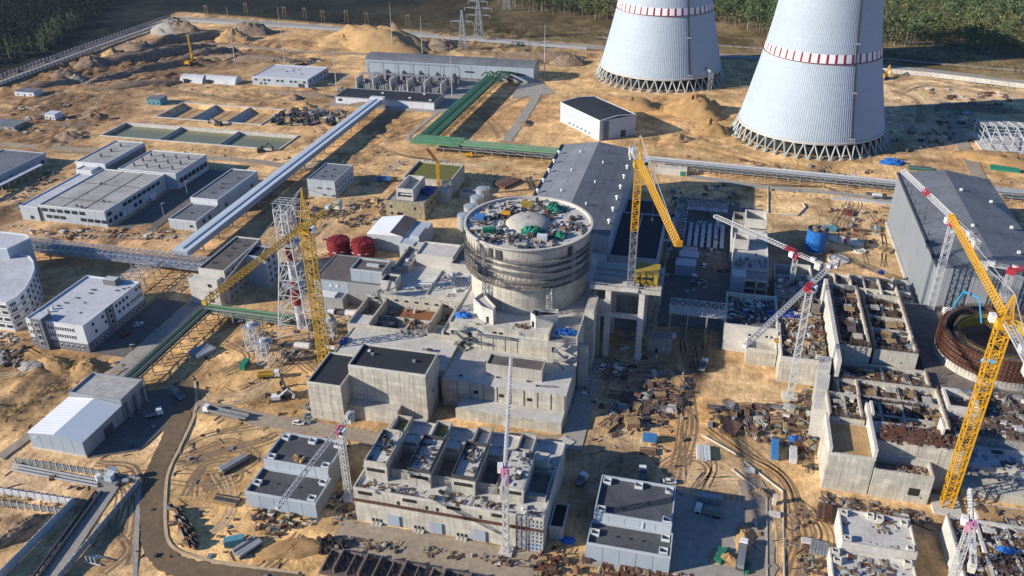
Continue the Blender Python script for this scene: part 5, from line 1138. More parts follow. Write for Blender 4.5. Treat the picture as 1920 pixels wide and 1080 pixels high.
for x0, x1, z in ((-86, -78, 15.5), (-82, -68, 19.4)):
    b = MB(); b.box(x0, x1, 273.2, 274.9, z - .2, z)
    for k in range(int((x1 - x0) / 1.2) + 1): b.bar((x0 + k * 1.2, 273.2, z), (x0 + k * 1.2, 273.2, z + 1.1), .08)
    b.bar((x0, 273.2, z + 1.1), (x1, 273.2, z + 1.1), .1); b.build('wall_walkway', 'steel_grey', t)

# main concrete block with black roofs in front
t = thing('control_block', 'high bare concrete block with two black roofs before the reactor building', 'building', (-110, 240, 0))
block(t, -122.6, -92.0, 239.6, 255, 0, 21.5, 'concrete', 'roof_dark', par=.9, parmat='concrete_light', name='high_wall'); block(t, -136.2, -121.6 - 1.02, 231.8, 252.4, 0, 17.1, 'concrete', 'roof_dark', par=.8, parmat='concrete_light', name='low_wall')
piece('front_apron', 'concrete', t, -122.55, -102.5, 235.2, 239.58, 0, 6.2); piece('apron_wall', 'concrete_plain', t, -102.5, -92.2, 236.6, 239.58, 0, 1.4)
for i in range(6):
    for k in range(5): piece('cast_panel', 'concrete', t, -122.3 + i * 5.05, -117.4 + i * 5.05, 239.48, 239.62, .5 + k * 4.05, 4.45 + k * 4.05)
for i in range(3):
    for k in range(4): piece('cast_panel', 'concrete', t, -136 + i * 4.5, -131.65 + i * 4.5, 231.68, 231.82, .5 + k * 4, 4.4 + k * 4)
for x, y in ((-116.5, 249), (-99.4, 248)): piece('roof_unit', 'steel_grey', t, x - .6, x + .6, y - .4, y + .4, 20.7, 21.6)
piece('roof_fan', 'clad_white', t, -119.2, -118.2, 250.6, 251.6, 20.7, 21.2); opening(t, 'r', 246, 247, -92, 9, 10.4, 'dark_opening', 'vent_opening', .1)
t = thing('annex_roof', 'pale flat concrete roof with small skylights between black-roofed block and reactor', 'building', (-115, 262, 0))
block(t, -137, -90.2, 255.2, 277, 0, 13.4, 'concrete_plain', 'concrete_light', par=.35, pw=.3)
for x in (-100.5, -96.2): piece('skylight', 'clad_white', t, x, x + 2, 262, 264.6, 13.1, 13.9); piece('skylight_glass', 'glass', t, x + 1.2, x + 1.95, 262.1, 264.5, 13.2, 13.92)
piece('roof_hatch', 'concrete_grey', t, -103, -101.2, 266.4, 267.8, 13.1, 13.8); piece('roof_hatch', 'steel_dark', t, -100.8, -98.8, 265.8, 267.4, 13.1, 14.4)

# ---- left annexes of the reactor
t = thing('pit_building', 'unfinished open-topped concrete building with dark pits left of the reactor', 'building', (-120, 288, 0))
b = MB(); b.box(-140, -94.2, 277.4, 300, 0, 10.8); b.build('floor_block', 'concrete_grey', t)
def wallx(x0, x1, y, z0, z1, th=.7, m='concrete_plain'): piece('wall', m, t, x0, x1, y - th / 2, y + th / 2, z0, z1)
def wally(x, y0, y1, z0, z1, th=.7, m='concrete_plain'): piece('wall', m, t, x - th / 2, x + th / 2, y0, y1, z0, z1)
wallx(-140, -94.3, 277.8, 8, 14.6); wallx(-139.5, -94.3, 299.6, 8, 17.5); wally(-139.6, 278.2, 299.2, 8, 15); wally(-130.5, 278.2, 299.2, 8, 15.6); wally(-116, 278.2, 290, 8, 12); wally(-105, 278.2, 299.2, 8, 16.5); wally(-98.2, 278.2, 299.2, 8, 16); wallx(-130, -105.4, 290.2, 8, 12.4)
piece('pit_floor', 'concrete_light', t, -139.2, -131, 279, 287, 13.2, 13.8); piece('pit_floor', 'formwork', t, -124, -106, 291, 298.6, 11.2, 12); piece('pit_floor', 'concrete_light', t, -104.4, -98.8, 279, 288, 12, 12.6); piece('pit_floor', 'concrete_light', t, -97.6, -94.4, 279, 299, 15, 15.5)
for k in range(9): piece('window', 'dark_opening', t, -136 + k * 4.6, -134.4 + k * 4.6, 299.1, 299.3, 14.8, 15.7)
t = thing('switchboard_building', 'brown-roofed low building with grey clad walls beside the red tanks', 'building', (-156, 315, 0))
block(t, -173.5, -139.6, 315.3, 341, 0, 12, 'clad_grey', 'roof_brown', par=.35); panels(t, 'f', -173.5, -156, 315.3, 5.2, 11.6, 4, 'clad_blue')
block(t, -155, -139.4, 317, 328.4, 11.9, 18.4, 'clad_joint', 'roof_brown', par=.8, parmat='clad_pale', name='penthouse_wall'); panels(t, 'f', -155, -139.4, 317, 12, 17.6, 3, 'clad_blue'); panels(t, 'r', 317, 328.4, -139.4, 12, 17.6, 2, 'clad_grey'); piece('roof_duct', 'clad_pale', t, -149, -143, 322, 323.4, 17.7, 18.9)
block(t, -170, -157, 309.4, 315.2, 0, 6, 'clad_grey', 'clad_grey', par=.3, name='porch_wall'); 
for k in range(3): piece('duct', 'clad_white', t, -169, -161, 310 + k * 1.5, 311 + k * 1.5, 6, 7)
for x in (-165.5, -162.5): piece('window', 'clad_white', t, x, x + 1.3, 315.0, 315.32, 8.6, 10)
t = thing('white_roof_hall', 'small hall with sloped white roof next to the red tanks', 'hall', (-150, 370, 0))
b = MB(); b.prism(rect(-170, -150, 372, 394), 0, 9); b.build('wall', 'clad_pale', t); b = MB(); b.add([(-170.3, 371.7, 9), (-157, 371.7, 11.2), (-157, 394.3, 11.2), (-170.3, 394.3, 9), (-149.7, 371.7, 9.4), (-149.7, 394.3, 9.4)], [(0, 1, 2, 3), (0, 4, 1)]); b.build('roof_white_slope', 'roof_bright', t)
b = MB(); b.add([(-157, 371.7, 11.2), (-149.7, 371.7, 9.4), (-149.7, 394.3, 9.4), (-157, 394.3, 11.2)], [(0, 1, 2, 3)]); b.build('roof_dark_slope', 'roof_brown', t)
block(t, -150, -141, 366, 394, 0, 8.6, 'clad_pale', 'clad_pale', par=.3, name='side_wall'); opening(t, 'f', -147, -145, 365.9, 3.5, 5.5, 'glass', 'window', .2); piece('roof_step', 'clad_pale', t, -146, -141.2, 372, 384, 8.4, 10.6)
t = thing('ventilation_block', 'cluster of pale concrete roofs with parapets and ducts left of the reactor drum', 'building', (-120, 330, 0))
block(t, -139.3, -94.2, 300.4, 362, 0, 12.6, 'concrete_plain', 'concrete_light', par=.5)
block(t, -130.5, -112, 338, 352, 12.1, 18.4, 'concrete_light', 'concrete_light', par=.8, name='upper_house_wall'); block(t, -112, -101, 334, 356, 12.1, 17.4, 'concrete_light', 'roof_grey', par=1.4, name='upper_well_wall'); block(t, -139, -131.6, 330, 352, 12.1, 15, 'concrete_plain', 'roof_grey', par=1.3, name='side_gutter_wall'); block(t, -138.4, -131.2, 312, 319, 12.1, 17, 'concrete_light', 'roof_dark', par=1.0, name='small_house_wall'); block(t, -115, -94.3, 306, 330, 12.1, 15.6, 'concrete_light', 'concrete_light', par=.7, name='inner_deck_wall')
for k in range(7):
    a = Vector((-129 + k * 2.1, 314 + k * 2.6, 12.8)); b = MB(); b.tube(a, a + Vector((6 + k % 3, 1.5, .2)), .55, 8); b.tube(a + Vector((6 + k % 3, 1.5, .2)), a + Vector((6 + k % 3, 1.5, -.8)), .55, 8); b.build('duct', 'clad_white', t)
for x, y in ((-136, 338), (-134, 346), (-104, 312), (-107, 318), (-100, 322), (-98, 312), (-110, 326), (-109.5, 327)): piece('fan_unit', 'clad_white', t, x, x + 1.5, y, y + 1.5, 12.4 if x < -116 else 15.0, 14.6 if x < -116 else 16.6)
for k in range(8): piece('window', 'dark_opening', t, -137 + k * 5, -135.4 + k * 5, 300.2, 300.42, 9.2, 10.2)

# red hooped tanks, silver tanks
def red_tank(x, y, label):
    t = thing('red_tank', label, 'tank', (x, y, 0), 'red tanks')
    b = MB(); b.tube((x, y, 0), (x, y, 8.6), 5.5, 28); b.build('shell', 'red_paint', t); b = MB(); b.lathe([(5.7, 8.5), (5.6, 8.9), (3, 9.5), (.1, 9.8)], x, y, 28); b.build('roof', 'red_paint', t)
    for z in (1.4, 3.6, 5.8, 8.0): b = MB(); b.lathe([(5.65, z - .3), (6.1, z - .3), (6.1, z + .25), (5.65, z + .25)], x, y, 28); b.build('hoop', 'red_paint', t)
    for r in (1.8, 3.2, 4.6): b = MB(); b.lathe([(r - .15, 9.9 - r * .22), (r - .15, 10.2 - r * .22), (r + .15, 10.2 - r * .22), (r + .15, 9.9 - r * .22)], x, y, 24); b.build('roof_ring', 'red_paint', t)
    for k in range(8): a = k * .785; b = MB(); b.bar((x, y, 10.1), (x + 5.5 * math.cos(a), y + 5.5 * math.sin(a), 9.1), .28); b.build('roof_rib', 'red_paint', t)
    for k in range(3): a = R(-130 + k * 40); piece('bracket', 'clad_white', t, x + 6 * math.cos(a) - .9, x + 6 * math.cos(a) + .9, y + 6 * math.sin(a) - .1, y + 6 * math.sin(a) + .1, 3.2 + k * .2, 3.7 + k * .2, rz=a + 1.57)
red_tank(-182.5, 363, 'left one of two red hooped tanks'); red_tank(-169.3, 364, 'right one of two red hooped tanks, next to the white-roofed hall')
for i, (y, lab) in enumerate(((408, 'nearest of four silver tanks behind the reactor drum'), (420.5, 'second nearest of four silver tanks in a row'), (433.5, 'third of four silver tanks in a row, counted from the front'), (446.5, 'farthest of four silver tanks in a row'))):
    t = thing('silver_tank', lab, 'tank', (-127.5, y, 0), 'silver tanks')
    b = MB(); b.tube((-127.5, y, 0), (-127.5, y, 8.2), 3.7, 24); b.build('shell', 'tank_silver', t); b = MB(); b.lathe([(3.8, 8.1), (3.8, 8.4), (.1, 9.1)], -127.5, y, 24); b.build('roof', 'tank_silver', t)
    for z in (2, 4, 6): b = MB(); b.lathe([(3.7, z), (3.78, z), (3.78, z + .12), (3.7, z + .12)], -127.5, y, 24); b.build('seam_ring', 'galv', t)
    b = MB(); b.bar((-123.6, y + 1, 0), (-123.6, y + 1, 9.8), .4); b.bar((-123.6, y + 1, 9.6), (-126.5, y - 2, 9.4), .35); b.build('riser_pipe', 'clad_white', t)

# ---- grey cube, beige block, algae roof
t = thing('cube_building', 'grey-clad cube-shaped building right of the light blue gallery', 'building', (-224, 432, 0))
block(t, -233, -215, 432.3, 460, 0, 10.8, 'clad_joint', 'roof_grey', par=.5, parmat='clad_pale'); panels(t, 'f', -233, -215, 432.3, 0, 10.3, 4, 'clad_pale', 2); panels(t, 'r', 432.3, 460, -215, 0, 10.3, 5, 'clad_blue')
for x in (-226.5, -220.5): opening(t, 'f', x, x + 2.4, 432.2, 5.4, 6.2, 'steel_dark', 'window', .25); opening(t, 'f', x + 3, x + 5, 432.2, 1, 2, 'steel_dark', 'window', .25)
for k in range(6): opening(t, 'r', 435 + k * 4, 435.8 + k * 4, -214.9, 6, 6.9, 'glass', 'window', .2); opening(t, 'r', 435 + k * 4, 435.8 + k * 4, -214.9, 2.4, 3.2, 'glass', 'window', .2)
for x, y in ((-228, 446), (-224, 450), (-221, 440), (-226, 438)): piece('roof_vent', 'steel_dark', t, x, x + 1, y, y + 1, 10.3, 11)
t = thing('beige_block', 'unfinished beige concrete building with open upper storey, left of the silver tanks', 'building', (-164, 413, 0))
block(t, -175.6, -152.3, 413.2, 439, 0, 10.4, 'concrete_beige', 'concrete_grey', par=.8)
b = MB(); b.box(-169.5, -168.8, 416, 437, 10, 17); b.box(-160.2, -159.5, 416, 437, 10, 17); b.box(-168.8, -160.2, 416, 416.7, 10, 12); b.box(-168.8, -160.2, 416, 416.7, 14.8, 17); b.box(-168.8, -160.2, 436.3, 437, 10, 17); b.build('upper_frame', 'concrete_light', t); piece('upper_floor', 'concrete_light', t, -168.8, -160.2, 416.7, 436.3, 13.0, 13.6)
for x, z in ((-172.5, 2), (-169, 2), (-167.8, 2), (-166.6, 2), (-158.5, 6), (-172.8, 6)): opening(t, 'f', x, x + .9, 413.1, z, z + 1.6, 'dark_opening', 'window', .15)
for y in (418, 424, 431): opening(t, 'r', y, y + 1.4, -152.3, 5, 7, 'dark_opening', 'window', .15)
b = MB(); b.lathe([(4, 10), (3.6, 12), (2, 13), (.1, 13.3)], -155.6, 430, 12); tag(b.build('tarpaulin', 'tarp_navy'), 'navy tarpaulin over goods on the roof of the beige block', 'tarpaulin')
t = thing('green_roof_building', 'concrete building with a mossy yellow-green flat roof inside a high parapet', 'building', (-162, 447, 0))
block(t, -177.3, -147.2, 447.2, 476, 0, 11, 'concrete_plain', 'pond_algae', par=1.3, pw=.8)
for k in range(6): piece('rib', 'concrete_light', t, -174 + k * 4.6, -173.2 + k * 4.6, 475.2, 476.6, 9.4, 11.8)
panels(t, 'f', -160, -147.2, 447.2, .3, 8.6, 3, 'concrete_light'); block(t, -160, -147.3, 438.9, 447.1, 0, 7.4, 'concrete_light', 'concrete_light', par=.3, name='porch_wall'); block(t, -142, -133, 448, 454, 0, 4, 'concrete_light', 'concrete_grey', par=.6, name='side_pit_wall')

# ================================================================ TURBINE HALL 1
t = thing('turbine_hall', 'long grey-roofed turbine hall running away behind the reactor drum', 'turbine hall', (-62, 410, 0))
TX0, TX1, TY0, TY1, TZE, TZR = -84.5, -40.6, 352.4, 468, 31.0, 34.4
b = MB(); b.box(TX0, TX1, TY0, TY1, 0, TZE); b.build('wall', 'clad_joint', t)
panels(t, 'f', -52, TX1, TY0, 0, TZE, 4, 'clad_pale', 1); panels(t, 'r', TY0, TY1, TX1, 16, TZE, 16, 'clad_blue'); xm = (TX0 + TX1) / 2
nb = 14
for k in range(nb):
    y0, y1 = TY0 - .6 + (TY1 - TY0 + 1.2) * k / nb, TY0 - .6 + (TY1 - TY0 + 1.2) * (k + 1) / nb
    for s_, (xa, xb) in enumerate(((TX0 - .4, xm), (xm, TX1 + .4))):
        for q in range(3):
            u0, u1 = xa + (xb - xa) * q / 3, xa + (xb - xa) * (q + 1) / 3; zz = lambda x: TZE + (TZR - TZE) * (1 - abs(x - xm) / ((TX1 - TX0) / 2 + .4)); e = .06
            b = MB(); b.hexa([(u0 + e, y0 + e, zz(u0) - .35), (u1 - e, y0 + e, zz(u1) - .35), (u1 - e, y1 - e, zz(u1) - .35), (u0 + e, y1 - e, zz(u0) - .35)], [(u0 + e, y0 + e, zz(u0)), (u1 - e, y0 + e, zz(u1)), (u1 - e, y1 - e, zz(u1)), (u0 + e, y1 - e, zz(u0))]); b.build('roof_sheet', 'roof_grey' if s_ else 'roof_hall', t)
b = MB(); b.prism([(TX0, TY0 + .1), (TX1, TY0 + .1), (TX1, TY1 - .1), (TX0, TY1 - .1)], TZE - .5, TZE - .02); b.add([(TX0, TY0, TZE), (TX1, TY0, TZE), (xm, TY0, TZR - .4)], [(0, 1, 2)]); b.build('gable', 'clad_pale', t)
for k in range(7):
    y = TY0 + 12 + k * 14.5
    for x, s_ in ((TX1 - 1.6, 1), (TX0 + 1.6, 1), (xm - 8, .6), (xm + 7, .6)):
        if (k + int(x)) % 2 and s_ < 1: continue
        zb_ = TZE + (TZR - TZE) * (1 - abs(x - xm) / ((TX1 - TX0) / 2)); b = MB(); b.tube((x, y, zb_ - .1), (x, y, zb_ + 1.6 * s_), .55 * s_, 8); b.lathe([(1.0 * s_, zb_ + 1.6 * s_), (.9 * s_, zb_ + 2.2 * s_), (.05, zb_ + 2.5 * s_)], x, y, 8); b.build('roof_ventilator', 'white_paint', t)
b = MB(); b.bar((TX0 + .2, TY0, TZE + .5), (TX0 + .2, TY1, TZE + .5), .5, .9); b.build('eaves_gutter', 'steel_dark', t)
t = thing('deaerator_building', 'lower dark-roofed annex along the shaded side of the turbine hall', 'annex', (-28, 380, 0))
block(t, -40.3, -17.8, 353, 404, 0, 20.4, 'clad_grey', 'roof_dark', par=.7, parmat='clad_pale', name='front_wall'); block(t, -40.3, -21, 404.2, 430, 0, 17, 'clad_blue', 'roof_dark', par=.7, parmat='clad_pale', name='rear_wall'); panels(t, 'f', -40.3, -17.8, 353, 0, 19.6, 5, 'clad_pale')
piece('roof_divider', 'clad_pale', t, -30, -29.5, 376, 403, 19.7, 20.3)
t = thing('transformer_yard', 'shaded transformers and low blue-grey boxes on the yard right of the turbine hall', 'transformers', (-5, 400, 0))
for (x0, x1, y0, y1, h, m_) in ((-10, 0, 378, 386, 6, 'clad_blue'), (-9, 1, 389, 396, 5.5, 'clad_blue'), (-8, 0, 399, 404, 4, 'clad_grey'), (-16, -13, 404, 452, 1, 'galv'), (-18, -8, 410, 412, 3, 'galv'), (8, 11, 437, 440, 5, 'clad_pale'), (-2, 1, 437, 440, 3, 'steel_grey'), (8, 10, 420, 422, 2, 'steel_grey'), (4, 6, 455, 458, 3, 'clad_blue'), (-14, -12, 440, 446, 4, 'clad_blue')): piece('equipment_box', m_, t, x0, x1, y0, y1, 0, h)
for k in range(9): piece('radiator', 'green_grey', t, -16 + k * 3, -14.6 + k * 3, 462 + (k % 3), 466 + (k % 3), 0, 4 + k % 2)
for k in range(5): b = MB(); x = -18 + k * 6; b.tube((x, 468, 0), (x, 468, 6), .5, 6); b.bar((x, 468, 6), (x + 6, 468, 6), .3); b.build('busbar_post', 'galv', t)

# ================================================================ PORTAL (equipment lock trestle)
t = thing('transport_portal', 'tall concrete portal deck on columns beside the reactor drum', 'portal', (-26, 300, 0))
piece('deck', 'concrete_plain', t, -40.8, -12.5, 298.5, 321, 32.2, 33.4); piece('deck_beam', 'concrete_plain', t, -40.8, -12.4, 297.9, 298.6, 32.4, 34.2)
for x in (-33.4, -19.8):
    for y in (299.6, 319): piece('column', 'concrete_light', t, x - 1.15, x + 1.15, y - 1.1, y + 1.1, 0, 32.2)
piece('tie_beam', 'concrete_light', t, -38.5, -19.0, 298.7, 300.5, 19.6, 21.2); piece('tie_beam', 'concrete_light', t, -33, -19.8, 318.2, 319.8, 19.6, 21.2); piece('head_wall', 'concrete_plain', t, -39, -32.2, 297.6, 299.4, 22, 27.4); piece('rear_wall', 'dark_opening', t, -40.5, -18, 321.2, 352, 0, 30) if False else piece('rear_wall', 'concrete_grey', t, -40.5, -18, 322, 323, 0, 31.8)
for x in (-38.8, -36.6): piece('slim_column', 'concrete_plain', t, x - .4, x + .4, 299, 300, 0, 22)
b = MB()
for k in range(24): b.bar((-40.6 + k * 1.2, 298.2, 34.2), (-40.6 + k * 1.2, 298.2, 35.3), .08)
b.bar((-40.6, 298.2, 35.3), (-12.6, 298.2, 35.3), .1); b.build('railing', 'steel_white', t)
for y in (304, 309, 314): piece('deck_rail', 'steel_grey', t, -40.4, -13, y - .3, y + .3, 33.4, 33.9)
t = thing('yellow_cabin', 'dull yellow machine cabin standing on the portal deck at the crane foot', 'cabin', (-19, 308, 33.4))
b = MB(); b.box(-23.6, -14.4, 303, 312.5, 34.6, 38.6); b.build('body', 'yellow_dim', t); piece('roof', 'yellow_dim', t, -23.9, -14.1, 302.7, 312.8, 38.6, 38.9); piece('window', 'glass', t, -20.5, -16.2, 302.85, 303.02, 36.4, 37.4); piece('chassis', 'yellow_old', t, -23.8, -14.2, 303.4, 312, 33.5, 34.6)
for k in range(2): piece('window', 'steel_dark', t, -22.6 + k * .9, -22 + k * .9, 302.85, 303.02, 36.2, 37.2)
t = thing('steel_footbridge', 'blue-shaded steel truss bridge linking the portal to the concrete wing on the right', 'bridge', (0, 312, 0))
truss_bridge(t, -9, 15, 317, 323, 14, 18, 'x', 7, 'galv')
for x in (-8.4, -1, 7): piece('post', 'steel_grey', t, x - .3, x + .3, 317.2, 317.8, 0, 14); piece('post', 'steel_grey', t, x - .3, x + .3, 322.2, 322.8, 0, 14)
t = thing('shed_in_shadow', 'low grey concrete block standing in the portal shadow', 'building', (-12, 309, 0))
block(t, -16.5, -6.4, 306, 311, 0, 7.5, 'concrete_grey', 'concrete_grey', par=.4); opening(t, 'f', -13, -12, 305.9, .2, 2.4, 'dark_opening', 'door', .1)

# ================================================================ FOUR-TOWER BUILDING (front)
t = thing('cell_building', 'long unfinished concrete building carrying four walled roof cells, bottom centre', 'building', (-67, 185.8, 0))
X0, X1, Y0, Y1 = -98.6, -36.6, 185.8, 222.5
b = MB(); b.box(X0, X1, Y0, Y1, 0, 13.2); b.build('wall', 'concrete', t); piece('roof_deck', 'concrete_light', t, X0 + .5, X1 - .5, Y0 + .5, Y1 - .5, 13.0, 13.26)
b = MB(); b.ring(rect(X0, X1, Y0, Y1), .45, 13.2, 14.0); b.build('parapet', 'concrete_light', t)
piece('scaffold_walk', 'rust_pale', t, X0 - .1, X1, Y0 - 1.1, Y0, 9.2, 9.5); b = MB()
for k in range(63): b.bar((X0 + k, Y0 - 1.1, 9.4), (X0 + k, Y0 - 1.1, 10.4), .09)
b.bar((X0, Y0 - 1.1, 10.4), (X1, Y0 - 1.1, 10.4), .1); b.bar((X0, Y0 - 1.1, 9.9), (X1, Y0 - 1.1, 9.9), .1); stuff(b.build('scaffold_rail', 'rust', t))
for x in (-97, -82, -67.5, -53): opening(t, 'f', x, x + 4.6, Y0, 11.6, 12.9, 'dark_opening', 'opening', .12)
for x in (-84, -74.5, -71, -57): opening(t, 'f', x, x + .8, Y0, 9.8, 11.2, 'dark_opening', 'opening', .12)
for x in (-87.8, -73.5, -59.2):
    p = piece('closure_panel', 'clad_blue', t, x, x + 4.2, Y0 - .5, Y0 - .05, .5, 4.8)
    for k in range(3): piece('hole', 'dark_opening', t, x - 5.4 + k * 1.3, x - 4.6 + k * 1.3, Y0 - .12, Y0 + .02, .8, 2.0); piece('sill_block', 'concrete_light', t, x - 5.5 + k * 1.3, x - 4.5 + k * 1.3, Y0 - 1.4, Y0 - .1, .2, .8)
for k in range(4):
    xa = -96.6 + k * 14.6 + (1.0 if k == 3 else 0); xb = xa + 7.6; ya, yb = 191.5, 208.5
    b = MB(); b.box(xa, xb, ya, yb, 13.2, 19.2); b.build('cell_wall', 'concrete_plain', t); piece('cell_roof', 'concrete_light', t, xa + .5, xb - .5, ya + .5, yb - .5, 19.0, 19.25)
    if k < 3:
        b = MB(); b.ring(rect(xa, xb, ya, yb), .4, 19.2, 20.6); b.build('cell_parapet', 'concrete_plain' if k == 0 else 'steel_dark', t)
    opening(t, 'f', xa + .8, xb - .8, ya, 16.6, 18.0, 'dark_opening', 'opening', .1); piece('cell_ledge', 'concrete_light', t, xa - .3, xb + .3, ya - .5, ya, 18.4, 18.8)
    # low well to the right of each cell
    b = MB(); b.ring(rect(xb + .05, xb + 6.6, ya + 2, yb - 3), .35, 13.2, 17.2 if k < 3 else 15.2); b.build('well_wall', 'concrete_grey', t); piece('well_floor', 'concrete_dirty', t, xb + .5, xb + 6.2, ya + 6, yb - 3.4, 13.26, 13.6)
    b = MB(); b.ring(rect(xa - 1 + 1.2, xa + 5.6, 213, 221.5), .4, 13.2, 16.4); b.build('rear_pit_wall', 'concrete_plain', t); piece('rear_pit_floor', 'pond_algae' if k < 2 else 'concrete_light', t, xa + 1.8, xa + 5.2, 213.5, 221, 13.26, 14.6)
    block(t, xb - .6, xb + 4.2, 207.5 + .1, 212.5, 13.2, 17.0, 'concrete_plain', 'concrete_light', par=.6, name='rear_house_wall')
for i in range(4):
    b = MB()
    x = -41.4 + i * 1.25
    for q in range(2): b.bar((x + q * .9, Y0 - .25, 0), (x + q * .9, Y0 - .25, 13), .2)
    for z in np.arange(.5, 13, 1.6): b.bar((x, Y0 - .25, z), (x + .9, Y0 - .25, z), .3)
    b.build('climbing_form', 'steel_white', t); piece('form_sheet', 'container_blue' if i < 3 else 'clad_blue', t, x, x + .95, Y0 - .16, Y0 - .04, .2, 3.8)
t = thing('lean_to', 'narrow dark-topped concrete channel box at the right wall of the four-cell building', 'annex', (-33, 195, 0))
b = MB(); b.box(-36.2, -31.6, 192, 203, 0, 4.6); b.build('wall', 'concrete_plain', t); piece('open_top', 'dark_opening', t, -35.7, -32.1, 192.5, 202.5, 4.6, 4.7); b = MB(); b.ring(rect(-36.2, -31.6, 192, 203), .4, 4.6, 5.4); b.build('rim', 'concrete_light', t)

# pile foundations at the bottom edge
t = thing('foundation_slab', 'dark raw foundation slab with low walls along the bottom edge', 'foundation', (-70, 172, 0))
for k in range(4):
    x = -101 + k * 16.5; b = MB(); b.box(x, x + 15.4, 162, 171.2 - k * .2, -.2, 1.0); b.build('slab', 'slab_raw', t)
    for q in range(4): piece('wall_stub', 'concrete_dirty', t, x + .5 + q * 4, x + .9 + q * 4, 162.4, 170.6, 1, 2.0 + (q + k) % 2)
    piece('wall_stub', 'concrete_dirty', t, x + .4, x + 15, 170.2, 170.7, 1, 2.2)
    b = MB()
    for q in range(60): xx, yy = x + random.uniform(.5, 15), random.uniform(162.3, 170.8); b.bar((xx, yy, 1), (xx + random.uniform(-.2, .2), yy, 2.4 + random.random()), .09)
    stuff(b.build('rebar_field', 'rebar', t))
piece('front_deck', 'concrete_light', t, -88, -60, 158.5, 161.9, -.2, .9)

t = thing('yard_frames', 'blue-shaded steel frames and pipework on the asphalt yard beside the turbine hall annex', 'steel frame', (-6, 430, 0))
truss_bridge(t, -14, -8, 408, 456, 4, 7, 'y', 10, 'galv'); truss_bridge(t, -8, 14, 452, 457, 4, 7, 'x', 6, 'galv')
for k in range(10): piece('frame_post', 'steel_grey', t, -14.2 + (k % 2) * 6.2, -13.8 + (k % 2) * 6.2, 408 + (k // 2) * 11, 408.4 + (k // 2) * 11, 0, 4)
for k in range(6): piece('cable_tray', 'clad_blue', t, -6 + k * 3.4, -4 + k * 3.4, 410, 440, 1.2 + .3 * (k % 2), 1.6 + .3 * (k % 2))
# ================================================================ UNIT 2 (right part of the site, less advanced)
t = thing('turbine_hall', 'large grey turbine hall with shallow gable roof at the right edge', 'turbine hall', (130, 410, 0))
UX0, UX1, UY0, UY1, UZE, UZR = 101.5, 146.5, 356, 468, 29.0, 32.6
b = MB(); b.box(UX0, UX1, UY0, UY1, 0, UZE); b.build('wall', 'clad_joint', t); xm2 = (UX0 + UX1) / 2
panels(t, 'f', UX0, UX1, UY0, 0.3, UZE, 10, 'clad_grey'); panels(t, 'l', UY0, UY1, UX0, 0.3, UZE, 18, 'clad_hall')
nb = 14
for k in range(nb):
    y0, y1 = UY0 - .6 + (UY1 - UY0 + 1.2) * k / nb, UY0 - .6 + (UY1 - UY0 + 1.2) * (k + 1) / nb
    for s_, (xa, xb) in enumerate(((UX0 - .4, xm2), (xm2, UX1 + .4))):
        zz = lambda x: UZE + (UZR - UZE) * (1 - abs(x - xm2) / ((UX1 - UX0) / 2 + .4)); e = .03
        b = MB(); b.hexa([(xa + e, y0 + e, zz(xa) - .35), (xb - e, y0 + e, zz(xb) - .35), (xb - e, y1 - e, zz(xb) - .35), (xa + e, y1 - e, zz(xa) - .35)], [(xa + e, y0 + e, zz(xa)), (xb - e, y0 + e, zz(xb)), (xb - e, y1 - e, zz(xb)), (xa + e, y1 - e, zz(xa))]); b.build('roof_sheet', 'roof_grey', t)
b = MB(); b.add([(UX0, UY0, UZE - .2), (UX1, UY0, UZE - .2), (xm2, UY0, UZR - .4)], [(0, 1, 2)]); b.add([(UX0, UY1, UZE - .2), (UX1, UY1, UZE - .2), (xm2, UY1, UZR - .4)], [(2, 1, 0)]); b.build('gable', 'clad_grey', t)
b = MB(); b.bar((UX0 - .5, UY0, UZE + .1), (UX0 - .5, UY1, UZE + .1), .9, .9); b.build('eaves_gutter', 'steel_dark', t)
for k in range(9): b = MB(); y = UY0 + 8 + k * 12; b.tube((UX0 + 1.2, y, UZE), (UX0 + 1.2, y, UZE + 2.6), .22, 6); b.build('roof_mast', 'steel_dark', t)
for x, y in ((118, 380), (122, 395), (136, 372), (140, 400), (112, 388), (138, 430), (126, 440), (142, 384)): piece('roof_fan', 'white_paint', t, x, x + 1.2, y, y + 1, UZE + 1.2 + (1 - abs(x - xm2) / 22) * 2.2, UZE + 2.4 + (1 - abs(x - xm2) / 22) * 2.2)
for k in range(2):
    b = MB(); x = 124 + k * 12
    for q in range(4): b.bar((x + q * 1.4, 355.7, 2), (x + q * 1.4, 355.7, 27), .14)
    for z in np.arange(2, 27, 1.8): b.bar((x, 355.7, z), (x + 4.2, 355.7, z), .12)
    b.build('wall_ladder', 'steel_dark', t)
b = MB(); b.bar((100.6, 356, 0.2), (100.6, 466, 0.2), 1.2, 1.2); b.build('base_kerb', 'concrete_light', t)

# concrete shells left of the shaded yard (unit 2 auxiliary)
t = thing('grey_shell_house', 'pale concrete shell with open roof rooms standing across the asphalt yard, rear one', 'building', (25, 400, 0))
block(t, 16, 33.5, 398, 424, 0, 14, 'concrete_light', 'concrete_light', par=1.2)
b = MB(); b.ring(rect(22, 33, 412, 424), .7, 14, 19); b.build('roof_room', 'concrete_light', t); b = MB(); b.ring(rect(16.2, 22, 413, 423), .6, 14, 17.5); b.build('roof_room', 'concrete_grey', t); piece('room_floor', 'concrete_grey', t, 22.7, 32.3, 412.7, 423.3, 13.9, 14.6)
piece('rear_wall', 'concrete_plain', t, 24, 31, 424, 432, 0, 12)
for x, z in ((19, 5), (26, 9), (29, 5), (18, 10)): opening(t, 'f', x, x + 1.1, 398, z, z + 2, 'dark_opening', 'window', .1)
t = thing('grey_shell_house', 'pale concrete shell with framed front bays across the asphalt yard, nearer one', 'building', (25, 362, 0))
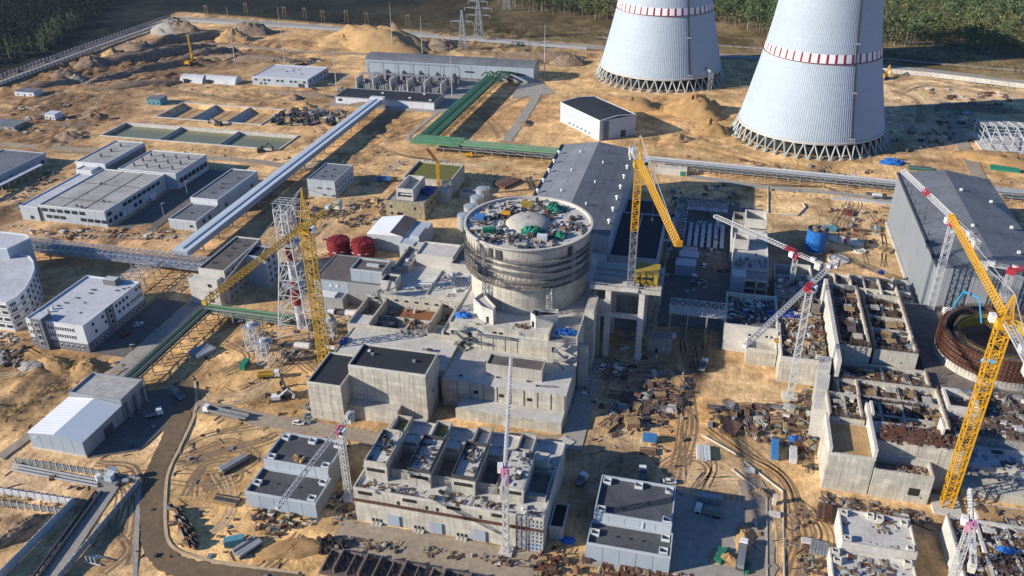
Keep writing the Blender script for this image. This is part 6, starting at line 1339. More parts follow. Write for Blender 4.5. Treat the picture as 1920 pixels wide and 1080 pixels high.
block(t, 17, 33.5, 368, 396, 0, 13, 'concrete_light', 'concrete_light', par=.8)
for x in (17, 22, 28, 33): piece('column', 'concrete_plain', t, x - .4, x + .4, 358, 358.8, 0, 12)
for z in (4, 8, 12): piece('beam', 'concrete_plain', t, 17, 33.4, 358, 358.8, z - .6, z); piece('slab', 'concrete_grey', t, 17.2, 33.2, 358.8, 368, z - .6, z - .1)
piece('front_box', 'clad_blue', t, 16.6, 23, 357, 364, 6, 14); b = MB(); b.ring(rect(17, 24, 388, 396), .6, 13, 18); b.build('roof_room', 'concrete_light', t)
b = MB()
for k in range(140): x, y = random.uniform(18, 32.5), random.uniform(369.5, 379); b.bar((x, y, 12.2), (x, y, 13.4 + random.random() * 1.2), .12)
stuff(b.build('rebar_field', 'rebar', t)); opening(t, 'f', 19, 20, 368, 4, 6, 'dark_opening', 'window', .1)

# low wing
t = thing('west_wing', 'open-topped concrete wing half in shadow, left of the white mid-site crane', 'building', (25, 314, 0))
b = MB(); b.box(14.5, 36.2, 314.6, 343, 0, 10.4); b.build('wall', 'concrete_light', t); b = MB(); b.ring(rect(14.5, 36.2, 314.6, 343), .7, 10.4, 13.2); b.build('parapet', 'concrete_light', t); piece('inner_floor', 'concrete_dirty', t, 15.3, 35.4, 315.4, 342.2, 10.4, 10.5)
for x in (24.5, 27.5, 31.4, 33.4): opening(t, 'f', x, x + .9, 314.6, 8.6, 9.6, 'dark_opening', 'window', .1)
piece('front_block', 'concrete', t, 24, 36.1, 306, 314.5, 0, 6.4); b = MB(); b.ring(rect(24, 36.1, 306, 314.5), .5, 6.4, 8); b.build('front_parapet', 'concrete_light', t)
t = thing('middle_wing', 'cluttered concrete platform with tall front wall behind the mid-site crane', 'building', (44, 305, 0))
b = MB(); b.box(36.5, 54.5, 296, 344, 0, 11.5); b.build('wall', 'concrete', t); piece('deck', 'concrete_dirty', t, 36.8, 54.2, 296.4, 343.6, 11.5, 11.65); piece('parapet', 'concrete_light', t, 36.4, 37.0, 296, 320, 11.5, 13.4); piece('front_lip', 'concrete_light', t, 36.5, 54.5, 295.6, 296.2, 10.2, 12.4)
for x, y in ((46, 333), (50, 333)): b = MB(); b.ring(rect(x, x + 3.6, y, y + 5), .5, 11.6, 17); b.build('shaft', 'concrete_dirty', t)
b = MB(); b.box(36.6, 54.4, 344.2, 372, 0, 9); b.build('rear_wall', 'concrete_light', t); piece('rear_deck', 'concrete_grey', t, 37, 54, 344.6, 371.6, 9, 9.15)
for k in range(3): opening(t, 'f', 44 + k * 2.8, 46 + k * 2.8, 344.2, 12, 14, 'dark_opening', 'window', .1)
for k in range(2): b = MB(); b.ring(rect(36.6 + k * 9, 44.6 + k * 9, 372.4, 384), .6, 0, 9 + k); b.build('rear_cell', 'concrete_light', t)

# reactor auxiliary 2: long hollow buildings
def shell_cells(name, label, x0, x1, y0, y1, z0, z1, nx, ny, floor, wallm='concrete_plain', floorm='concrete_dirty', th=.9, skip=()):
    t = thing(name, label, 'building', ((x0 + x1) / 2, y0, 0))
    b = MB(); b.box(x0, x1, y0, y1, 0, z0); b.build('base_wall', wallm, t); piece('floor', floorm, t, x0 + th, x1 - th, y0 + th, y1 - th, z0, z0 + .12)
    piece('front_wall', wallm, t, x0, x1, y0, y0 + th, z0, z1); piece('back_wall', wallm, t, x0, x1, y1 - th, y1, z0, z1); piece('side_wall', wallm, t, x0, x0 + th, y0 + th, y1 - th, z0, z1); piece('side_wall', wallm, t, x1 - th, x1, y0 + th, y1 - th, z0, z1)
    for i in range(1, nx):
        x = x0 + (x1 - x0) * i / nx
        if ('x', i) not in skip: piece('cross_wall', wallm, t, x - th / 2, x + th / 2, y0 + th, y1 - th, z0, z1 - random.uniform(0, (z1 - z0) * .35))
    for j in range(1, ny):
        y = y0 + (y1 - y0) * j / ny
        if ('y', j) not in skip: piece('cross_wall', wallm, t, x0 + th, x1 - th, y - th / 2, y + th / 2, z0, z1 - random.uniform(.4, (z1 - z0) * .5))
    rr = random.Random(int(x0 * 10 + y0))
    for k in range(int((x1 - x0) * (y1 - y0) / 17)):
        x, y = rr.uniform(x0 + 1.5, x1 - 4), rr.uniform(y0 + 1.5, y1 - 4); zt = rr.uniform(z0 + (z1 - z0) * .35, z1 - .3); a, c = rr.uniform(1.5, 4.5), rr.uniform(1.5, 5)
        kind = rr.random(); xe, ye = min(x + a, x1 - th), min(y + c, y1 - th)
        if kind < .35: piece('partial_slab', rr.choice((wallm, 'slab_raw', 'timber')), t, x, xe, y, ye, zt, zt + .35)
        elif kind < .7: piece('form_panel', rr.choice(('timber_dark', 'rust_pale', 'formwork', 'timber')), t, x, x + .25, y, ye, z0, zt) if kind < .52 else piece('form_panel', rr.choice(('timber_dark', 'rust_pale', 'formwork')), t, x, xe, y, y + .25, z0, zt)
        else:
            m_ = MB()
            for q in range(7): m_.bar((x + (xe - x) * q / 6, y, zt), (x + (xe - x) * q / 6, ye, zt), .1); m_.bar((x, y + (ye - y) * q / 6, zt), (xe, y + (ye - y) * q / 6, zt), .1); m_.bar((x + (xe - x) * q / 6, y, z0), (x + (xe - x) * q / 6, y, zt + 1), .1); m_.bar((x, y + (ye - y) * q / 6, z0), (x, y + (ye - y) * q / 6, zt + 1), .1)
            m_.build('rebar_cage', 'rebar', t)
    b = MB()
    for k in range(int((x1 - x0) * 8)):
        x = random.uniform(x0, x1); b.bar((x, y0 + th / 2, z1), (x + random.uniform(-.15, .15), y0 + th / 2, z1 + random.uniform(.6, 2.0)), .09)
    for k in range(int((y1 - y0) * 7)):
        y = random.uniform(y0, y1); xx = random.choice((x0 + th / 2, x1 - th / 2)); b.bar((xx, y, z1), (xx, y, z1 + random.uniform(.6, 1.9)), .09)
    stuff(b.build('starter_bars', 'rebar', t)); return t
shell_cells('raw_concrete_hall', 'long roofless concrete hall with brown floor slab below the right turbine hall, left bay', 57.5, 69.5, 298, 349, 16.8, 19.5, 1, 5, 14, skip=(('y', 1), ('y', 2), ('y', 3)))
shell_cells('raw_concrete_hall', 'long roofless concrete hall full of rebar and cross walls, right bay', 71, 87, 300, 346, 13, 18, 2, 5, 9)
shell_cells('raw_concrete_block', 'stepped raw concrete storey with dark band before the two roofless halls', 57, 90.5, 285, 297.6, 10.6, 12.5, 2, 1, 7)
t = thing('rear_foundation', 'flat raw foundation with low walls at the near corner of the right turbine hall', 'foundation', (78, 360, 0))
b = MB(); b.box(57, 98, 351, 385, 0, 4.5); b.build('base_wall', 'concrete_light', t); piece('floor', 'concrete_dirty', t, 57.6, 97.4, 351.6, 384.4, 4.5, 4.6)
for k in range(6): piece('wall_stub', 'concrete_plain', t, 58 + k * 6.6, 58.6 + k * 6.6, 352, 384, 4.5, 6 + k % 3)
for y in (360, 372, 384): piece('wall_stub', 'concrete_light', t, 57.2, 97.6, y, y + .6, 4.5, 6.5)
shell_cells('raw_concrete_rooms', 'maze of unfinished concrete rooms with deep shadows behind the right front block', 63, 92, 255, 284.6, 9.5, 13.5, 4, 3, 6, skip=(('x', 3),))
shell_cells('timber_deck_block', 'concrete storey covered with formwork timber beside the tall left wall', 56, 84, 272, 284.4, 9.5, 12.6, 1, 1, 9.5)
shell_cells('raw_corner_cell', 'open concrete cell with green net at the left of the unfinished rooms', 51, 62.6, 254.4, 270, 13.6, 16.4, 2, 1, 12)
# tall left wall fin and front block
t = thing('service_block', 'bare concrete front block with roof terrace beside the big yellow crane foot', 'building', (66, 235, 0))
b = MB(); b.box(49.4, 64, 235.4, 254, 0, 14.8); b.build('high_wall', 'concrete', t); piece('terrace', 'sand', t, 50.6, 63, 237, 253, 14.8, 14.9); piece('parapet', 'concrete_light', t, 49.2, 50.2, 235.2, 254.2, 14.6, 18.2); piece('parapet', 'concrete_light', t, 50.2, 64, 235.1, 235.8, 14.8, 15.8); piece('parapet', 'concrete_light', t, 63.2, 64.2, 235.9, 262, 14.8, 19)
b = MB(); b.box(64.3, 92, 243, 254, 0, 17.4); b.build('rear_wall', 'concrete', t); b = MB(); b.box(64.3, 82.6, 234.8, 242.9, 0, 8.8); b.build('low_wall', 'concrete', t); b = MB(); b.ring(rect(64.3, 82.6, 234.8, 242.9), .6, 8.8, 11.8); b.build('low_parapet', 'concrete_plain', t); piece('low_floor', 'concrete_dirty', t, 64.9, 82, 235.4, 242.3, 8.8, 8.95)
opening(t, 'f', 76, 79.4, 234.8, 3.2, 6.2, 'dark_opening', 'window', .12); piece('sill', 'concrete_light', t, 75.6, 79.8, 234.3, 234.82, 2.8, 3.15)
for i in range(4):
    for k in range(4): piece('cast_panel', 'concrete', t, 64.7 + i * 6.8, 71.3 + i * 6.8, 242.86, 243.02, 9.2 + k * 2.05, 11.15 + k * 2.05)
for i in range(3):
    for k in range(4): piece('cast_panel', 'concrete', t, 49.7 + i * 4.75, 54.3 + i * 4.75, 235.28, 235.42, .4 + k * 3.6, 3.9 + k * 3.6)
for k in range(3): b = MB(); b.bar((66, 244 + k * 2.4, 18.2), (86, 244 + k * 2.4, 18.2), .5); b.build('roof_form_beam', 'rust', t)
piece('fin', 'concrete_light', t, 64.4, 65.2, 255, 262, 10, 20); piece('fin', 'concrete_light', t, 86, 86.7, 250, 256, 14, 21)
t = thing('tall_fin_wall', 'tall sunlit buttressed concrete wall at the left side of the unfinished unit', 'wall', (52, 268, 0))
for k in range(3): b = MB(); b.prism([(46.5 + k * 1.3, 262 + k * 11), (51 + k * 1.3, 262 + k * 11), (52.5 + k * 1.3, 272 + k * 11), (48 + k * 1.3, 272 + k * 11)], 0, 13.5 + k * 1.2); b.build('wall_section', 'concrete_light', t)
b = MB(); b.prism([(55.5, 284.6), (57, 284.6), (57, 350), (55.5, 350)], 0, 21); b.build('wall_section', 'concrete_light', t)

# reactor 2 ring
R2 = Vector((119, 316)); z2 = 22.0; RK = .93
t = thing('reactor_ring', 'round unfinished reactor wall with rusty rebar scaffolding and a dark pit at the right edge', 'reactor building', (R2.x, R2.y, 0))
def cyl2(name, m, prof, n=96): b = MB(); b.lathe([(r * RK, z) for r, z in prof], R2.x, R2.y, n); return b.build(name, m, t)
cyl2('base_drum', 'concrete_plain', [(24, 0), (24, 14)]); cyl2('outer_wall', 'rust_pale', [(22.4, 13.5), (22.4, z2), (21.2, z2), (21.2, 14)]); cyl2('inner_wall', 'concrete_dirty', [(18.2, 12), (18.2, z2 - 1), (17.2, z2 - 1), (17.2, 6)]); cyl2('gap_floor', 'dark_opening', [(21.2, 14.2), (18.2, 14.2)]); cyl2('pit_floor', 'roof_dark', [(17.3, 6), (.1, 6)]); cyl2('liner', 'yellow_dim', [(17.15, z2 - 6), (17.15, z2 - .6)])
for k in range(5): cyl2('scaffold_deck', 'rust', [(23.8 - k * .1, 13.8 + k * 2.0), (23.8 - k * .1, 13.6 + k * 2.0), (22.4, 13.6 + k * 2.0)])
b = MB()
for i in range(96):
    a, c = 6.28318 * i / 96, 6.28318 * (i + 1) / 96
    for r in (22.3, 21.5):
        b.bar((R2.x + r * math.cos(a), R2.y + r * math.sin(a), 12), (R2.x + r * math.cos(a), R2.y + r * math.sin(a), z2 + 1.2), .13)
        for z in np.arange(13.6, z2 + 1.3, 1.5): b.bar((R2.x + r * math.cos(a), R2.y + r * math.sin(a), z), (R2.x + r * math.cos(c), R2.y + r * math.sin(c), z), .11)
stuff(b.build('scaffold', 'rust', t)); b = MB()
for i in range(260):
    a = 6.28318 * i / 260
    for r, h in ((20.3, 1.8), (16.5, 1.4)): b.bar((R2.x + r * math.cos(a), R2.y + r * math.sin(a), z2 - 1), (R2.x + r * math.cos(a), R2.y + r * math.sin(a), z2 + h * random.uniform(.5, 1)), .09)
stuff(b.build('starter_bars', 'rebar', t))
cyl2('crane_rail', 'yellow_dim', [(16.8, z2 - 2), (16.8, z2 - 1.4), (16.2, z2 - 1.4), (16.2, z2 - 2)])
t = thing('ring_deck', 'raw concrete deck with rebar rows around the foot of the rusty reactor ring', 'building', (115, 290, 0))
b = MB(); b.box(91, 146, 262, 356 - 1, 0, 10.5); b.build('base_wall', 'concrete_grey', t); piece('deck', 'concrete_dirty', t, 91.4, 145.6, 262.4, 354, 10.5, 10.62)
b = MB()
for i in range(9):
    for k in range(40): x, y = 92 + k * 1.3 + random.uniform(-.3, .3), 264 + i * 2.4; b.bar((x, y, 10.5), (x, y, 12 + random.random()), .1)
stuff(b.build('rebar_rows', 'rebar', t))
for i in range(5): piece('rebar_mat', 'rebar', t, 92, 145, 264.6 + i * 4, 265 + i * 4, 11.4, 11.7)
b = MB(); b.ring(rect(93, 104, 272, 284), .9, 10.5, 15); b.build('pit_cell', 'concrete_light', t); piece('pit_cell_floor', 'roof_brown', t, 94, 103, 273, 283, 11, 11.4)
piece('front_step', 'concrete_light', t, 92.4, 146, 250, 261.8, 0, 7.2); piece('front_step', 'concrete', t, 94, 146, 241.5, 249.8, 0, 3.6)
for x in (100, 108, 116, 124): piece('window', 'dark_opening', t, x, x + 1.2, 249.85, 250.02, 5, 6)

# lower right buildings
t = thing('flat_house', 'small pale concrete building with parapet and sandy roof at the bottom right, rear part', 'building', (63, 203, 0))
block(t, 52, 73.2, 203.2, 217.8, 0, 8.0, 'concrete_light', 'concrete_light', par=1.0)
for x, y in ((52.6, 215), (60.5, 215.6), (63.2, 215), (70.2, 214.5), (52.6, 204), (70.4, 203.9)): b = MB(); b.ring(rect(x, x + 2, y, y + 1.8), .25, 7, 8.6); b.build('roof_curb', 'concrete_light', t)
t = thing('flat_house', 'small pale concrete building with mesh and tarpaulins at the bottom edge, front part', 'building', (60, 190, 0))
block(t, 48.6, 72.4, 189, 203, 0, 5.2, 'concrete_light', 'concrete_light', par=1.0)
for x, y in ((49.2, 200.5), (69.6, 200.6), (49.4, 197)): b = MB(); b.ring(rect(x, x + 2.2, y, y + 1.8), .25, 4.2, 6); b.build('roof_curb', 'concrete_light', t)
t = shell_cells('right_cell_building', 'raw concrete cell building with openings at the bottom right corner', 84, 118, 192, 221, 6.6, 9.0, 4, 3, 6.6, 'concrete_light', 'concrete_dirty')
for x, y, a, c in ((88, 214, 4, 3), (95, 206, 3, 8), (100, 213, 4, 4), (88, 203, 3, 3), (106, 205, 6, 4), (97, 196, 8, 5), (110, 214, 5, 4)): piece('roof_slab', 'concrete_light', t, x - a / 2 - 1, x + a / 2 + 1, y - c / 2 - 1, y + c / 2 + 1, 7.6, 8.2); piece('roof_opening', 'dark_opening', t, x - a / 2, x + a / 2, y - c / 2, y + c / 2, 8.2, 8.26)
t = thing('sand_pit_frame', 'timber-edged sandy pit with beams beside the foot of the big yellow crane', 'pit', (105, 228, 0))
b = MB(); b.box(96, 130, 223, 236, 0, 3.2); b.build('edge_wall', 'concrete_light', t); piece('sand_top', 'sand', t, 96.6, 129, 223.6, 235.4, 3.2, 3.3)

# white steel skeleton at far right
t = thing('steel_skeleton', 'white steel building skeleton over pale foundations at the right edge', 'steel frame', (150, 540, 0))
g0 = G(1862, 290); sx0, sx1, sy0, sy1 = g0.x - 4, g0.x + 36, g0.y - 2, g0.y + 40
piece('foundation', 'concrete_light', t, sx0 - 2, sx1 + 2, sy0 - 2, sy1 + 2, 0, 1.0)
for i in range(7):
    for j in (0, 1, 2): x, y = sx0 + (sx1 - sx0) * i / 6, sy0 + (sy1 - sy0) * j / 2; b = MB(); b.bar((x, y, 0), (x, y, 11), .5); b.build('column', 'steel_white', t)
    b = MB(); x = sx0 + (sx1 - sx0) * i / 6; ym = (sy0 + sy1) / 2; b.bar((x, sy0, 11), (x, ym, 14), .5); b.bar((x, ym, 14), (x, sy1, 11), .5); b.bar((x, sy0, 11), (x, sy1, 11), .3)
    for q in range(1, 8): y = sy0 + (sy1 - sy0) * q / 8; b.bar((x, y, 11), (x, y, 11 + 3 * (1 - abs(y - ym) / (ym - sy0))), .25)
    b.build('roof_truss', 'steel_white', t)
for q in range(9):
    y = sy0 + (sy1 - sy0) * q / 8; z = 11 + 3 * (1 - abs(y - ym) / (ym - sy0)); b = MB(); b.bar((sx0, y, z), (sx1, y, z), .3); b.build('purlin', 'steel_white', t)
for z in (4, 7.5): b = MB(); b.bar((sx0, sy0, z), (sx1, sy0, z), .3); b.bar((sx0, sy0, z), (sx0, sy1, z), .3); b.build('girt', 'steel_white', t)
g = G(1880, 318); b = MB(); b.prism([(g.x - 8, g.y - 2), (g.x + 9, g.y - 5), (g.x + 9, g.y - 1), (g.x - 7, g.y + 3)], 0, [1.4, 1, 2, 2.2]); tag(b.build('green_sheet', 'green_net'), 'green sheeting spread before the white steel skeleton', 'sheet')
# ================================================================ TOWER CRANES
def tower_crane(label, bx, by, bz, zs, az, jl, cl, mw, sec, mats, jw=1.5, apex=8.0, dark_to=None, base=True, flat=False, red_from=None):
    """mats: mast, jib, head, counter"""
    mm, jm, hm, cm = mats
    t = thing('tower_crane', label, 'tower crane', (bx, by, bz), 'tower cranes')
    n = max(1, round((zs - bz - 2) / sec)); sh = (zs - bz - 2) / n
    b = MB(); lattice(b, (0, 0, 0), (0, 0, sh), mw, 2, max(.2, mw * .105), brace=max(.12, mw * .06)); first = None
    for k in range(n):
        m_ = mm if not (dark_to and bz + k * sh < dark_to) else 'steel_grey'
        if red_from is not None and k >= red_from: m_ = hm
        if first is None or m_ != lastm:
            c = MB(); c.v, c.f, c.m = list(b.v), list(b.f), list(b.m); first = c.build('mast_section', m_, t, local=True); first.location = (0, 0, k * sh); lastm = m_
        else: share('mast_section', first.data, t, loc=(0, 0, k * sh), local=True)
    if base:
        c = MB(); c.box(-mw * 1.3, mw * 1.3, -mw * 1.3, mw * 1.3, -.3, .9); c.build('base_block', 'concrete_light', t, local=True)
    d = Vector((math.cos(az), math.sin(az), 0)); s = Vector((-d.y, d.x, 0)); Z = Vector((0, 0, zs - bz)); up = Vector((0, 0, 1))
    c = MB(); c.obox(0, 0, az, mw * 1.5, mw * 1.5, zs - bz - 2.0, zs - bz + .4); c.build('slewing_unit', hm, t, local=True)
    c = MB(); q = s * (mw * .9) + d * 1.2 + Z; c.obox(q.x, q.y, az, 2.2, 1.6, zs - bz - 1.4, zs - bz + 1.0); cab = c.build('cab', 'white_paint', t, local=True)
    c = MB(); q2 = q + d * 1.1; c.obox(q2.x, q2.y, az, .12, 1.3, zs - bz - .4, zs - bz + .8); c.build('cab_window', 'glass', cab, local=True)
    if not flat:
        c = MB(); ap = Z + up * apex - d * .6
        for so in (-1, 1):
            c.bar(Z + s * so * mw * .45 + d * mw * .4, ap, .3); c.bar(Z + s * so * mw * .45 - d * mw * .5, ap, .3)
            for f in (.3, .6): c.bar((Z + s * so * mw * .45 + d * mw * .4).lerp(ap, f), (Z + s * so * mw * .45 - d * mw * .5).lerp(ap, f), .18)
        c.build('tower_head', hm if jm != 'yellow_old' else jm, t, local=True)
    nj = max(3, int(jl / 5.5)); p0 = Z + d * mw * .5 + up * .3
    for k in range(nj):
        a, e = p0 + d * (jl - mw * .5) * (k / nj), p0 + d * (jl - mw * .5) * ((k + 1) / nj); c = MB(); top = up * jw * 1.05
        for bay in range(3):
            u, v = a.lerp(e, bay / 3), a.lerp(e, (bay + 1) / 3)
            for so in (-.5, .5): c.bar(u + s * jw * so, v + s * jw * so, .22); c.bar(u + s * jw * so, u.lerp(v, .5) + top, .15); c.bar(u.lerp(v, .5) + top, v + s * jw * so, .15)
            c.bar(u.lerp(v, -.5) + top, v.lerp(u, .5) + top, .24); c.bar(u - s * jw * .5, u + s * jw * .5, .15); c.bar(u - s * jw * .5, v + s * jw * .5, .13)
        c.build('jib_section', jm if not (cm == 'banded' and k == (nj // 2 if jl > 53.5 else 0)) else 'crane_red', t, local=True)
    c = MB(); e = p0 + d * (jl - mw * .5); c.obox(e.x, e.y, az, .7, jw * .9, e.z - .2, e.z + jw * .7); c.build('jib_tip', jm, t, local=True)
    tr = p0 + d * jl * .42; c = MB(); c.obox(tr.x, tr.y, az, 1.6, jw, tr.z - .6, tr.z - .1); c.build('trolley', 'steel_dark', t, local=True); c = MB(); c.bar(tr - up * .5, tr - up * 9, .1); c.obox(tr.x, tr.y, az, .7, .5, tr.z - 10, tr.z - 9); c.build('hook_block', 'steel_dark', t, local=True)
    c = MB(); q0 = Z - d * mw * .5; q1 = Z - d * cl
    for so in (-.5, .5): c.bar(q0 + s * jw * so, q1 + s * jw * so, .35); c.bar(q0 + s * jw * so + up, q1 + s * jw * so + up, .12)
    for k in range(int(cl / 2) + 1): u = q0.lerp(q1, k / max(1, int(cl / 2))); c.bar(u - s * jw * .5, u + s * jw * .5, .18)
    c.build('counter_jib', jm if cm == 'banded' else cm if cm != 'banded' else jm, t, local=True)
    for k in range(3):
        u = q1 + d * (.8 + k * 1.0); c = MB(); c.obox(u.x, u.y, az, .8, jw * 1.3, u.z - 2.6, u.z + .8); c.build('counterweight', 'concrete_light', t, local=True)
    u = q1 + d * cl * .35; c = MB(); c.obox(u.x, u.y, az, 2.6, jw * .9, u.z + .2, u.z + 1.8); c.build('winch_house', 'steel_white', t, local=True)
    if not flat:
        c = MB(); ap = Z + up * apex - d * .6
        for f in (.45, .82): c.bar(ap, p0 + d * jl * f + up * jw, .14)
        c.bar(ap, q1 + up * .5, .14); c.build('tie_bars', 'steel_white', t, local=True)
    return t
tower_crane('old dusty yellow tower crane beside the white lattice chimney, jib pointing at the camera', -143.4, 260.6, 0, 66.6, R(-95), 61, 26, 3.6, 5.2, ('yellow_old', 'yellow_old', 'yellow_old', 'yellow_old'), 1.9, 15.5)
tower_crane('yellow tower crane standing on the portal deck next to the reactor drum', -24.8, 300.6, 33.4, 86.9, R(-74.4), 71, 15.5, 2.6, 4.4, ('yellow', 'yellow', 'yellow_old', 'steel_white'), 2.4, 10.3, dark_to=58)
tower_crane('big bright yellow tower crane in front of the rusty reactor ring', 88.4, 235.4, 0, 72, R(90.7), 71.8, 26, 3.4, 5.0, ('yellow', 'yellow', 'yellow', 'steel_white'), 2.1, 9)
tower_crane('white tower crane with red head against the right turbine hall, jib crossing its roof', 101.2, 350.5, 0, 53, R(102.8), 54, 21.5, 2.4, 4.0, ('steel_white', 'steel_white', 'crane_red', 'banded'), 1.9, 5, flat=True)
tower_crane('white tower crane at the right edge with its head near the turbine hall wall', 127.7, 350, 8, 34, R(-14), 40, 12, 2.2, 4.0, ('steel_white', 'crane_red', 'crane_red', 'steel_white'), 1.6, 5, flat=True)
tower_crane('white tower crane with red head in the middle yard, jib toward the sunlit sand', 41.2, 286.1, 0, 50.2, R(-116), 53, 27, 2.2, 4.0, ('steel_white', 'steel_white', 'crane_red', 'banded'), 1.7, 5, flat=True)
tower_crane('white tower crane behind the mid-yard one, its jib over the two grey concrete shells', 44, 365.3, 0, 24.2, R(139), 49.7, 14, 2.0, 3.6, ('steel_white', 'steel_white', 'crane_red', 'banded'), 1.6, 5, flat=True)
tower_crane('small white and red tower crane beside the blue-grey pump house at the bottom', -105, 194.3, 0, 29.7, R(-93.9), 37.5, 9, 1.8, 3.4, ('steel_white', 'steel_white', 'crane_red', 'steel_white'), 1.3, 4, flat=True)
tower_crane('thin white tower crane with a pink collar standing before the four-cell building', -47.8, 183.2, 0, 33.4, R(101.9), 58, 10, 1.6, 3.4, ('steel_white', 'steel_white', 'pink_paint', 'steel_white'), 1.1, 3.5, flat=True, red_from=8)
tower_crane('white tower crane cut by the bottom edge at the lower right cell building', 82.8, 199.5, 0, 25.7, R(80), 14, 17, 1.8, 3.4, ('steel_white', 'steel_white', 'pink_paint', 'steel_white'), 1.3, 3.5, flat=True)

# ================================================================ LATTICE CHIMNEY
t = thing('lattice_chimney', 'tall white lattice stack frame with red-and-white flue beside the old yellow crane', 'chimney', (-166, 290, 0))
cx, cy = -168, 288.5
prev = None; lv = [0, 7, 14, 21, 28, 35, 42, 49, 55, 60]
for i, z in enumerate(lv):
    w = 7.6 - 4.6 * min(1, z / 42); cur = [Vector((cx + a * w, cy + c * w, z)) for a, c in ((-1, -1), (1, -1), (1, 1), (-1, 1))]
    if prev:
        b = MB()
        for k in range(4): b.bar(prev[k], cur[k], .42); b.bar(prev[k], cur[(k + 1) % 4], .22); b.bar(prev[(k + 1) % 4], cur[k], .22); b.bar(cur[k], cur[(k + 1) % 4], .26)
        b.build('frame_bay', 'steel_white', t)
    prev = cur
for k, (z0, z1) in enumerate(((2, 14), (14, 26), (26, 36), (36, 46), (46, 57))):
    b = MB(); b.tube((cx, cy, z0), (cx, cy, z1), 1.7, 14); b.build('flue', 'steel_white' if k % 2 == 0 else 'red_paint', t)
for z in (24, 44): piece('platform', 'galv', t, cx - 4.4, cx + 4.4, cy - 4.4, cy + 4.4, z, z + .25)
def lattice_stub(px, py, h, w, label):
    g = G(px, py); t = thing('flue_stack', label, 'steel frame', g); b = MB(); lattice(b, g, g + Vector((0, 0, h)), w, max(2, int(h / 3)), .35); b.build('legs', 'steel_white', t); b = MB(); b.box(g.x - w / 2 - .4, g.x + w / 2 + .4, g.y - w / 2 - .4, g.y + w / 2 + .4, h, h + .3); b.build('top_deck', 'galv', t); b = MB(); b.tube(g + Vector((0, 0, h * .4)), g + Vector((0, 0, h + 1.6)), w * .28, 10); b.build('flue', 'steel_white', t)
lattice_stub(500, 682, 11, 5, 'short white lattice stack frame nearest the green skip'); lattice_stub(478, 655, 12, 5, 'short white lattice stack frame behind the nearest one'); lattice_stub(620, 635, 9, 4.5, 'short white lattice frame at the crane foot')
def pipe_section(px, py, z, l, r, az, label):
    g = G(px, py, z); t = thing('insulated_pipe', label, 'pipe', g); d = Vector((math.cos(az), math.sin(az), 0))
    for k in range(3): a = g + d * (k * l / 3); b = MB(); b.tube(a, a + d * (l / 3 - .08), r, 16); b.build('jacket_section', 'insulation_pipe' if k != 1 or z < 3 else 'steel_dark', t)
    for k in (0.2, .8): q = g + d * (l * k); piece('support', 'steel_grey', t, q.x - .3, q.x + .3, q.y - r, q.y + r, 0, z) if z > 2 else piece('support', 'timber', t, q.x - .3, q.x + .3, q.y - r, q.y + r, 0, max(.2, z - r * .9))
pipe_section(608, 582, 11.5, 15, 1.5, R(2), 'banded white insulated duct joining the annex to the lattice chimney'); pipe_section(553, 646, 1.6, 7, 1.5, R(2), 'white insulated pipe section lying on the ground left of the crane mast'); pipe_section(612, 652, 1.4, 4, 1.2, R(5), 'pale pipe stub lying right of the crane mast')
# concrete pump boom
t = thing('concrete_pump', 'bright blue concrete pump boom arching over the rusty reactor ring', 'concrete pump', G(1782, 590, 11)); P = [G(1784, 588, 12), G(1790, 572, 16), G(1808, 547, 27), G(1836, 558, 26), G(1840, 606, 22.5)]
for k, (a, c) in enumerate(zip(P[:-1], P[1:])): b = MB(); b.bar(a, c, 1.0 - k * .18, .8 - k * .12); b.build('boom_section', 'pump_blue', t)
g = P[0]; piece('pump_body', 'white_paint', t, g.x - 3, g.x + 2, g.y - 1.5, g.y + 3, 10.6, 13.4)
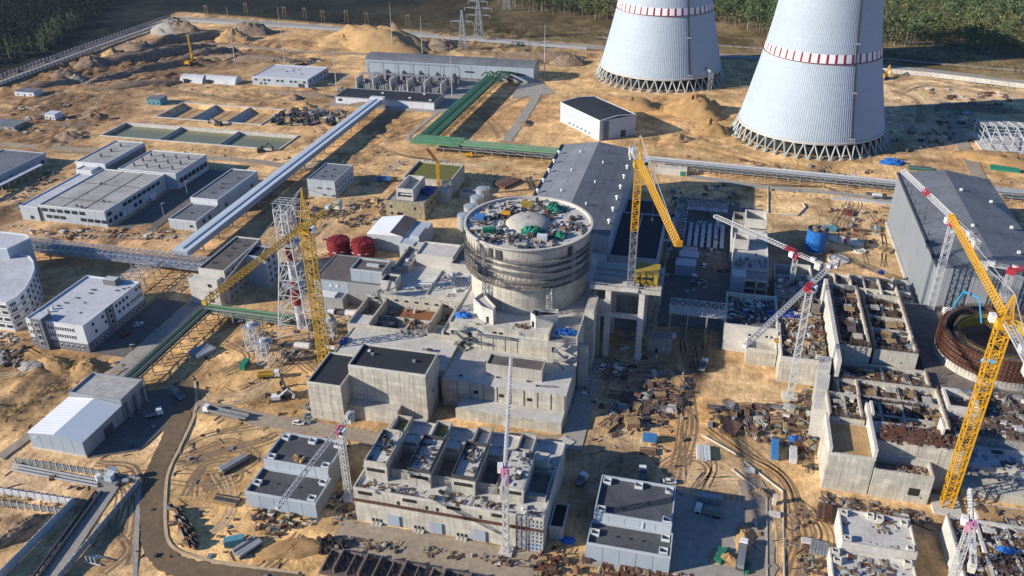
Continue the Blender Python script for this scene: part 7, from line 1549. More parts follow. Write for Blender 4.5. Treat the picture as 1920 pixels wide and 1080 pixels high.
# ================================================================ VEHICLES, STACKS, CLUTTER
def truck(px, py, rz, label, cabm='white_paint', bed='steel_grey', l=9.0, z=0.26, cargo=None, at=None):
    g = at or G(px, py, z); t = thing('truck', label, 'truck', (g.x, g.y, z), 'lorries on the site', rz)
    def p(name, m, x0, x1, y0, y1, z0, z1): return piece(name, m, t, x0, x1, y0, y1, z0, z1, local=True)
    p('chassis', 'steel_dark', -l / 2, l / 2, -.9, .9, .7, 1.05)
    b = MB(); x1 = l / 2; b.add([(x1 - 2.2, -1.2, .7), (x1, -1.2, .7), (x1, -1.2, 1.9), (x1 - .3, -1.15, 3.0), (x1 - 2.2, -1.15, 3.0), (x1 - 2.2, 1.2, .7), (x1, 1.2, .7), (x1, 1.2, 1.9), (x1 - .3, 1.15, 3.0), (x1 - 2.2, 1.15, 3.0)], [(4, 3, 2, 1, 0), (5, 6, 7, 8, 9), (0, 1, 6, 5), (1, 2, 7, 6), (2, 3, 8, 7), (3, 4, 9, 8), (4, 0, 5, 9)]); cab = b.build('cab', cabm, t, local=True)
    b = MB(); b.add([(x1 + .01, -1.0, 2.0), (x1 + .01, 1.0, 2.0), (x1 - .26, 1.0, 2.9), (x1 - .26, -1.0, 2.9)], [(0, 1, 2, 3)]); b.build('windscreen', 'glass', cab, local=True)
    p('cargo_bed', bed, -l / 2, l / 2 - 2.5, -1.25, 1.25, 1.05, 1.3); p('headboard', bed, l / 2 - 2.6, l / 2 - 2.45, -1.25, 1.25, 1.3, 2.6); p('side_board', bed, -l / 2, l / 2 - 2.6, -1.27, -1.17, 1.3, 2.2); p('side_board', bed, -l / 2, l / 2 - 2.6, 1.17, 1.27, 1.3, 2.2)
    if cargo: p('cargo', cargo, -l / 2 + .2, l / 2 - 2.8, -1.1, 1.1, 1.3, 2.7)
    for x in (x1 - 1.2, -l / 2 + 1.2, -l / 2 + 2.5):
        for y in (-1.05, 1.05): b = MB(); b.tube((x, y - .16, .5), (x, y + .16, .5), .52, 10); b.build('wheel', 'tyre', t, local=True)
    return t
truck(422, 776, R(176), 'flatbed lorry with white cab and long grey trailer on the pale road', l=19, at=G(424, 779, .26))
truck(1328, 964, R(172), 'lorry with khaki canvas in the shade of the bottom pump house', bed='green_grey', cargo='green_grey'); truck(1390, 1046, R(84), 'white-cabbed lorry at the bottom edge on the grey road', bed='steel_dark', l=12, cargo='steel_grey'); truck(1318, 690, R(80), 'white lorry in the portal shadow near the sunlit sand', l=7); truck(1205, 893, R(100), 'small white truck in the shade behind the bottom pump house', l=5.5)
truck(1090, 905, R(70), 'small white truck parked left of the bottom pump house', l=5.5); truck(290, 780, R(40), 'white truck in the warehouse shadow', l=6.5); truck(335, 745, R(150), 'truck at the edge of the warehouse shadow by the trestle end', l=7, cabm='steel_grey'); truck(720, 340, R(10), 'blue lorry parked beside the grey cube building', cabm='container_blue', bed='container_blue', l=9, cargo='tarp_navy'); truck(880, 294, R(5), 'small bright yellow-green truck beneath the green pipe rack', cabm='yellow', bed='yellow', l=5)
truck(280, 375, R(70), 'white van-like truck in the workshop yard shade', l=5); truck(1300, 528, R(85), 'small white truck in the asphalt yard shade', l=6); truck(1648, 372, R(0), 'black-tanked lorry on the concrete strip by the right turbine hall', cabm='steel_dark', l=8, cargo='white_paint')
truck(505, 707, R(20), 'pale mobile crane carrier lorry on the orange sand beside the lattice frames', l=9, cabm='white_paint', bed='yellow_old')

def excavator(px, py, rz, label, m='yellow', s=1.0):
    g = G(px, py); t = thing('excavator', label, 'excavator', g, 'excavators and loaders', rz)
    for y in (-1.3, 1.3): piece('track', 'steel_dark', t, -2.2 * s, 2.2 * s, (y - .35) * s, (y + .35) * s, 0, .9 * s, local=True)
    piece('body', m, t, -2.0 * s, 1.4 * s, -1.3 * s, 1.3 * s, .9 * s, 2.3 * s, local=True); piece('cab', 'glass', t, .2 * s, 1.6 * s, .2 * s, 1.3 * s, 2.3 * s, 3.4 * s, local=True)
    for n, a, c, w in (('boom', (1, -.3, 2), (4.6, -.3, 5), .5), ('arm', (4.6, -.3, 5), (6.8, -.3, 2.2), .4), ('bucket', (6.8, -.3, 2.2), (6.2, -.3, .8), 1.0)): b = MB(); b.bar(Vector(a) * s, Vector(c) * s, w * s); b.build(n, m, t, local=True)
excavator(355, 122, R(90), 'yellow crawler crane-excavator in the far left diggings', s=1.8); excavator(195, 222, R(200), 'dark excavator on the track left of the dry basins', 'steel_dark', 1.3); excavator(410, 235, R(180), 'dark excavator between dry basins and green ponds', 'steel_dark', 1.2); excavator(1655, 148, R(60), 'yellow excavator just right of the right cooling tower', s=2.0)
excavator(520, 750, R(20), 'pale telescopic loader on orange sand left of the control block', 'white_paint', 1.0); excavator(540, 742, R(140), 'dark excavator next to the pale loader on orange sand', 'steel_dark', 1.1); excavator(490, 285, R(30), 'dark loader parked below the light blue gallery', 'steel_dark', 1.2); excavator(640, 172, R(0), 'grey loader at the corner of the relay building', 'steel_grey', 1.1)
t = thing('crawler_crane', 'thin yellow crawler crane mast in the far left diggings', 'crane', G(362, 118)); g = G(362, 118); b = MB(); lattice(b, g, g + Vector((0, 0, 26)), 1.3, 9, .35); b.build('mast', 'yellow_old', t); piece('body', 'yellow', t, g.x - 6, g.x + 1, g.y - 2, g.y + 2, .8, 4)
t = thing('small_tower_crane', 'thin yellow mast crane beside the mossy green roof', 'tower crane', G(824, 372)); g = G(824, 372); b = MB(); lattice(b, g, g + Vector((0, 0, 24)), 1.5, 12, .28); b.build('mast', 'yellow', t); b = MB(); lattice(b, g + Vector((0, 0, 23)), g + Vector((-12, 16, 25)), 1.1, 9, .22); b.build('jib', 'rust', t)

def hut(px, py, w, d, h, m, roof, label, rz=0.0, cat='cabin', name='site_cabin'):
    g = G(px, py); t = thing(name, label, cat, g, None, rz)
    piece('wall', m, t, -w / 2, w / 2, -d / 2, d / 2, .3, h, local=True); piece('roof', roof, t, -w / 2 - .3, w / 2 + .3, -d / 2 - .3, d / 2 + .3, h, h + .3, local=True); piece('plinth', 'concrete_grey', t, -w / 2 + .2, w / 2 - .2, -d / 2 + .2, d / 2 - .2, 0, .3, local=True)
    piece('door', 'steel_dark', t, -.6, .6, -d / 2 - .1, -d / 2 + .05, .3, 2.3, local=True)
    for x in (-w * .32, w * .32): piece('window', 'glass', t, x - .7, x + .7, -d / 2 - .1, -d / 2 + .05, 1.3, 2.3, local=True)
    return t
hut(296, 194, 12, 10, 5, 'teal', 'roof_grey', 'teal blue cabin left of the dry basins'); hut(102, 222, 9, 8, 4.5, 'clad_white', 'roof_white', 'small white kiosk beside the winding track'); hut(55, 178, 19, 10, 4, 'clad_white', 'roof_grey', 'low grey-roofed shed with open bays near the left fence', cat='shed', name='open_shed'); hut(18, 238, 22, 14, 3, 'concrete_grey', 'roof_grey', 'flat grey slab-roofed shed at the left edge', cat='shed', name='flat_shed')
for (px, py, w, d, h, lab) in ((366, 152, 22, 14, 6, 'left one of two pale storage tents'), (415, 154, 34, 13, 6, 'right and longer of two pale storage tents')):
    g = G(px, py); t = thing('storage_tent', lab, 'tent', g, 'storage tents'); b = MB(); n = 8
    prof = [(-d / 2 + d * i / n, h * math.sin(math.pi * i / n) ** .6) for i in range(n + 1)]
    for i in range(n): (ya, za), (yb, zb) = prof[i], prof[i + 1]; b.quad((g.x - w / 2, g.y + ya, za), (g.x + w / 2, g.y + ya, za), (g.x + w / 2, g.y + yb, zb), (g.x - w / 2, g.y + yb, zb))
    for x, rev in ((g.x - w / 2, 1), (g.x + w / 2, 0)): b.add([(x, g.y + y, z) for y, z in (prof[::-1] if rev else prof)], [tuple(range(n + 1))])
    b.build('cover', 'roof_white', t); piece('doorway', 'dark_opening', t, g.x - w * .3, g.x - w * .3 + 5, g.y - d / 2 - .3, g.y - d / 2 + .5, 0, 3.4)

def container(px, py, rz, m, label, l=6.1, z=0.3, at=None):
    g = at or G(px, py, z); t = thing('container', label, 'container', (g.x, g.y, z), 'site containers', rz)
    piece('body', m, t, -l / 2, l / 2, -1.2, 1.2, .15, 2.6, local=True)
    for k in range(int(l / .6)): piece('rib', m, t, -l / 2 + .25 + k * .6, -l / 2 + .5 + k * .6, -1.26, 1.26, .25, 2.5, local=True)
    piece('door', m, t, l / 2, l / 2 + .06, -1.1, 1.1, .3, 2.5, local=True); return t
container(1452, 848, R(88), 'container_blue', 'long bright blue container lying left of the rubble heap near the front block', 9); container(1486, 858, R(88), 'steel_white', 'white container right of the bright blue one', 7); container(1218, 826, R(0), 'container_blue', 'small blue container between timber stacks in the sunlit yard', 5); container(1330, 940, R(2), 'clad_grey', 'grey-blue container in the shade right of the bottom pump house', 8)
container(460, 688, R(95), 'green_net', 'green skip with white bags on orange sand', 5.5); container(440, 1020, R(30), 'teal', 'pale teal container at the end of the scrap row, lower left', 6); container(1555, 432, R(0), 'teal', 'teal container behind the blue wrapped tank', 7)
container(0, 0, R(20), 'green_net', 'pale green container on the reactor deck, front left', 5, at=Vector((RC.x - 13.5, RC.y - 13, RT_Z - 1))).location.z = RT_Z - 1.0
container(0, 0, R(0), 'container_blue', 'blue container on the reactor deck near its left rim', 4, at=Vector((RC.x - 20.5, RC.y - 1.5, RT_Z - 1))).location.z = RT_Z - 1.0
container(0, 0, R(8), 'clad_white', 'white container on the reactor deck, front right', 4, at=Vector((RC.x + 9, RC.y - 15, RT_Z - 1))).location.z = RT_Z - 1.0
t = thing('deck_machine', 'yellow machine on the reactor deck behind the blue container', 'machine', (RC.x - 11, RC.y + 6, RT_Z - 1)); z = RT_Z - 1
piece('body', 'yellow', t, RC.x - 13, RC.x - 9, RC.y + 4, RC.y + 7, z, z + 1.6); piece('hood', 'yellow', t, RC.x - 11.5, RC.x - 8.6, RC.y + 3, RC.y + 5, z + 1.6, z + 2.6)
container(0, 0, R(4), 'yellow_dim', 'mustard container on the far side of the reactor deck', 5, at=Vector((RC.x - 4, RC.y + 16, RT_Z - 1))).location.z = RT_Z - 1.0

def lump(name, c, rx, ry, h, m, label, cat='tarpaulin', seed=0):
    r = random.Random(seed); b = MB(); V = []; n, k = 18, 6
    for i in range(k + 1):
        q = i / k
        for j in range(n):
            a = 6.2832 * j / n; rad = math.cos(q * 1.5) ** .7 * (1 + .4 * (r.random() - .5)); V.append((c[0] + rx * rad * math.cos(a), c[1] + ry * rad * math.sin(a), c[2] + h * math.sin(q * 1.5) * (1 + .7 * (r.random() - .5)) - .1 * (i == 0)))
    b.add(V, [(i * n + j, i * n + (j + 1) % n, (i + 1) * n + (j + 1) % n, (i + 1) * n + j) for i in range(k) for j in range(n)]); return tag(b.build(name, m), label, cat)
dz = RT_Z - 1.1
lump('green_net_heap', (RC.x + 3.5, RC.y - 8.5, dz), 5.0, 3.2, 2.4, 'green_net', 'green netting heap on the reactor deck in front of the cap dome', 'netting', 1); lump('green_net_heap', (RC.x + 8, RC.y + 15, dz), 3.8, 3.2, 2.8, 'green_net', 'green netting heap on the far side of the reactor deck', 'netting', 2); lump('green_net_heap', (RC.x + 15.5, RC.y - 10, dz), 2.4, 2.2, 2.2, 'green_net', 'small green netting heap near the right rim of the reactor deck', 'netting', 3)
lump('tarpaulin', G(869, 592, TZ), 3.6, 2.0, 1.4, 'tarp_blue', 'blue tarpaulin at the left foot of the reactor drum', seed=4); lump('tarpaulin', (-46.5, 277.5, TZ - .2), 4.2, 2.4, 1.4, 'tarp_blue', 'bright blue tarpaulin on the corner terrace right of the drum', seed=5); lump('tarpaulin', G(1064, 1014), 2.6, 1.6, .9, 'tarp_blue', 'crumpled blue tarpaulin on the ground right of the four-cell building', seed=6); lump('tarpaulin', G(1672, 307), 7.5, 3.6, 3.0, 'tarp_blue', 'big blue tarpaulin heap below the right cooling tower', seed=7); lump('tarpaulin', G(1492, 826), 3.0, 1.8, 1.6, 'tarp_blue', 'blue tarpaulin on rubble right of the blue container', seed=8); lump('tarpaulin', G(644, 640, 13.4), 1.6, 3.0, .8, 'tarp_navy', 'narrow navy tarpaulin on the left end of the pale annex roof', seed=9); lump('tarpaulin', G(1475, 590, 12), 8, 3.5, 1.0, 'tarp_navy', 'wide blue sheet on the cluttered concrete platform', seed=10); lump('tarpaulin', G(1885, 1032, 9), 2.2, 1.4, .9, 'tarp_blue', 'blue tarpaulin on the lower right cell building roof', seed=11); lump('tarpaulin', G(1652, 512, 6), 1.6, 1.4, 1.4, 'tarp_navy', 'small dark blue bundle on the rear foundation', seed=12); lump('tarpaulin', G(1855, 678, 21), 3.2, 1.2, 1.4, 'pump_blue', 'bright blue wrapped roll hanging by the big yellow crane', seed=13); lump('green_net_heap', G(1592, 760, 13), 1.8, 2.0, 1.2, 'green_net', 'green net bundle in the open concrete cell', 'netting', 14)
# blue wrapped tank
g = G(1527, 470); t = thing('wrapped_tank', 'round tank wrapped in bright blue sheeting on the sandy yard', 'tank', g)
b = MB(); b.lathe([(5.0, .8), (5.3, 4), (5.2, 8), (5.4, 12.6)], g.x, g.y, 22, rad=lambda i: 1 + .015 * math.sin(i * 2.3)); b.build('blue_wrap', 'tarp_blue', t); b = MB(); b.lathe([(5.4, 12.6), (4.9, 12.8), (4.6, 12.2), (.1, 12.2)], g.x, g.y, 22); b.build('tank_top', 'steel_dark', t); b = MB(); b.lathe([(4.6, 0), (4.6, 1)], g.x, g.y, 22); b.build('foot_ring', 'concrete_light', t)
for k in range(3): b = MB(); a = k * 2.1; b.lathe([(1.5, 12.2), (1.5, 13.2), (.1, 13.3)], g.x + 2.4 * math.cos(a), g.y + 2.4 * math.sin(a), 12); b.build('hatch', 'concrete_dirty', t)
for i, (px, py, lab) in enumerate(((1570, 450, 'left of the rear pair'), (1603, 456, 'right of the rear pair'), (1572, 488, 'nearest one'), (1612, 472, 'small one right of the nearest'))):
    g = G(px, py); r = (4.6, 4.6, 5.2, 3.0)[i]; t = thing('tank_base', 'flat round concrete tank base beside the blue wrapped tank, ' + lab, 'foundation', g, 'round tank bases'); b = MB(); b.lathe([(r, 0), (r, .6), (.1, .6)], g.x, g.y, 28); b.build('slab', 'concrete_light', t); b = MB(); b.lathe([(r, .6), (r, .95), (r - .5, .95), (r - .5, .6)], g.x, g.y, 28); b.build('rim', 'concrete_light', t)

# stacks of material one can tell apart
def stack(px, py, rz, n, l, w, h, m, label, name='timber_stack', cat='stack', rows=1, z=0.0, item='beam'):
    g = G(px, py, z); t = thing(name, label, cat, (g.x, g.y, z), None, rz); r = random.Random(int(px * 7 + py))
    for k in range(rows):
        for i in range(n):
            y = (i - (n - 1) / 2) * w * 1.12; piece(item, m if not isinstance(m, tuple) else r.choice(m), t, -l / 2 + r.uniform(-.3, .3), l / 2 + r.uniform(-.3, .3), y - w / 2, y + w / 2, k * h * 1.05, k * h * 1.05 + h, rz=r.uniform(-.03, .03), local=True)
    return t
stack(1370, 805, R(70), 8, 8, .7, .5, ('rust', 'rust_pale', 'timber_dark'), 'stack of rusty steel beams in the sunlit yard below the mid crane', 'beam_stack', rows=3); stack(1318, 852, R(95), 4, 7, 1.1, .8, ('concrete_light', 'clad_white'), 'white bagged pallets on the orange lane', 'pallet_stack', rows=2); stack(1140, 800, R(60), 6, 6, .8, .5, ('timber', 'rust_pale'), 'stack of pinkish planks at the left of the sunlit yard', rows=3); stack(1185, 800, R(20), 4, 5, 1.0, 1.0, 'timber', 'tall timber crate stack behind the small blue container', rows=3); stack(1215, 848, R(5), 5, 6, .6, .5, ('timber', 'rust_pale'), 'plank stack in front of the small blue container', rows=2)
stack(1500, 835, R(88), 6, 8, .6, .5, ('timber_dark', 'rust'), 'stack of dark timber right of the white container', rows=3); stack(1495, 700, R(100), 6, 7, .8, .8, ('timber_dark', 'rust'), 'leaning dark form panels at the mid crane foot', 'form_stack', rows=4); stack(440, 872, R(62), 5, 10, .7, .6, ('steel_dark', 'steel_grey', 'clad_grey'), 'stack of grey steel beams on the bare sand at lower left', 'beam_stack', rows=2); stack(425, 940, R(0), 7, 9, .5, .4, ('rust', 'timber', 'steel_dark'), 'pile of mixed rusty profiles left of the pump house', 'scrap_stack', rows=2); stack(380, 662, R(65), 8, 9, .8, .9, ('steel_grey', 'clad_grey', 'galv'), 'row of grey steel cones and frames under the pipe trestle', 'frame_stack', rows=2)
stack(1690, 300, R(0), 3, 5, .8, .6, 'timber_dark', 'dark crate pile right of the big blue tarpaulin', 'crate_pile'); stack(1725, 318, R(0), 8, 14, .6, .5, ('green_net', 'green_grey', 'steel_dark'), 'green steel bundles behind the right turbine hall', 'steel_bundle', rows=3); stack(1590, 400, R(75), 7, 7, .8, .6, ('rust', 'red_paint', 'timber_dark'), 'stack of red steel parts on the sandy yard', 'steel_stack', rows=2); stack(1605, 432, R(0), 6, 14, .4, .4, ('rust', 'rust_pale'), 'long rusty truss beams behind the tank bases', 'beam_stack', rows=2); stack(1640, 430, R(85), 5, 6, 1, .6, ('timber', 'concrete_light', 'steel_grey'), 'pile of pale crates on the sandy yard near the right hall', 'crate_stack', rows=2); stack(1660, 470, R(60), 6, 6, 1, .5, ('timber', 'timber_dark'), 'plank pile at the foot of the right turbine hall', rows=2)
stack(1510, 330, R(80), 6, 5, .7, 1.2, 'rust', 'upright rusty frames below the far pipe rack', 'frame_row'); stack(1470, 640, R(10), 5, 8, .6, .4, ('yellow', 'timber', 'yellow'), 'yellow formwork beams on the cluttered concrete platform', 'form_beams', z=11.6); stack(1350, 1045, R(75), 6, 6, .35, 1.6, 'green_net', 'upright green panels at the bottom edge', 'panel_rack'); stack(1400, 1068, R(80), 4, 4, .35, 1.2, 'green_net', 'second set of green panels at the bottom edge, right of the sand heap', 'panel_rack')
stack(1545, 965, R(80), 6, 8, .7, .5, ('timber_dark', 'rust'), 'stack of dark beams left of the small pale concrete building', 'beam_stack', rows=3); stack(1535, 1030, R(80), 6, 5, .8, .7, 'steel_grey', 'grey mesh crate left of the front concrete building', 'crate_stack', rows=2); stack(1760, 930, R(75), 5, 7, .6, .5, ('timber', 'timber_dark'), 'timber beside the big yellow crane foot'); stack(515, 1000, R(50), 8, 5, .35, .3, 'timber', 'fan of pale timber poles at the sand ramp', 'pole_stack'); stack(465, 1030, R(60), 4, 8, 1.0, .9, ('steel_dark', 'clad_grey', 'steel_grey'), 'dark steel boxes below the pump house, lower left', 'steel_stack', rows=2)
stack(950, 345, R(65), 9, 16, 1.0, .6, ('rust', 'rust_pale', 'timber_dark'), 'pile of rusty steel beside the back of the turbine hall', 'steel_stack', rows=3)
stack(1060, 830, R(60), 4, 5, 1.2, .6, 'concrete_light', 'pale slab pile right of the low concrete step', 'slab_stack')

for i in range(26):      # orderly stacks laid out in rows on the two sunlit yards
    px, py = ((1150 + (i % 6) * 22, 745 + (i // 6) * 22) if i < 14 else (1345 + ((i - 14) % 6) * 27, 765 + ((i - 14) // 6) * 26)); kind = i % 4
    row = ['rearmost', 'second', 'third'][(i if i < 14 else i - 14) // 6]; col = ['first', 'second', 'third', 'fourth', 'fifth', 'last'][(i if i < 14 else i - 14) % 6]
    stack(px + random.uniform(-4, 4), py + random.uniform(-3, 3), random.choice((R(0), R(90), R(75), R(12))), (4, 7, 9, 5)[kind], (4.5, 6, 7, 3.6)[kind], (.8, .45, .28, .7)[kind], (.5, .3, .25, .6)[kind], (('timber', 'timber_dark'), ('rust_pale', 'rebar'), ('rebar', 'steel_grey'), ('concrete_light', 'concrete_grey'))[kind], ['plank', 'beam', 'rebar', 'block'][kind] + ' stack, ' + col + ' from left in ' + row + ' row of the ' + ('yard beside portal shadow' if i < 14 else 'yard below mid crane'), ['plank', 'beam', 'rebar', 'block'][kind] + '_stack', rows=(3, 3, 3, 2)[kind], item=['plank', 'beam', 'bar', 'block'][kind])
# cable drums and pipe coils along the lower road
t = None
for i in range(34):
    u = i / 33; g = G(325 + 40 * u + random.uniform(-10, 12), 955 + 75 * u + random.uniform(-4, 4)); r = random.uniform(.9, 1.5); az = random.uniform(-.4, .4) + R(70)
    d = Vector((math.cos(az), math.sin(az), 0)); t = thing('cable_drum', 'dark cable drum in the tight row beside the bend of the lower left road', 'cable drum', g, 'drums beside the road bend')
    b = MB(); b.tube(g + Vector((0, 0, r)) - d * .6, g + Vector((0, 0, r)) + d * .6, r * .72, 10); b.build('core', 'coil_dark', t)
    for s_ in (-.7, .6): b = MB(); b.tube(g + Vector((0, 0, r)) + d * s_, g + Vector((0, 0, r)) + d * (s_ + .12), r, 14); b.build('flange', 'timber_dark' if i % 6 else 'steel_grey', t)
for i in range(16):
    g = G(598 + random.uniform(0, 46), 1012 + random.uniform(0, 28)); r = random.uniform(.8, 1.3); t = thing('tyre_ring', 'black ring standing among the ring stack beside the dark pile foundations', 'ring', g, 'black rings by the foundations')
    b = MB(); d = Vector((.3, .95, 0)); c = g + Vector((0, 0, r)); n = 12
    prof = [(r, -.35), (r, .35), (r * .62, .35), (r * .62, -.35), (r, -.35)]; s = Vector((.95, -.3, 0)); V = []
    for (rr, o) in prof:
        for k in range(n): a = 6.2832 * k / n; V.append(c + d * o + s * rr * math.cos(a) + Vector((0, 0, rr * math.sin(a))))
    b.add(V, [(i_ * n + j, i_ * n + (j + 1) % n, (i_ + 1) * n + (j + 1) % n, (i_ + 1) * n + j) for i_ in range(4) for j in range(n)]); b.build('ring_body', 'coil_dark', t)

for px, py, h, lab in ((308, 408, 9, 'in the shaded yard right of the workshop'), (352, 366, 9, 'between workshop and long low building'), (404, 318, 9, 'beside the far end of the long low building'), (168, 448, 8, 'on the brown strip below the workshop'), (1050, 300, 9, 'beside the green pipe rack end'), (250, 672, 7, 'on the concrete road by the pipe trestle'), (393, 766, 7, 'on the pale road near the flatbed lorry'), (1342, 445, 12, 'in the shaded asphalt yard')):
    g = G(px, py); t = thing('lamp_post', 'slim lamp post ' + lab, 'lamp post', g, 'lamp posts'); b = MB(); b.tube(g, g + Vector((0, 0, h)), .16, 6, .1); b.build('pole', 'steel_white', t); b = MB(); b.bar(g + Vector((0, 0, h)), g + Vector((1.8, 0, h + .4)), .14); b.build('arm', 'steel_white', t); piece('lamp_head', 'steel_grey', t, g.x + 1.6, g.x + 2.4, g.y - .2, g.y + .2, h + .3, h + .5)
t = thing('steel_table', 'open grey steel frame structure behind the old yellow crane', 'steel frame', G(520, 410)); g = G(515, 412)
for i in range(4):
    for j in range(2): piece('column', 'galv', t, g.x + i * 4.5 - .2, g.x + i * 4.5 + .2, g.y + j * 9 - .2, g.y + j * 9 + .2, 0, 10)
    b = MB(); b.bar((g.x + i * 4.5, g.y, 10), (g.x + i * 4.5, g.y + 9, 10), .4); b.bar((g.x + i * 4.5, g.y, 6), (g.x + i * 4.5, g.y + 9, 6), .3); b.build('cross_beam', 'galv', t)
for j in range(4): b = MB(); b.bar((g.x, g.y + j * 3, 10.2), (g.x + 13.5, g.y + j * 3, 10.2), .4); b.build('deck_beam', 'galv', t)

# kerb walls and posts in the lower right yard
def kerb_line(pts, w, h, m, name, z=0.0):
    P = [G(*p) for p in pts]; b = MB()
    for a, c in zip(P[:-1], P[1:]): b.bar(Vector((a.x, a.y, h / 2)), Vector((c.x, c.y, h / 2)), w, h)
    return structure(b.build(name, m))
kerb_line([(1372, 880), (1437, 932), (1438, 1085)], .45, .5, 'concrete_plain', 'kerb'); kerb_line([(1395, 866), (1467, 922), (1470, 1085)], .4, .55, 'concrete_light', 'kerb'); kerb_line([(1320, 818), (1385, 855)], .4, .5, 'concrete_light', 'kerb'); kerb_line([(1455, 405), (1495, 405), (1510, 390), (1505, 382)], .5, .8, 'concrete_light', 'kerb'); kerb_line([(1440, 350), (1440, 400)], .4, .6, 'concrete_light', 'kerb')
t = thing('concrete_post', 'short concrete post casting a long shadow by the kerb lane', 'post', G(1451, 945)); g = G(1451, 945); piece('shaft', 'concrete_light', t, g.x - .6, g.x + .6, g.y - .6, g.y + .6, 0, 3.4); piece('cap', 'concrete_light', t, g.x - .7, g.x + .7, g.y - .7, g.y + .7, 3.4, 3.7)
for px, py, lab in ((1452, 967, 'pale concrete block pallet on the kerb lane'), (1405, 885, 'white bag pallet between the kerb lines'), (1513, 1017, 'single pale crate on tracked sand')):
    g = G(px, py); t = thing('block_pallet', lab, 'pallet', g); 
    for k in range(2): piece('block', 'concrete_light', t, g.x - 1.8, g.x + 1.8, g.y - 1 + k * 1.05, g.y - .05 + k * 1.05, .2, 1.1)
    piece('pallet_base', 'timber', t, g.x - 1.9, g.x + 1.9, g.y - 1.1, g.y + 1.2, 0, .2)

# lower left walled conveyor yard
def panel_wall(label, pts, h, step, m, name='panel_wall', post='concrete_light', th=.25):
    t = thing(name, label, 'wall', pts[0])
    for a, c in zip(pts[:-1], pts[1:]):
        a, c = Vector(a), Vector(c); n = max(1, round((c - a).length / step)); az = math.atan2(c.y - a.y, c.x - a.x)
        for i in range(n):
            p, q = a.lerp(c, (i + .04) / n), a.lerp(c, (i + .96) / n); o = piece('wall_panel', m, t, 0, 1, 0, 1, 0, 1, rz=az); o.location = ((p + q) / 2).to_3d() if len(p) == 2 else (p + q) / 2; o.location.z = h / 2; o.scale = ((q - p).length, th, h)
            o = piece('post', post, t, 0, 1, 0, 1, 0, 1, rz=az); k = a.lerp(c, i / n); o.location = (k.x, k.y, h / 2 + .1); o.scale = (.3, th + .16, h + .2)
    return t
W0, W1, W2 = G(-60, 918), G(140, 948), G(0, 1090)
panel_wall('white concrete panel wall at the lower left corner', [W0, W1], 3.0, 2.9, 'clad_white'); panel_wall('dark-sided concrete wall running down to the bottom left corner', [W1, W2], 3.4, 3.0, 'clad_blue', 'yard_wall'); panel_wall('grey wall with posts along the right side of the conveyor yard', [G(264, 906), G(110, 1090)], 2.4, 3.0, 'clad_grey', 'yard_wall')
fence('curved-top mesh fence behind the white panel wall at lower left', [G(-60, 940).xy, G(120, 965).xy], 2.2, 2.6, 'steel_grey'); fence('mesh fence along the pipes from the left edge to the conveyor drive', [G(30, 868).xy, G(268, 905).xy], 2.2, 2.8, 'steel_grey')
b = MB(); strip([G(205, 912).xy, G(85, 1090).xy], 7, .3, mb=b); structure(b.build('gravel_bed', 'gravel_grey'))
for i, off in enumerate((-1.2, 0.2)):
    a, c = G(190 + off * 8, 925), G(70 + off * 8, 1090); t = thing('conveyor_pipe', ('left' if i == 0 else 'right') + ' one of two dark parallel conveyor pipes in the walled yard', 'pipe', a, 'conveyor pipes'); b = MB(); b.tube(a + Vector((0, 0, .9)), c + Vector((0, 0, .9)), .45, 10); b.build('pipe_run', 'steel_dark', t)
    for k in range(12): q = a.lerp(c, k / 12); piece('saddle', 'concrete_grey', t, q.x - .6, q.x + .6, q.y - .25, q.y + .25, 0, .6)
t = thing('conveyor_drive', 'grey steel conveyor drive station at the head of the walled yard', 'machine', G(210, 905)); g = G(208, 905)
piece('base', 'steel_grey', t, g.x - 3.4, g.x + 3.2, g.y - 1.6, g.y + 1.8, 0, 1.2); piece('housing', 'clad_pale', t, g.x - 1.6, g.x + 1.2, g.y - .8, g.y + 1.4, 1.2, 3.4); b = MB(); b.hexa([(g.x - 1.4, g.y, 3.4), (g.x + 1.4, g.y, 3.4), (g.x + 1.4, g.y + 1.6, 3.4), (g.x - 1.4, g.y + 1.6, 3.4)], [(g.x - .4, g.y + .8, 5.4), (g.x + 2.6, g.y + .8, 5.0), (g.x + 2.6, g.y + 2.4, 5.0), (g.x - .4, g.y + 2.4, 5.4)]); b.build('hood', 'clad_blue', t); b = MB(); b.tube((g.x - 4.6, g.y, 0), (g.x - 4.6, g.y, 2.6), 1.0, 14); b.build('white_drum', 'white_paint', t); b = MB(); b.tube((g.x + 4.2, g.y + 1, 1), (g.x + 6.4, g.y + 1.6, 1), .9, 12); b.build('motor', 'steel_grey', t)
for k in range(3): t = thing('fence_pipe', ['upper', 'middle', 'lower'][k] + ' grey pipe of the three running along the mesh fence at lower left', 'pipe', G(40, 878), 'pipes along the mesh fence'); b = MB(); a, c = G(25, 872 + k * 6), G(185, 903 + k * 6); b.tube(a + Vector((0, 0, .7)), c + Vector((0, 0, .7)), .4, 8); b.build('pipe_run', 'galv', t)
t = thing('steel_skid', 'white and rusty steel skid frame on the sand at the bottom left', 'steel frame', G(185, 1055)); g = G(185, 1052)
for dx in (-1.5, 0, 1.5): b = MB(); b.bar((g.x + dx - 1.6, g.y - 1.2, .3), (g.x + dx - 1.6, g.y - 1.2, 2.6), .25); b.bar((g.x + dx - 1.6, g.y - 1.2, 2.4), (g.x + dx + .6, g.y + 1.4, .3), .25); b.build('a_frame', 'steel_white', t)
b = MB(); b.bar((g.x - 4, g.y - 1.4, .3), (g.x + 2, g.y - 1.6, .3), .3); b.bar((g.x - 3.6, g.y + 1.4, .3), (g.x + 1.4, g.y + 1.4, .3), .3); b.build('runner', 'steel_white', t)

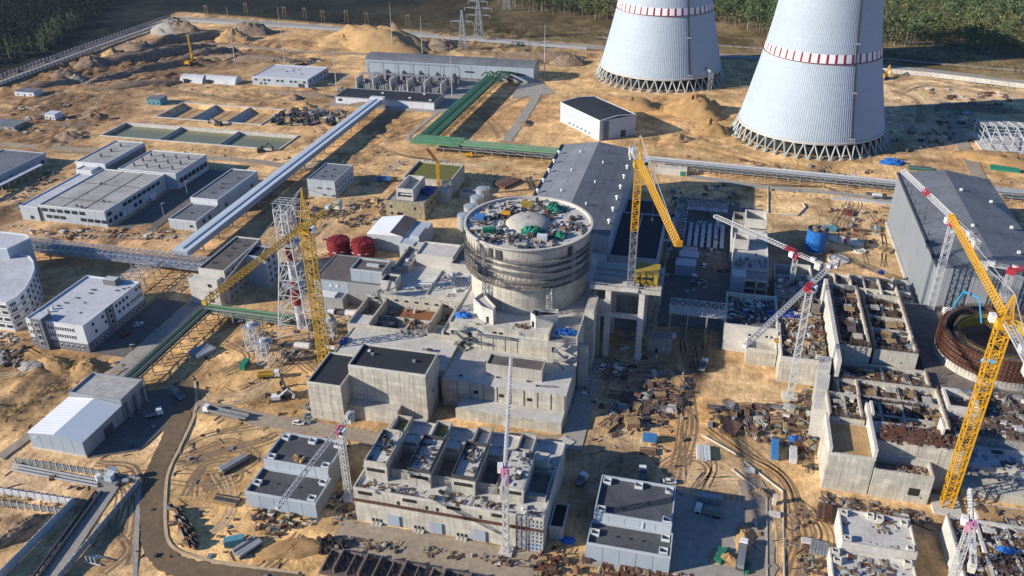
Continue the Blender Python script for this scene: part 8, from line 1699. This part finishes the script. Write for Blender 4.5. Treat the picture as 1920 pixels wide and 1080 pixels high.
# loose clutter that nobody could count: one object per heap
CM = ['timber', 'timber_dark', 'rust', 'rebar', 'concrete_light', 'steel_grey', 'steel_dark', 'white_paint', 'green_net', 'tarp_blue', 'concrete_grey', 'yellow_old']
def clutter(poly, n, label, w, z=0.0, size=(.4, 3.2), hmax=1.6, name='debris', world=False, inside=None):
    n = int(n * (1.7 if world and poly[0][0] > 30 and z > 4 else 1.0)); P = [tuple(p) if world else tuple(G(p[0], p[1], z).xy) for p in poly]; b = MB(); hub = []; xs = [p[0] for p in P]; ys = [p[1] for p in P]; k = 0; keys = list(w); wt = [w[q] for q in keys]
    while k < n:
        x, y = random.uniform(min(xs), max(xs)), random.uniform(min(ys), max(ys))
        if not in_poly(x, y, P) or (inside and not inside(x, y)): n -= .0005; continue
        if hub and random.random() < .75:      # things gather round earlier things
            q = random.choice(hub[-12:]); x, y = q[0] + random.gauss(0, 1.6), q[1] + random.gauss(0, 1.6)
            if not in_poly(x, y, P): continue
        elif True: hub.append((x, y, random.choice((0, 1.5708)) + random.gauss(0, .2)))
        k += 1; b.cur = keys.index(random.choices(keys, wt)[0]); kind = random.random(); a = min(hub, key=lambda h: (h[0] - x) ** 2 + (h[1] - y) ** 2)[2] + random.gauss(0, .12) if random.random() < .8 else random.random() * 3.14
        s = size[0] + (size[1] - size[0]) * random.random() ** 2
        if kind < .45: b.obox(x, y, a, s, s * random.uniform(.3, .9), z, z + random.uniform(.2, hmax) * min(1, s))
        elif kind < .8:
            l = s * 1.5; h = z + random.uniform(.15, hmax * .7); d = Vector((math.cos(a), math.sin(a), 0)) * l / 2; b.bar(Vector((x, y, h)) - d, Vector((x, y, h + random.uniform(-.1, .3))) + d, random.uniform(.12, .3))
        else:
            for q in range(4): d = Vector((math.cos(a), math.sin(a), 0)); o = Vector((-d.y, d.x, 0)) * (q * .32 - .5); b.bar(Vector((x, y, z + .25)) + o - d * s * .7, Vector((x, y, z + .25)) + o + d * s * .7, .24)
    ob = b.build(name, keys); return stuff(ob, label, 'debris')
mixA = {'timber': 3, 'timber_dark': 4, 'rust_pale': 2, 'rebar': 3, 'concrete_light': 1, 'concrete_grey': 3, 'steel_grey': 2, 'steel_dark': 2}
mixG = {'steel_dark': 5, 'coil_dark': 4, 'steel_grey': 2, 'concrete_light': 1}
mixC = {'concrete_light': 4, 'concrete_grey': 3, 'timber': 3, 'timber_dark': 3, 'rebar': 3, 'rust': 2, 'steel_grey': 1}
mixD = {'steel_dark': 5, 'concrete_light': 3, 'steel_grey': 3, 'timber_dark': 2, 'clad_white': 1, 'yellow_old': 1, 'rebar': 2}
ring = [(RC.x + 24.6 * math.cos(a), RC.y + 24.6 * math.sin(a)) for a in np.linspace(0, 6.28, 33)]
clutter(ring, 640, 'dark formwork, tools and boxes strewn over the round reactor deck', mixD, RT_Z - 1.05, (.6, 3.0), 1.8, world=True, inside=lambda x, y: (x - RC.x) ** 2 + (y - RC.y) ** 2 > 70)
clutter([(512, 216), (560, 204), (660, 210), (640, 236), (510, 236)], 420, 'dark scrap filling the yard between the dry basins and the light blue gallery', mixG, 0, (1, 5), 3.2)
clutter([(1170, 730), (1285, 720), (1280, 800), (1180, 810), (1120, 830)], 270, 'timber, pipes and rubble piled on the sunlit yard left of the orange lane', mixA, 0, (.5, 3), 2); clutter([(1330, 770), (1530, 745), (1535, 800), (1525, 850), (1420, 830), (1330, 800)], 330, 'steel, timber and green machinery piled below the mid crane', {**mixA, 'green_grey': 2, 'green_net': .4}, 0, (.5, 3), 2.4)
clutter([(1480, 740), (1540, 720), (1530, 900), (1500, 880)], 160, 'planks and rubble along the tall sunlit wall', mixA, 0, (.5, 3), 1.8); clutter([(1540, 925), (1750, 965), (1740, 985), (1590, 960), (1540, 945)], 200, 'boards, coils and rubble along the foot of the front block', mixA, 0, (.4, 2.4), 1.2); clutter([(1480, 960), (1530, 950), (1550, 1080), (1500, 1080)], 110, 'scattered boards and scrap on the tracked sand', mixA, 0, (.3, 2), .8)
clutter([(1090, 600), (1250, 600), (1300, 720), (1150, 780), (1090, 760)], 260, 'pipes and machines on the ground in the portal shadow', {'steel_grey': 4, 'steel_dark': 3, 'concrete_light': 2, 'white_paint': 1, 'timber_dark': 2}, 0, (.5, 3.5), 1.6); clutter([(1250, 350), (1370, 345), (1440, 480), (1330, 540), (1240, 560)], 330, 'machine parts scattered over the shaded asphalt yard', {'steel_grey': 3, 'steel_dark': 3, 'clad_blue': 2, 'concrete_light': 2}, .3, (.5, 3.5), 2)
clutter([(1550, 390), (1670, 380), (1675, 470), (1560, 480)], 150, 'red parts, crates and boards on the sandy yard before the right hall', {**mixA, 'red_paint': 2}, 0, (.5, 3), 1.6)
clutter([(37, 297), (54, 297), (54, 343), (37, 343)], 420, 'formwork, planks and yellow beams heaped on the concrete platform', {**mixC, 'yellow_dim': 1.2}, 11.7, (.4, 2.6), 1.6, world=True); clutter([(37, 345), (54, 345), (54, 371), (37, 371)], 220, 'grey concrete blocks and formwork on the rear platform', {'concrete_grey': 4, 'concrete_light': 3, 'steel_dark': 2, 'timber_dark': 2}, 9.2, (.5, 3), 1.6, world=True); clutter([(15.5, 315.6), (35, 315.6), (35, 342), (15.5, 342)], 300, 'formwork and white bags inside the shaded open wing', {'concrete_light': 3, 'steel_dark': 3, 'tarp_navy': 2, 'timber_dark': 3, 'white_paint': 2}, 10.5, (.5, 3), 1.4, world=True)
clutter([(58, 300), (69, 300), (69, 348), (58, 348)], 260, 'posts and tools on the brown slab of the left roofless hall', {'rebar': 4, 'concrete_grey': 2, 'timber_dark': 2}, 16.9, (.3, 1.8), 1.5, world=True); clutter([(72, 301), (86, 301), (86, 345), (72, 345)], 420, 'rebar cages and shuttering inside the right roofless hall', mixC, 13.1, (.5, 3), 3.5, world=True); clutter([(57, 273), (84, 273), (84, 284), (57, 284)], 360, 'formwork timber strewn over the timber deck block', {'timber': 5, 'timber_dark': 3, 'concrete_light': 3, 'rebar': 3}, 9.7, (.5, 3), 3.2, world=True); clutter([(52, 255), (62, 255), (62, 269), (52, 269)], 170, 'rebar, boards and green nets in the open corner cell', {'timber': 2, 'timber_dark': 4, 'rebar': 3, 'green_net': 1, 'concrete_light': 2}, 13.7, (.4, 2), 2.4, world=True); clutter([(64, 256), (91, 256), (91, 284), (64, 284)], 460, 'shuttering and rubble on the floor of the unfinished rooms', mixC, 9.6, (.5, 3), 2, world=True); clutter([(57, 352), (98, 352), (98, 384), (57, 384)], 330, 'boards and rubble on the raw rear foundation', mixC, 4.6, (.5, 3), 1.6, world=True); clutter([(57.5, 285.5), (90, 285.5), (90, 297), (57.5, 297)], 120, 'boards on the stepped raw concrete storey', mixC, 10.7, (.5, 3), 1.2, world=True)
clutter([(66, 243.5), (91, 243.5), (91, 253.5), (66, 253.5)], 170, 'rusty formwork girders on the roof of the front block', {'rust': 4, 'rust_pale': 3, 'rebar': 3, 'timber_dark': 1}, 17.4, (.5, 3), 1.0, world=True); clutter([(72, 235.8), (82, 235.8), (82, 242), (72, 242)], 90, 'stone rubble and boards in the low terrace of the front block', mixC, 9.0, (.4, 1.8), 1.4, world=True); clutter([(92, 263), (145, 263), (145, 290), (92, 290)], 420, 'rebar mats, boards and pipes on the deck before the rusty ring', {'rebar': 4, 'concrete_light': 3, 'timber_dark': 2, 'concrete_grey': 3, 'steel_white': 1}, 10.6, (.5, 3.4), 1.6, world=True); clutter([(94, 242), (146, 242), (146, 260), (94, 260)], 120, 'blue-shaded equipment on the steps before the ring deck', {'steel_grey': 2, 'concrete_grey': 3, 'tarp_navy': 1, 'steel_dark': 2}, 7.2, (.5, 3), 1.2, world=True)
clutter([(96, 224), (129, 224), (129, 235), (96, 235)], 90, 'beams lying on the sandy pit top', mixA, 3.3, (.6, 3), 1, world=True); clutter([(85, 193), (117, 193), (117, 220), (85, 220)], 230, 'boards and rebar on the lower right cell building', mixC, 8.2, (.3, 2.2), .9, world=True); clutter([(52.8, 204.2), (72.4, 204.2), (72.4, 217), (52.8, 217)], 26, 'few boards on the sandy roof of the small concrete building', mixC, 7.06, (.3, 1.6), .6, world=True); clutter([(49.5, 190), (71.5, 190), (71.5, 202), (49.5, 202)], 60, 'nets and boards on the front concrete building', {**mixC, 'tarp_navy': 1}, 4.26, (.4, 2), .8, world=True)
for k in range(4):
    xa = -96.6 + k * 14.6 + (1.0 if k == 3 else 0); clutter([(xa + .8, 192.3), (xa + 6.8, 192.3), (xa + 6.8, 207.8), (xa + .8, 207.8)], 42, ['boards and black boxes on the first roof cell from the left', 'boards and green boxes on the second roof cell from the left', 'dark panels on the third roof cell from the left', 'black boxes on the rightmost roof cell'][k], {'steel_dark': 4, 'timber_dark': 2, 'concrete_light': 2, 'rust': 1, 'steel_grey': 2}, 19.26, (.4, 2.4), 1.0, world=True)
clutter([(-98, 186.4), (-37.5, 186.4), (-37.5, 191), (-98, 191)], 150, 'boards and rubble along the front roof edge of the four-cell building', mixC, 13.3, (.4, 2.2), 1.0, world=True); clutter([(-70, 208.6), (-38, 208.6), (-38, 213), (-70, 213)], 60, 'boards behind the roof cells', mixC, 13.3, (.4, 2.2), .8, world=True)
clutter([(600, 1000), (1060, 1060), (1060, 1075), (600, 1020)], 170, 'crates and boards scattered on the pale strip behind the pile foundations', mixA, .28, (.4, 1.8), 1); clutter([(1000, 1030), (1110, 1030), (1130, 1085), (1000, 1085)], 120, 'rusty rods and boards left of the bottom pump house', {'rust': 4, 'rebar': 4, 'timber': 2}, 0, (.5, 2.5), 1.4); clutter([(1110, 1062), (1300, 1078), (1300, 1100), (1110, 1095)], 150, 'long brown pipes and boards along the bottom edge below the pump house', {'rust': 4, 'timber': 3, 'rust_pale': 3, 'concrete_light': 1}, 0, (1, 4), .8)
clutter([(470, 955), (600, 965), (590, 985), (520, 1010), (470, 990)], 150, 'dark scrap along the front wall of the blue-grey pump house', {'rust': 3, 'timber_dark': 3, 'timber': 2, 'concrete_light': 2, 'steel_dark': 2}, 0, (.4, 2), 1.4); clutter([(610, 930), (665, 900), (670, 985), (620, 985)], 90, 'scrap heap between pump house and four-cell building', mixA, 0, (.4, 2.2), 1.4)
clutter([(450, 590), (640, 600), (640, 690), (540, 680), (450, 640)], 190, 'pipe parts and scrap around the feet of the lattice chimney', {'steel_grey': 3, 'rust': 3, 'steel_white': 2, 'timber_dark': 2}, 0, (.5, 3), 1.4); clutter([(560, 770), (590, 745), (600, 790), (570, 800)], 60, 'green and grey equipment at the left wall of the control block', {'green_grey': 3, 'steel_grey': 2, 'concrete_light': 2}, 0, (.5, 2), 1.6)
clutter([(640, 380), (720, 370), (740, 410), (660, 430), (600, 400)], 190, 'stacked slabs and scrap on the yard before the beige block', mixA, 0, (.6, 4), 1.6); clutter([(500, 380), (590, 370), (600, 420), (530, 440)], 110, 'steel frames and scrap behind the yellow crane', {'steel_grey': 3, 'rust': 3, 'timber_dark': 2}, 0, (.6, 4), 2); clutter([(0, 330), (110, 320), (100, 380), (0, 400)], 220, 'pallets and rubble on the yard left of the workshop', mixA, 0, (.6, 3.5), 1.2); clutter([(40, 430), (330, 430), (330, 450), (60, 450)], 220, 'rubble and pipes on the brown strip below the workshop', {'rust': 3, 'timber': 3, 'concrete_light': 3, 'timber_dark': 2}, 0, (.6, 3.5), 1.2); clutter([(0, 620), (50, 640), (40, 690), (0, 690)], 130, 'rubble heap before the round office', {'concrete_grey': 3, 'concrete_light': 2, 'timber_dark': 2, 'steel_dark': 1}, 0, (.6, 2.5), 1.4); clutter([(20, 195), (150, 190), (150, 250), (0, 250)], 160, 'slabs and boards strewn along the track at far left', {'concrete_light': 4, 'timber': 2, 'timber_dark': 2}, 0, (1, 6), .8); clutter([(480, 105), (600, 110), (590, 130), (520, 122)], 110, 'dark scrap behind the white-roofed control building', mixG, 0, (1, 5), 2.4); clutter([(1660, 250), (1830, 190), (1840, 270), (1700, 290)], 160, 'material stacks in the shadow of the right cooling tower', {'steel_dark': 4, 'steel_grey': 2, 'clad_blue': 1, 'timber_dark': 3}, 0, (1, 6), 2); clutter([(1740, 165), (1900, 175), (1900, 200), (1740, 190)], 110, 'beams and slabs on the pale ground at far right', {'concrete_light': 3, 'timber_dark': 3, 'rust': 2}, 0, (1, 6), 1.4); clutter([(1380, 300), (1640, 320), (1640, 335), (1380, 318)], 90, 'boards and pipe parts below the right cooling tower', mixA, 0, (.8, 4), 1.2); clutter([(-139, 279), (-95, 279), (-95, 299), (-139, 299)], 190, 'formwork and dark gear in the pits of the open-topped building', {'timber': 2, 'timber_dark': 3, 'steel_dark': 4, 'concrete_light': 2, 'formwork': 3}, 10.9, (.5, 3), 2.6, world=True); clutter([(-92, 276), (-54, 276), (-54, 281), (-92, 281)], 26, 'boards on the ledge at the foot of the reactor drum', mixC, TZ - .5, (.4, 2), .8, world=True); clutter([(-114, 307), (-95, 307), (-95, 329), (-114, 329)], 60, 'black and white fittings on the pale roof left of the drum', {'steel_dark': 3, 'clad_white': 3, 'concrete_light': 2}, 15.0, (.4, 1.8), 1.4, world=True); clutter([(-115, 300), (-97, 300), (-97, 306), (-115, 306)], 60, 'dark scaffolding parts on the low roof left of the drum', mixD, 12.2, (.4, 2.4), 1.6, world=True)

# small litter over the open ground, clear of what is built
def litter(cx, cy, rx, ry, n, label):
    b = MB(); mats = ['timber', 'timber_dark', 'concrete_grey', 'rust_pale', 'steel_grey', 'spoil', 'steel_dark']
    for _ in range(n):
        x, y = cx + random.uniform(-rx, rx), cy + random.uniform(-ry, ry)
        if any(p[0] - 1 < x < p[1] + 1 and p[2] - 1 < y < p[3] + 1 for p in PADS): continue
        z = ground_z(x, y); b.cur = random.randrange(7); a = random.random() * 3.14; s = .25 + 1.6 * random.random() ** 3
        if random.random() < .45: d = Vector((math.cos(a), math.sin(a), 0)) * (s + .8); b.bar(Vector((x, y, z + .15)) - d, Vector((x, y, z + .2)) + d, .16 + .12 * random.random())
        else: b.obox(x, y, a, s, s * random.uniform(.4, 1), z - .1, z + s * random.uniform(.25, .7))
    stuff(b.build('litter', mats), label, 'litter')
litter(-160, 215, 48, 60, 420, 'small boards and stones scattered over the orange sand at lower left'); litter(-400, 560, 180, 90, 900, 'boards, slabs and stones scattered over the far left ground'); litter(10, 250, 40, 70, 520, 'small scraps scattered over the central sandy yard'); litter(-160, 470, 60, 70, 420, 'scraps scattered on the sand behind the beige block'); litter(-300, 400, 110, 90, 420, 'scraps scattered on the brown ground around the workshop'); litter(80, 500, 110, 50, 420, 'scraps scattered on the sand along the far pipe rack'); litter(160, 690, 90, 90, 300, 'scraps scattered on the pale ground right of the cooling towers'); litter(-255, 215, 60, 60, 380, 'stones and boards on the earth around the warehouse')
def car(px, py, rz, m, label):
    g = G(px, py, .3); t = thing('parked_car', label, 'car', (g.x, g.y, .3), 'cars parked on the site', rz)
    b = MB(); b.add([(-2.2, y, z) for y in (-.9, .9) for z in (.35, .95)] + [(2.2, y, z) for y in (-.9, .9) for z in (.35, .85)], [(0, 1, 3, 2), (4, 6, 7, 5), (0, 4, 5, 1), (2, 3, 7, 6), (1, 5, 7, 3), (0, 2, 6, 4)]); b.build('body', m, t, local=True)
    b = MB(); b.hexa([(-1.7, -.82, .93), (1.0, -.82, .88), (1.0, .82, .88), (-1.7, .82, .93)], [(-1.3, -.68, 1.5), (.3, -.68, 1.5), (.3, .68, 1.5), (-1.3, .68, 1.5)]); b.build('cabin_glass', 'glass', t, local=True); piece('roof', m, t, -1.28, .28, -.67, .67, 1.5, 1.56, local=True)
    for x in (-1.4, 1.4):
        for y in (-.85, .85): b = MB(); b.tube((x, y - .1, .34), (x, y + .1, .34), .34, 10); b.build('wheel', 'tyre', t, local=True)
for px, py, a, m_, lab in ((286, 376, 70, 'white_paint', 'white car in the shaded yard beside the workshop'), (240, 395, 80, 'steel_dark', 'dark car near the workshop corner'), (260, 610, 60, 'white_paint', 'white car in the shade beside the office block'), (235, 630, 60, 'red_paint', 'red car in the shade beside the office block'), (1255, 905, 10, 'white_paint', 'white car just behind the bottom pump house'), (1130, 690, 80, 'white_paint', 'white car under the portal'), (1415, 985, 85, 'steel_grey', 'grey car on the grey road at the bottom'), (1290, 420, 80, 'container_blue', 'blue car on the shaded asphalt yard'), (1320, 500, 85, 'white_paint', 'white car at the front of the shaded asphalt yard'), (620, 160, 30, 'white_paint', 'white car in the shade of the control building'), (590, 168, 10, 'steel_dark', 'dark car at the front corner of the control building'), (740, 365, 20, 'white_paint', 'white car in the shade left of the beige block'), (1630, 365, 0, 'steel_grey', 'grey car on the concrete strip by the right hall'), (560, 795, 5, 'white_paint', 'white car on the pale road before the control block')):
    car(px, py, R(a), m_, lab)

# thin blue air over the whole place
b = MB(); b.box(-7500, 7500, -3500, 9500, -9, 205)
hz = b.build('haze', 'glass'); hz['kind'] = 'stuff'; hz['label'] = 'thin blue haze over the site and the far woods'
m = bpy.data.materials.new('air'); m.use_nodes = True; nt = m.node_tree; nt.nodes.clear()
pv = nt.nodes.new('ShaderNodeVolumePrincipled'); pv.inputs['Color'].default_value = (0.62, 0.80, 1.0, 1); pv.inputs['Density'].default_value = 0.000025; pv.inputs['Anisotropy'].default_value = 0.2
ou = nt.nodes.new('ShaderNodeOutputMaterial'); nt.links.new(pv.outputs[0], ou.inputs['Volume']); hz.data.materials.clear(); hz.data.materials.append(m)
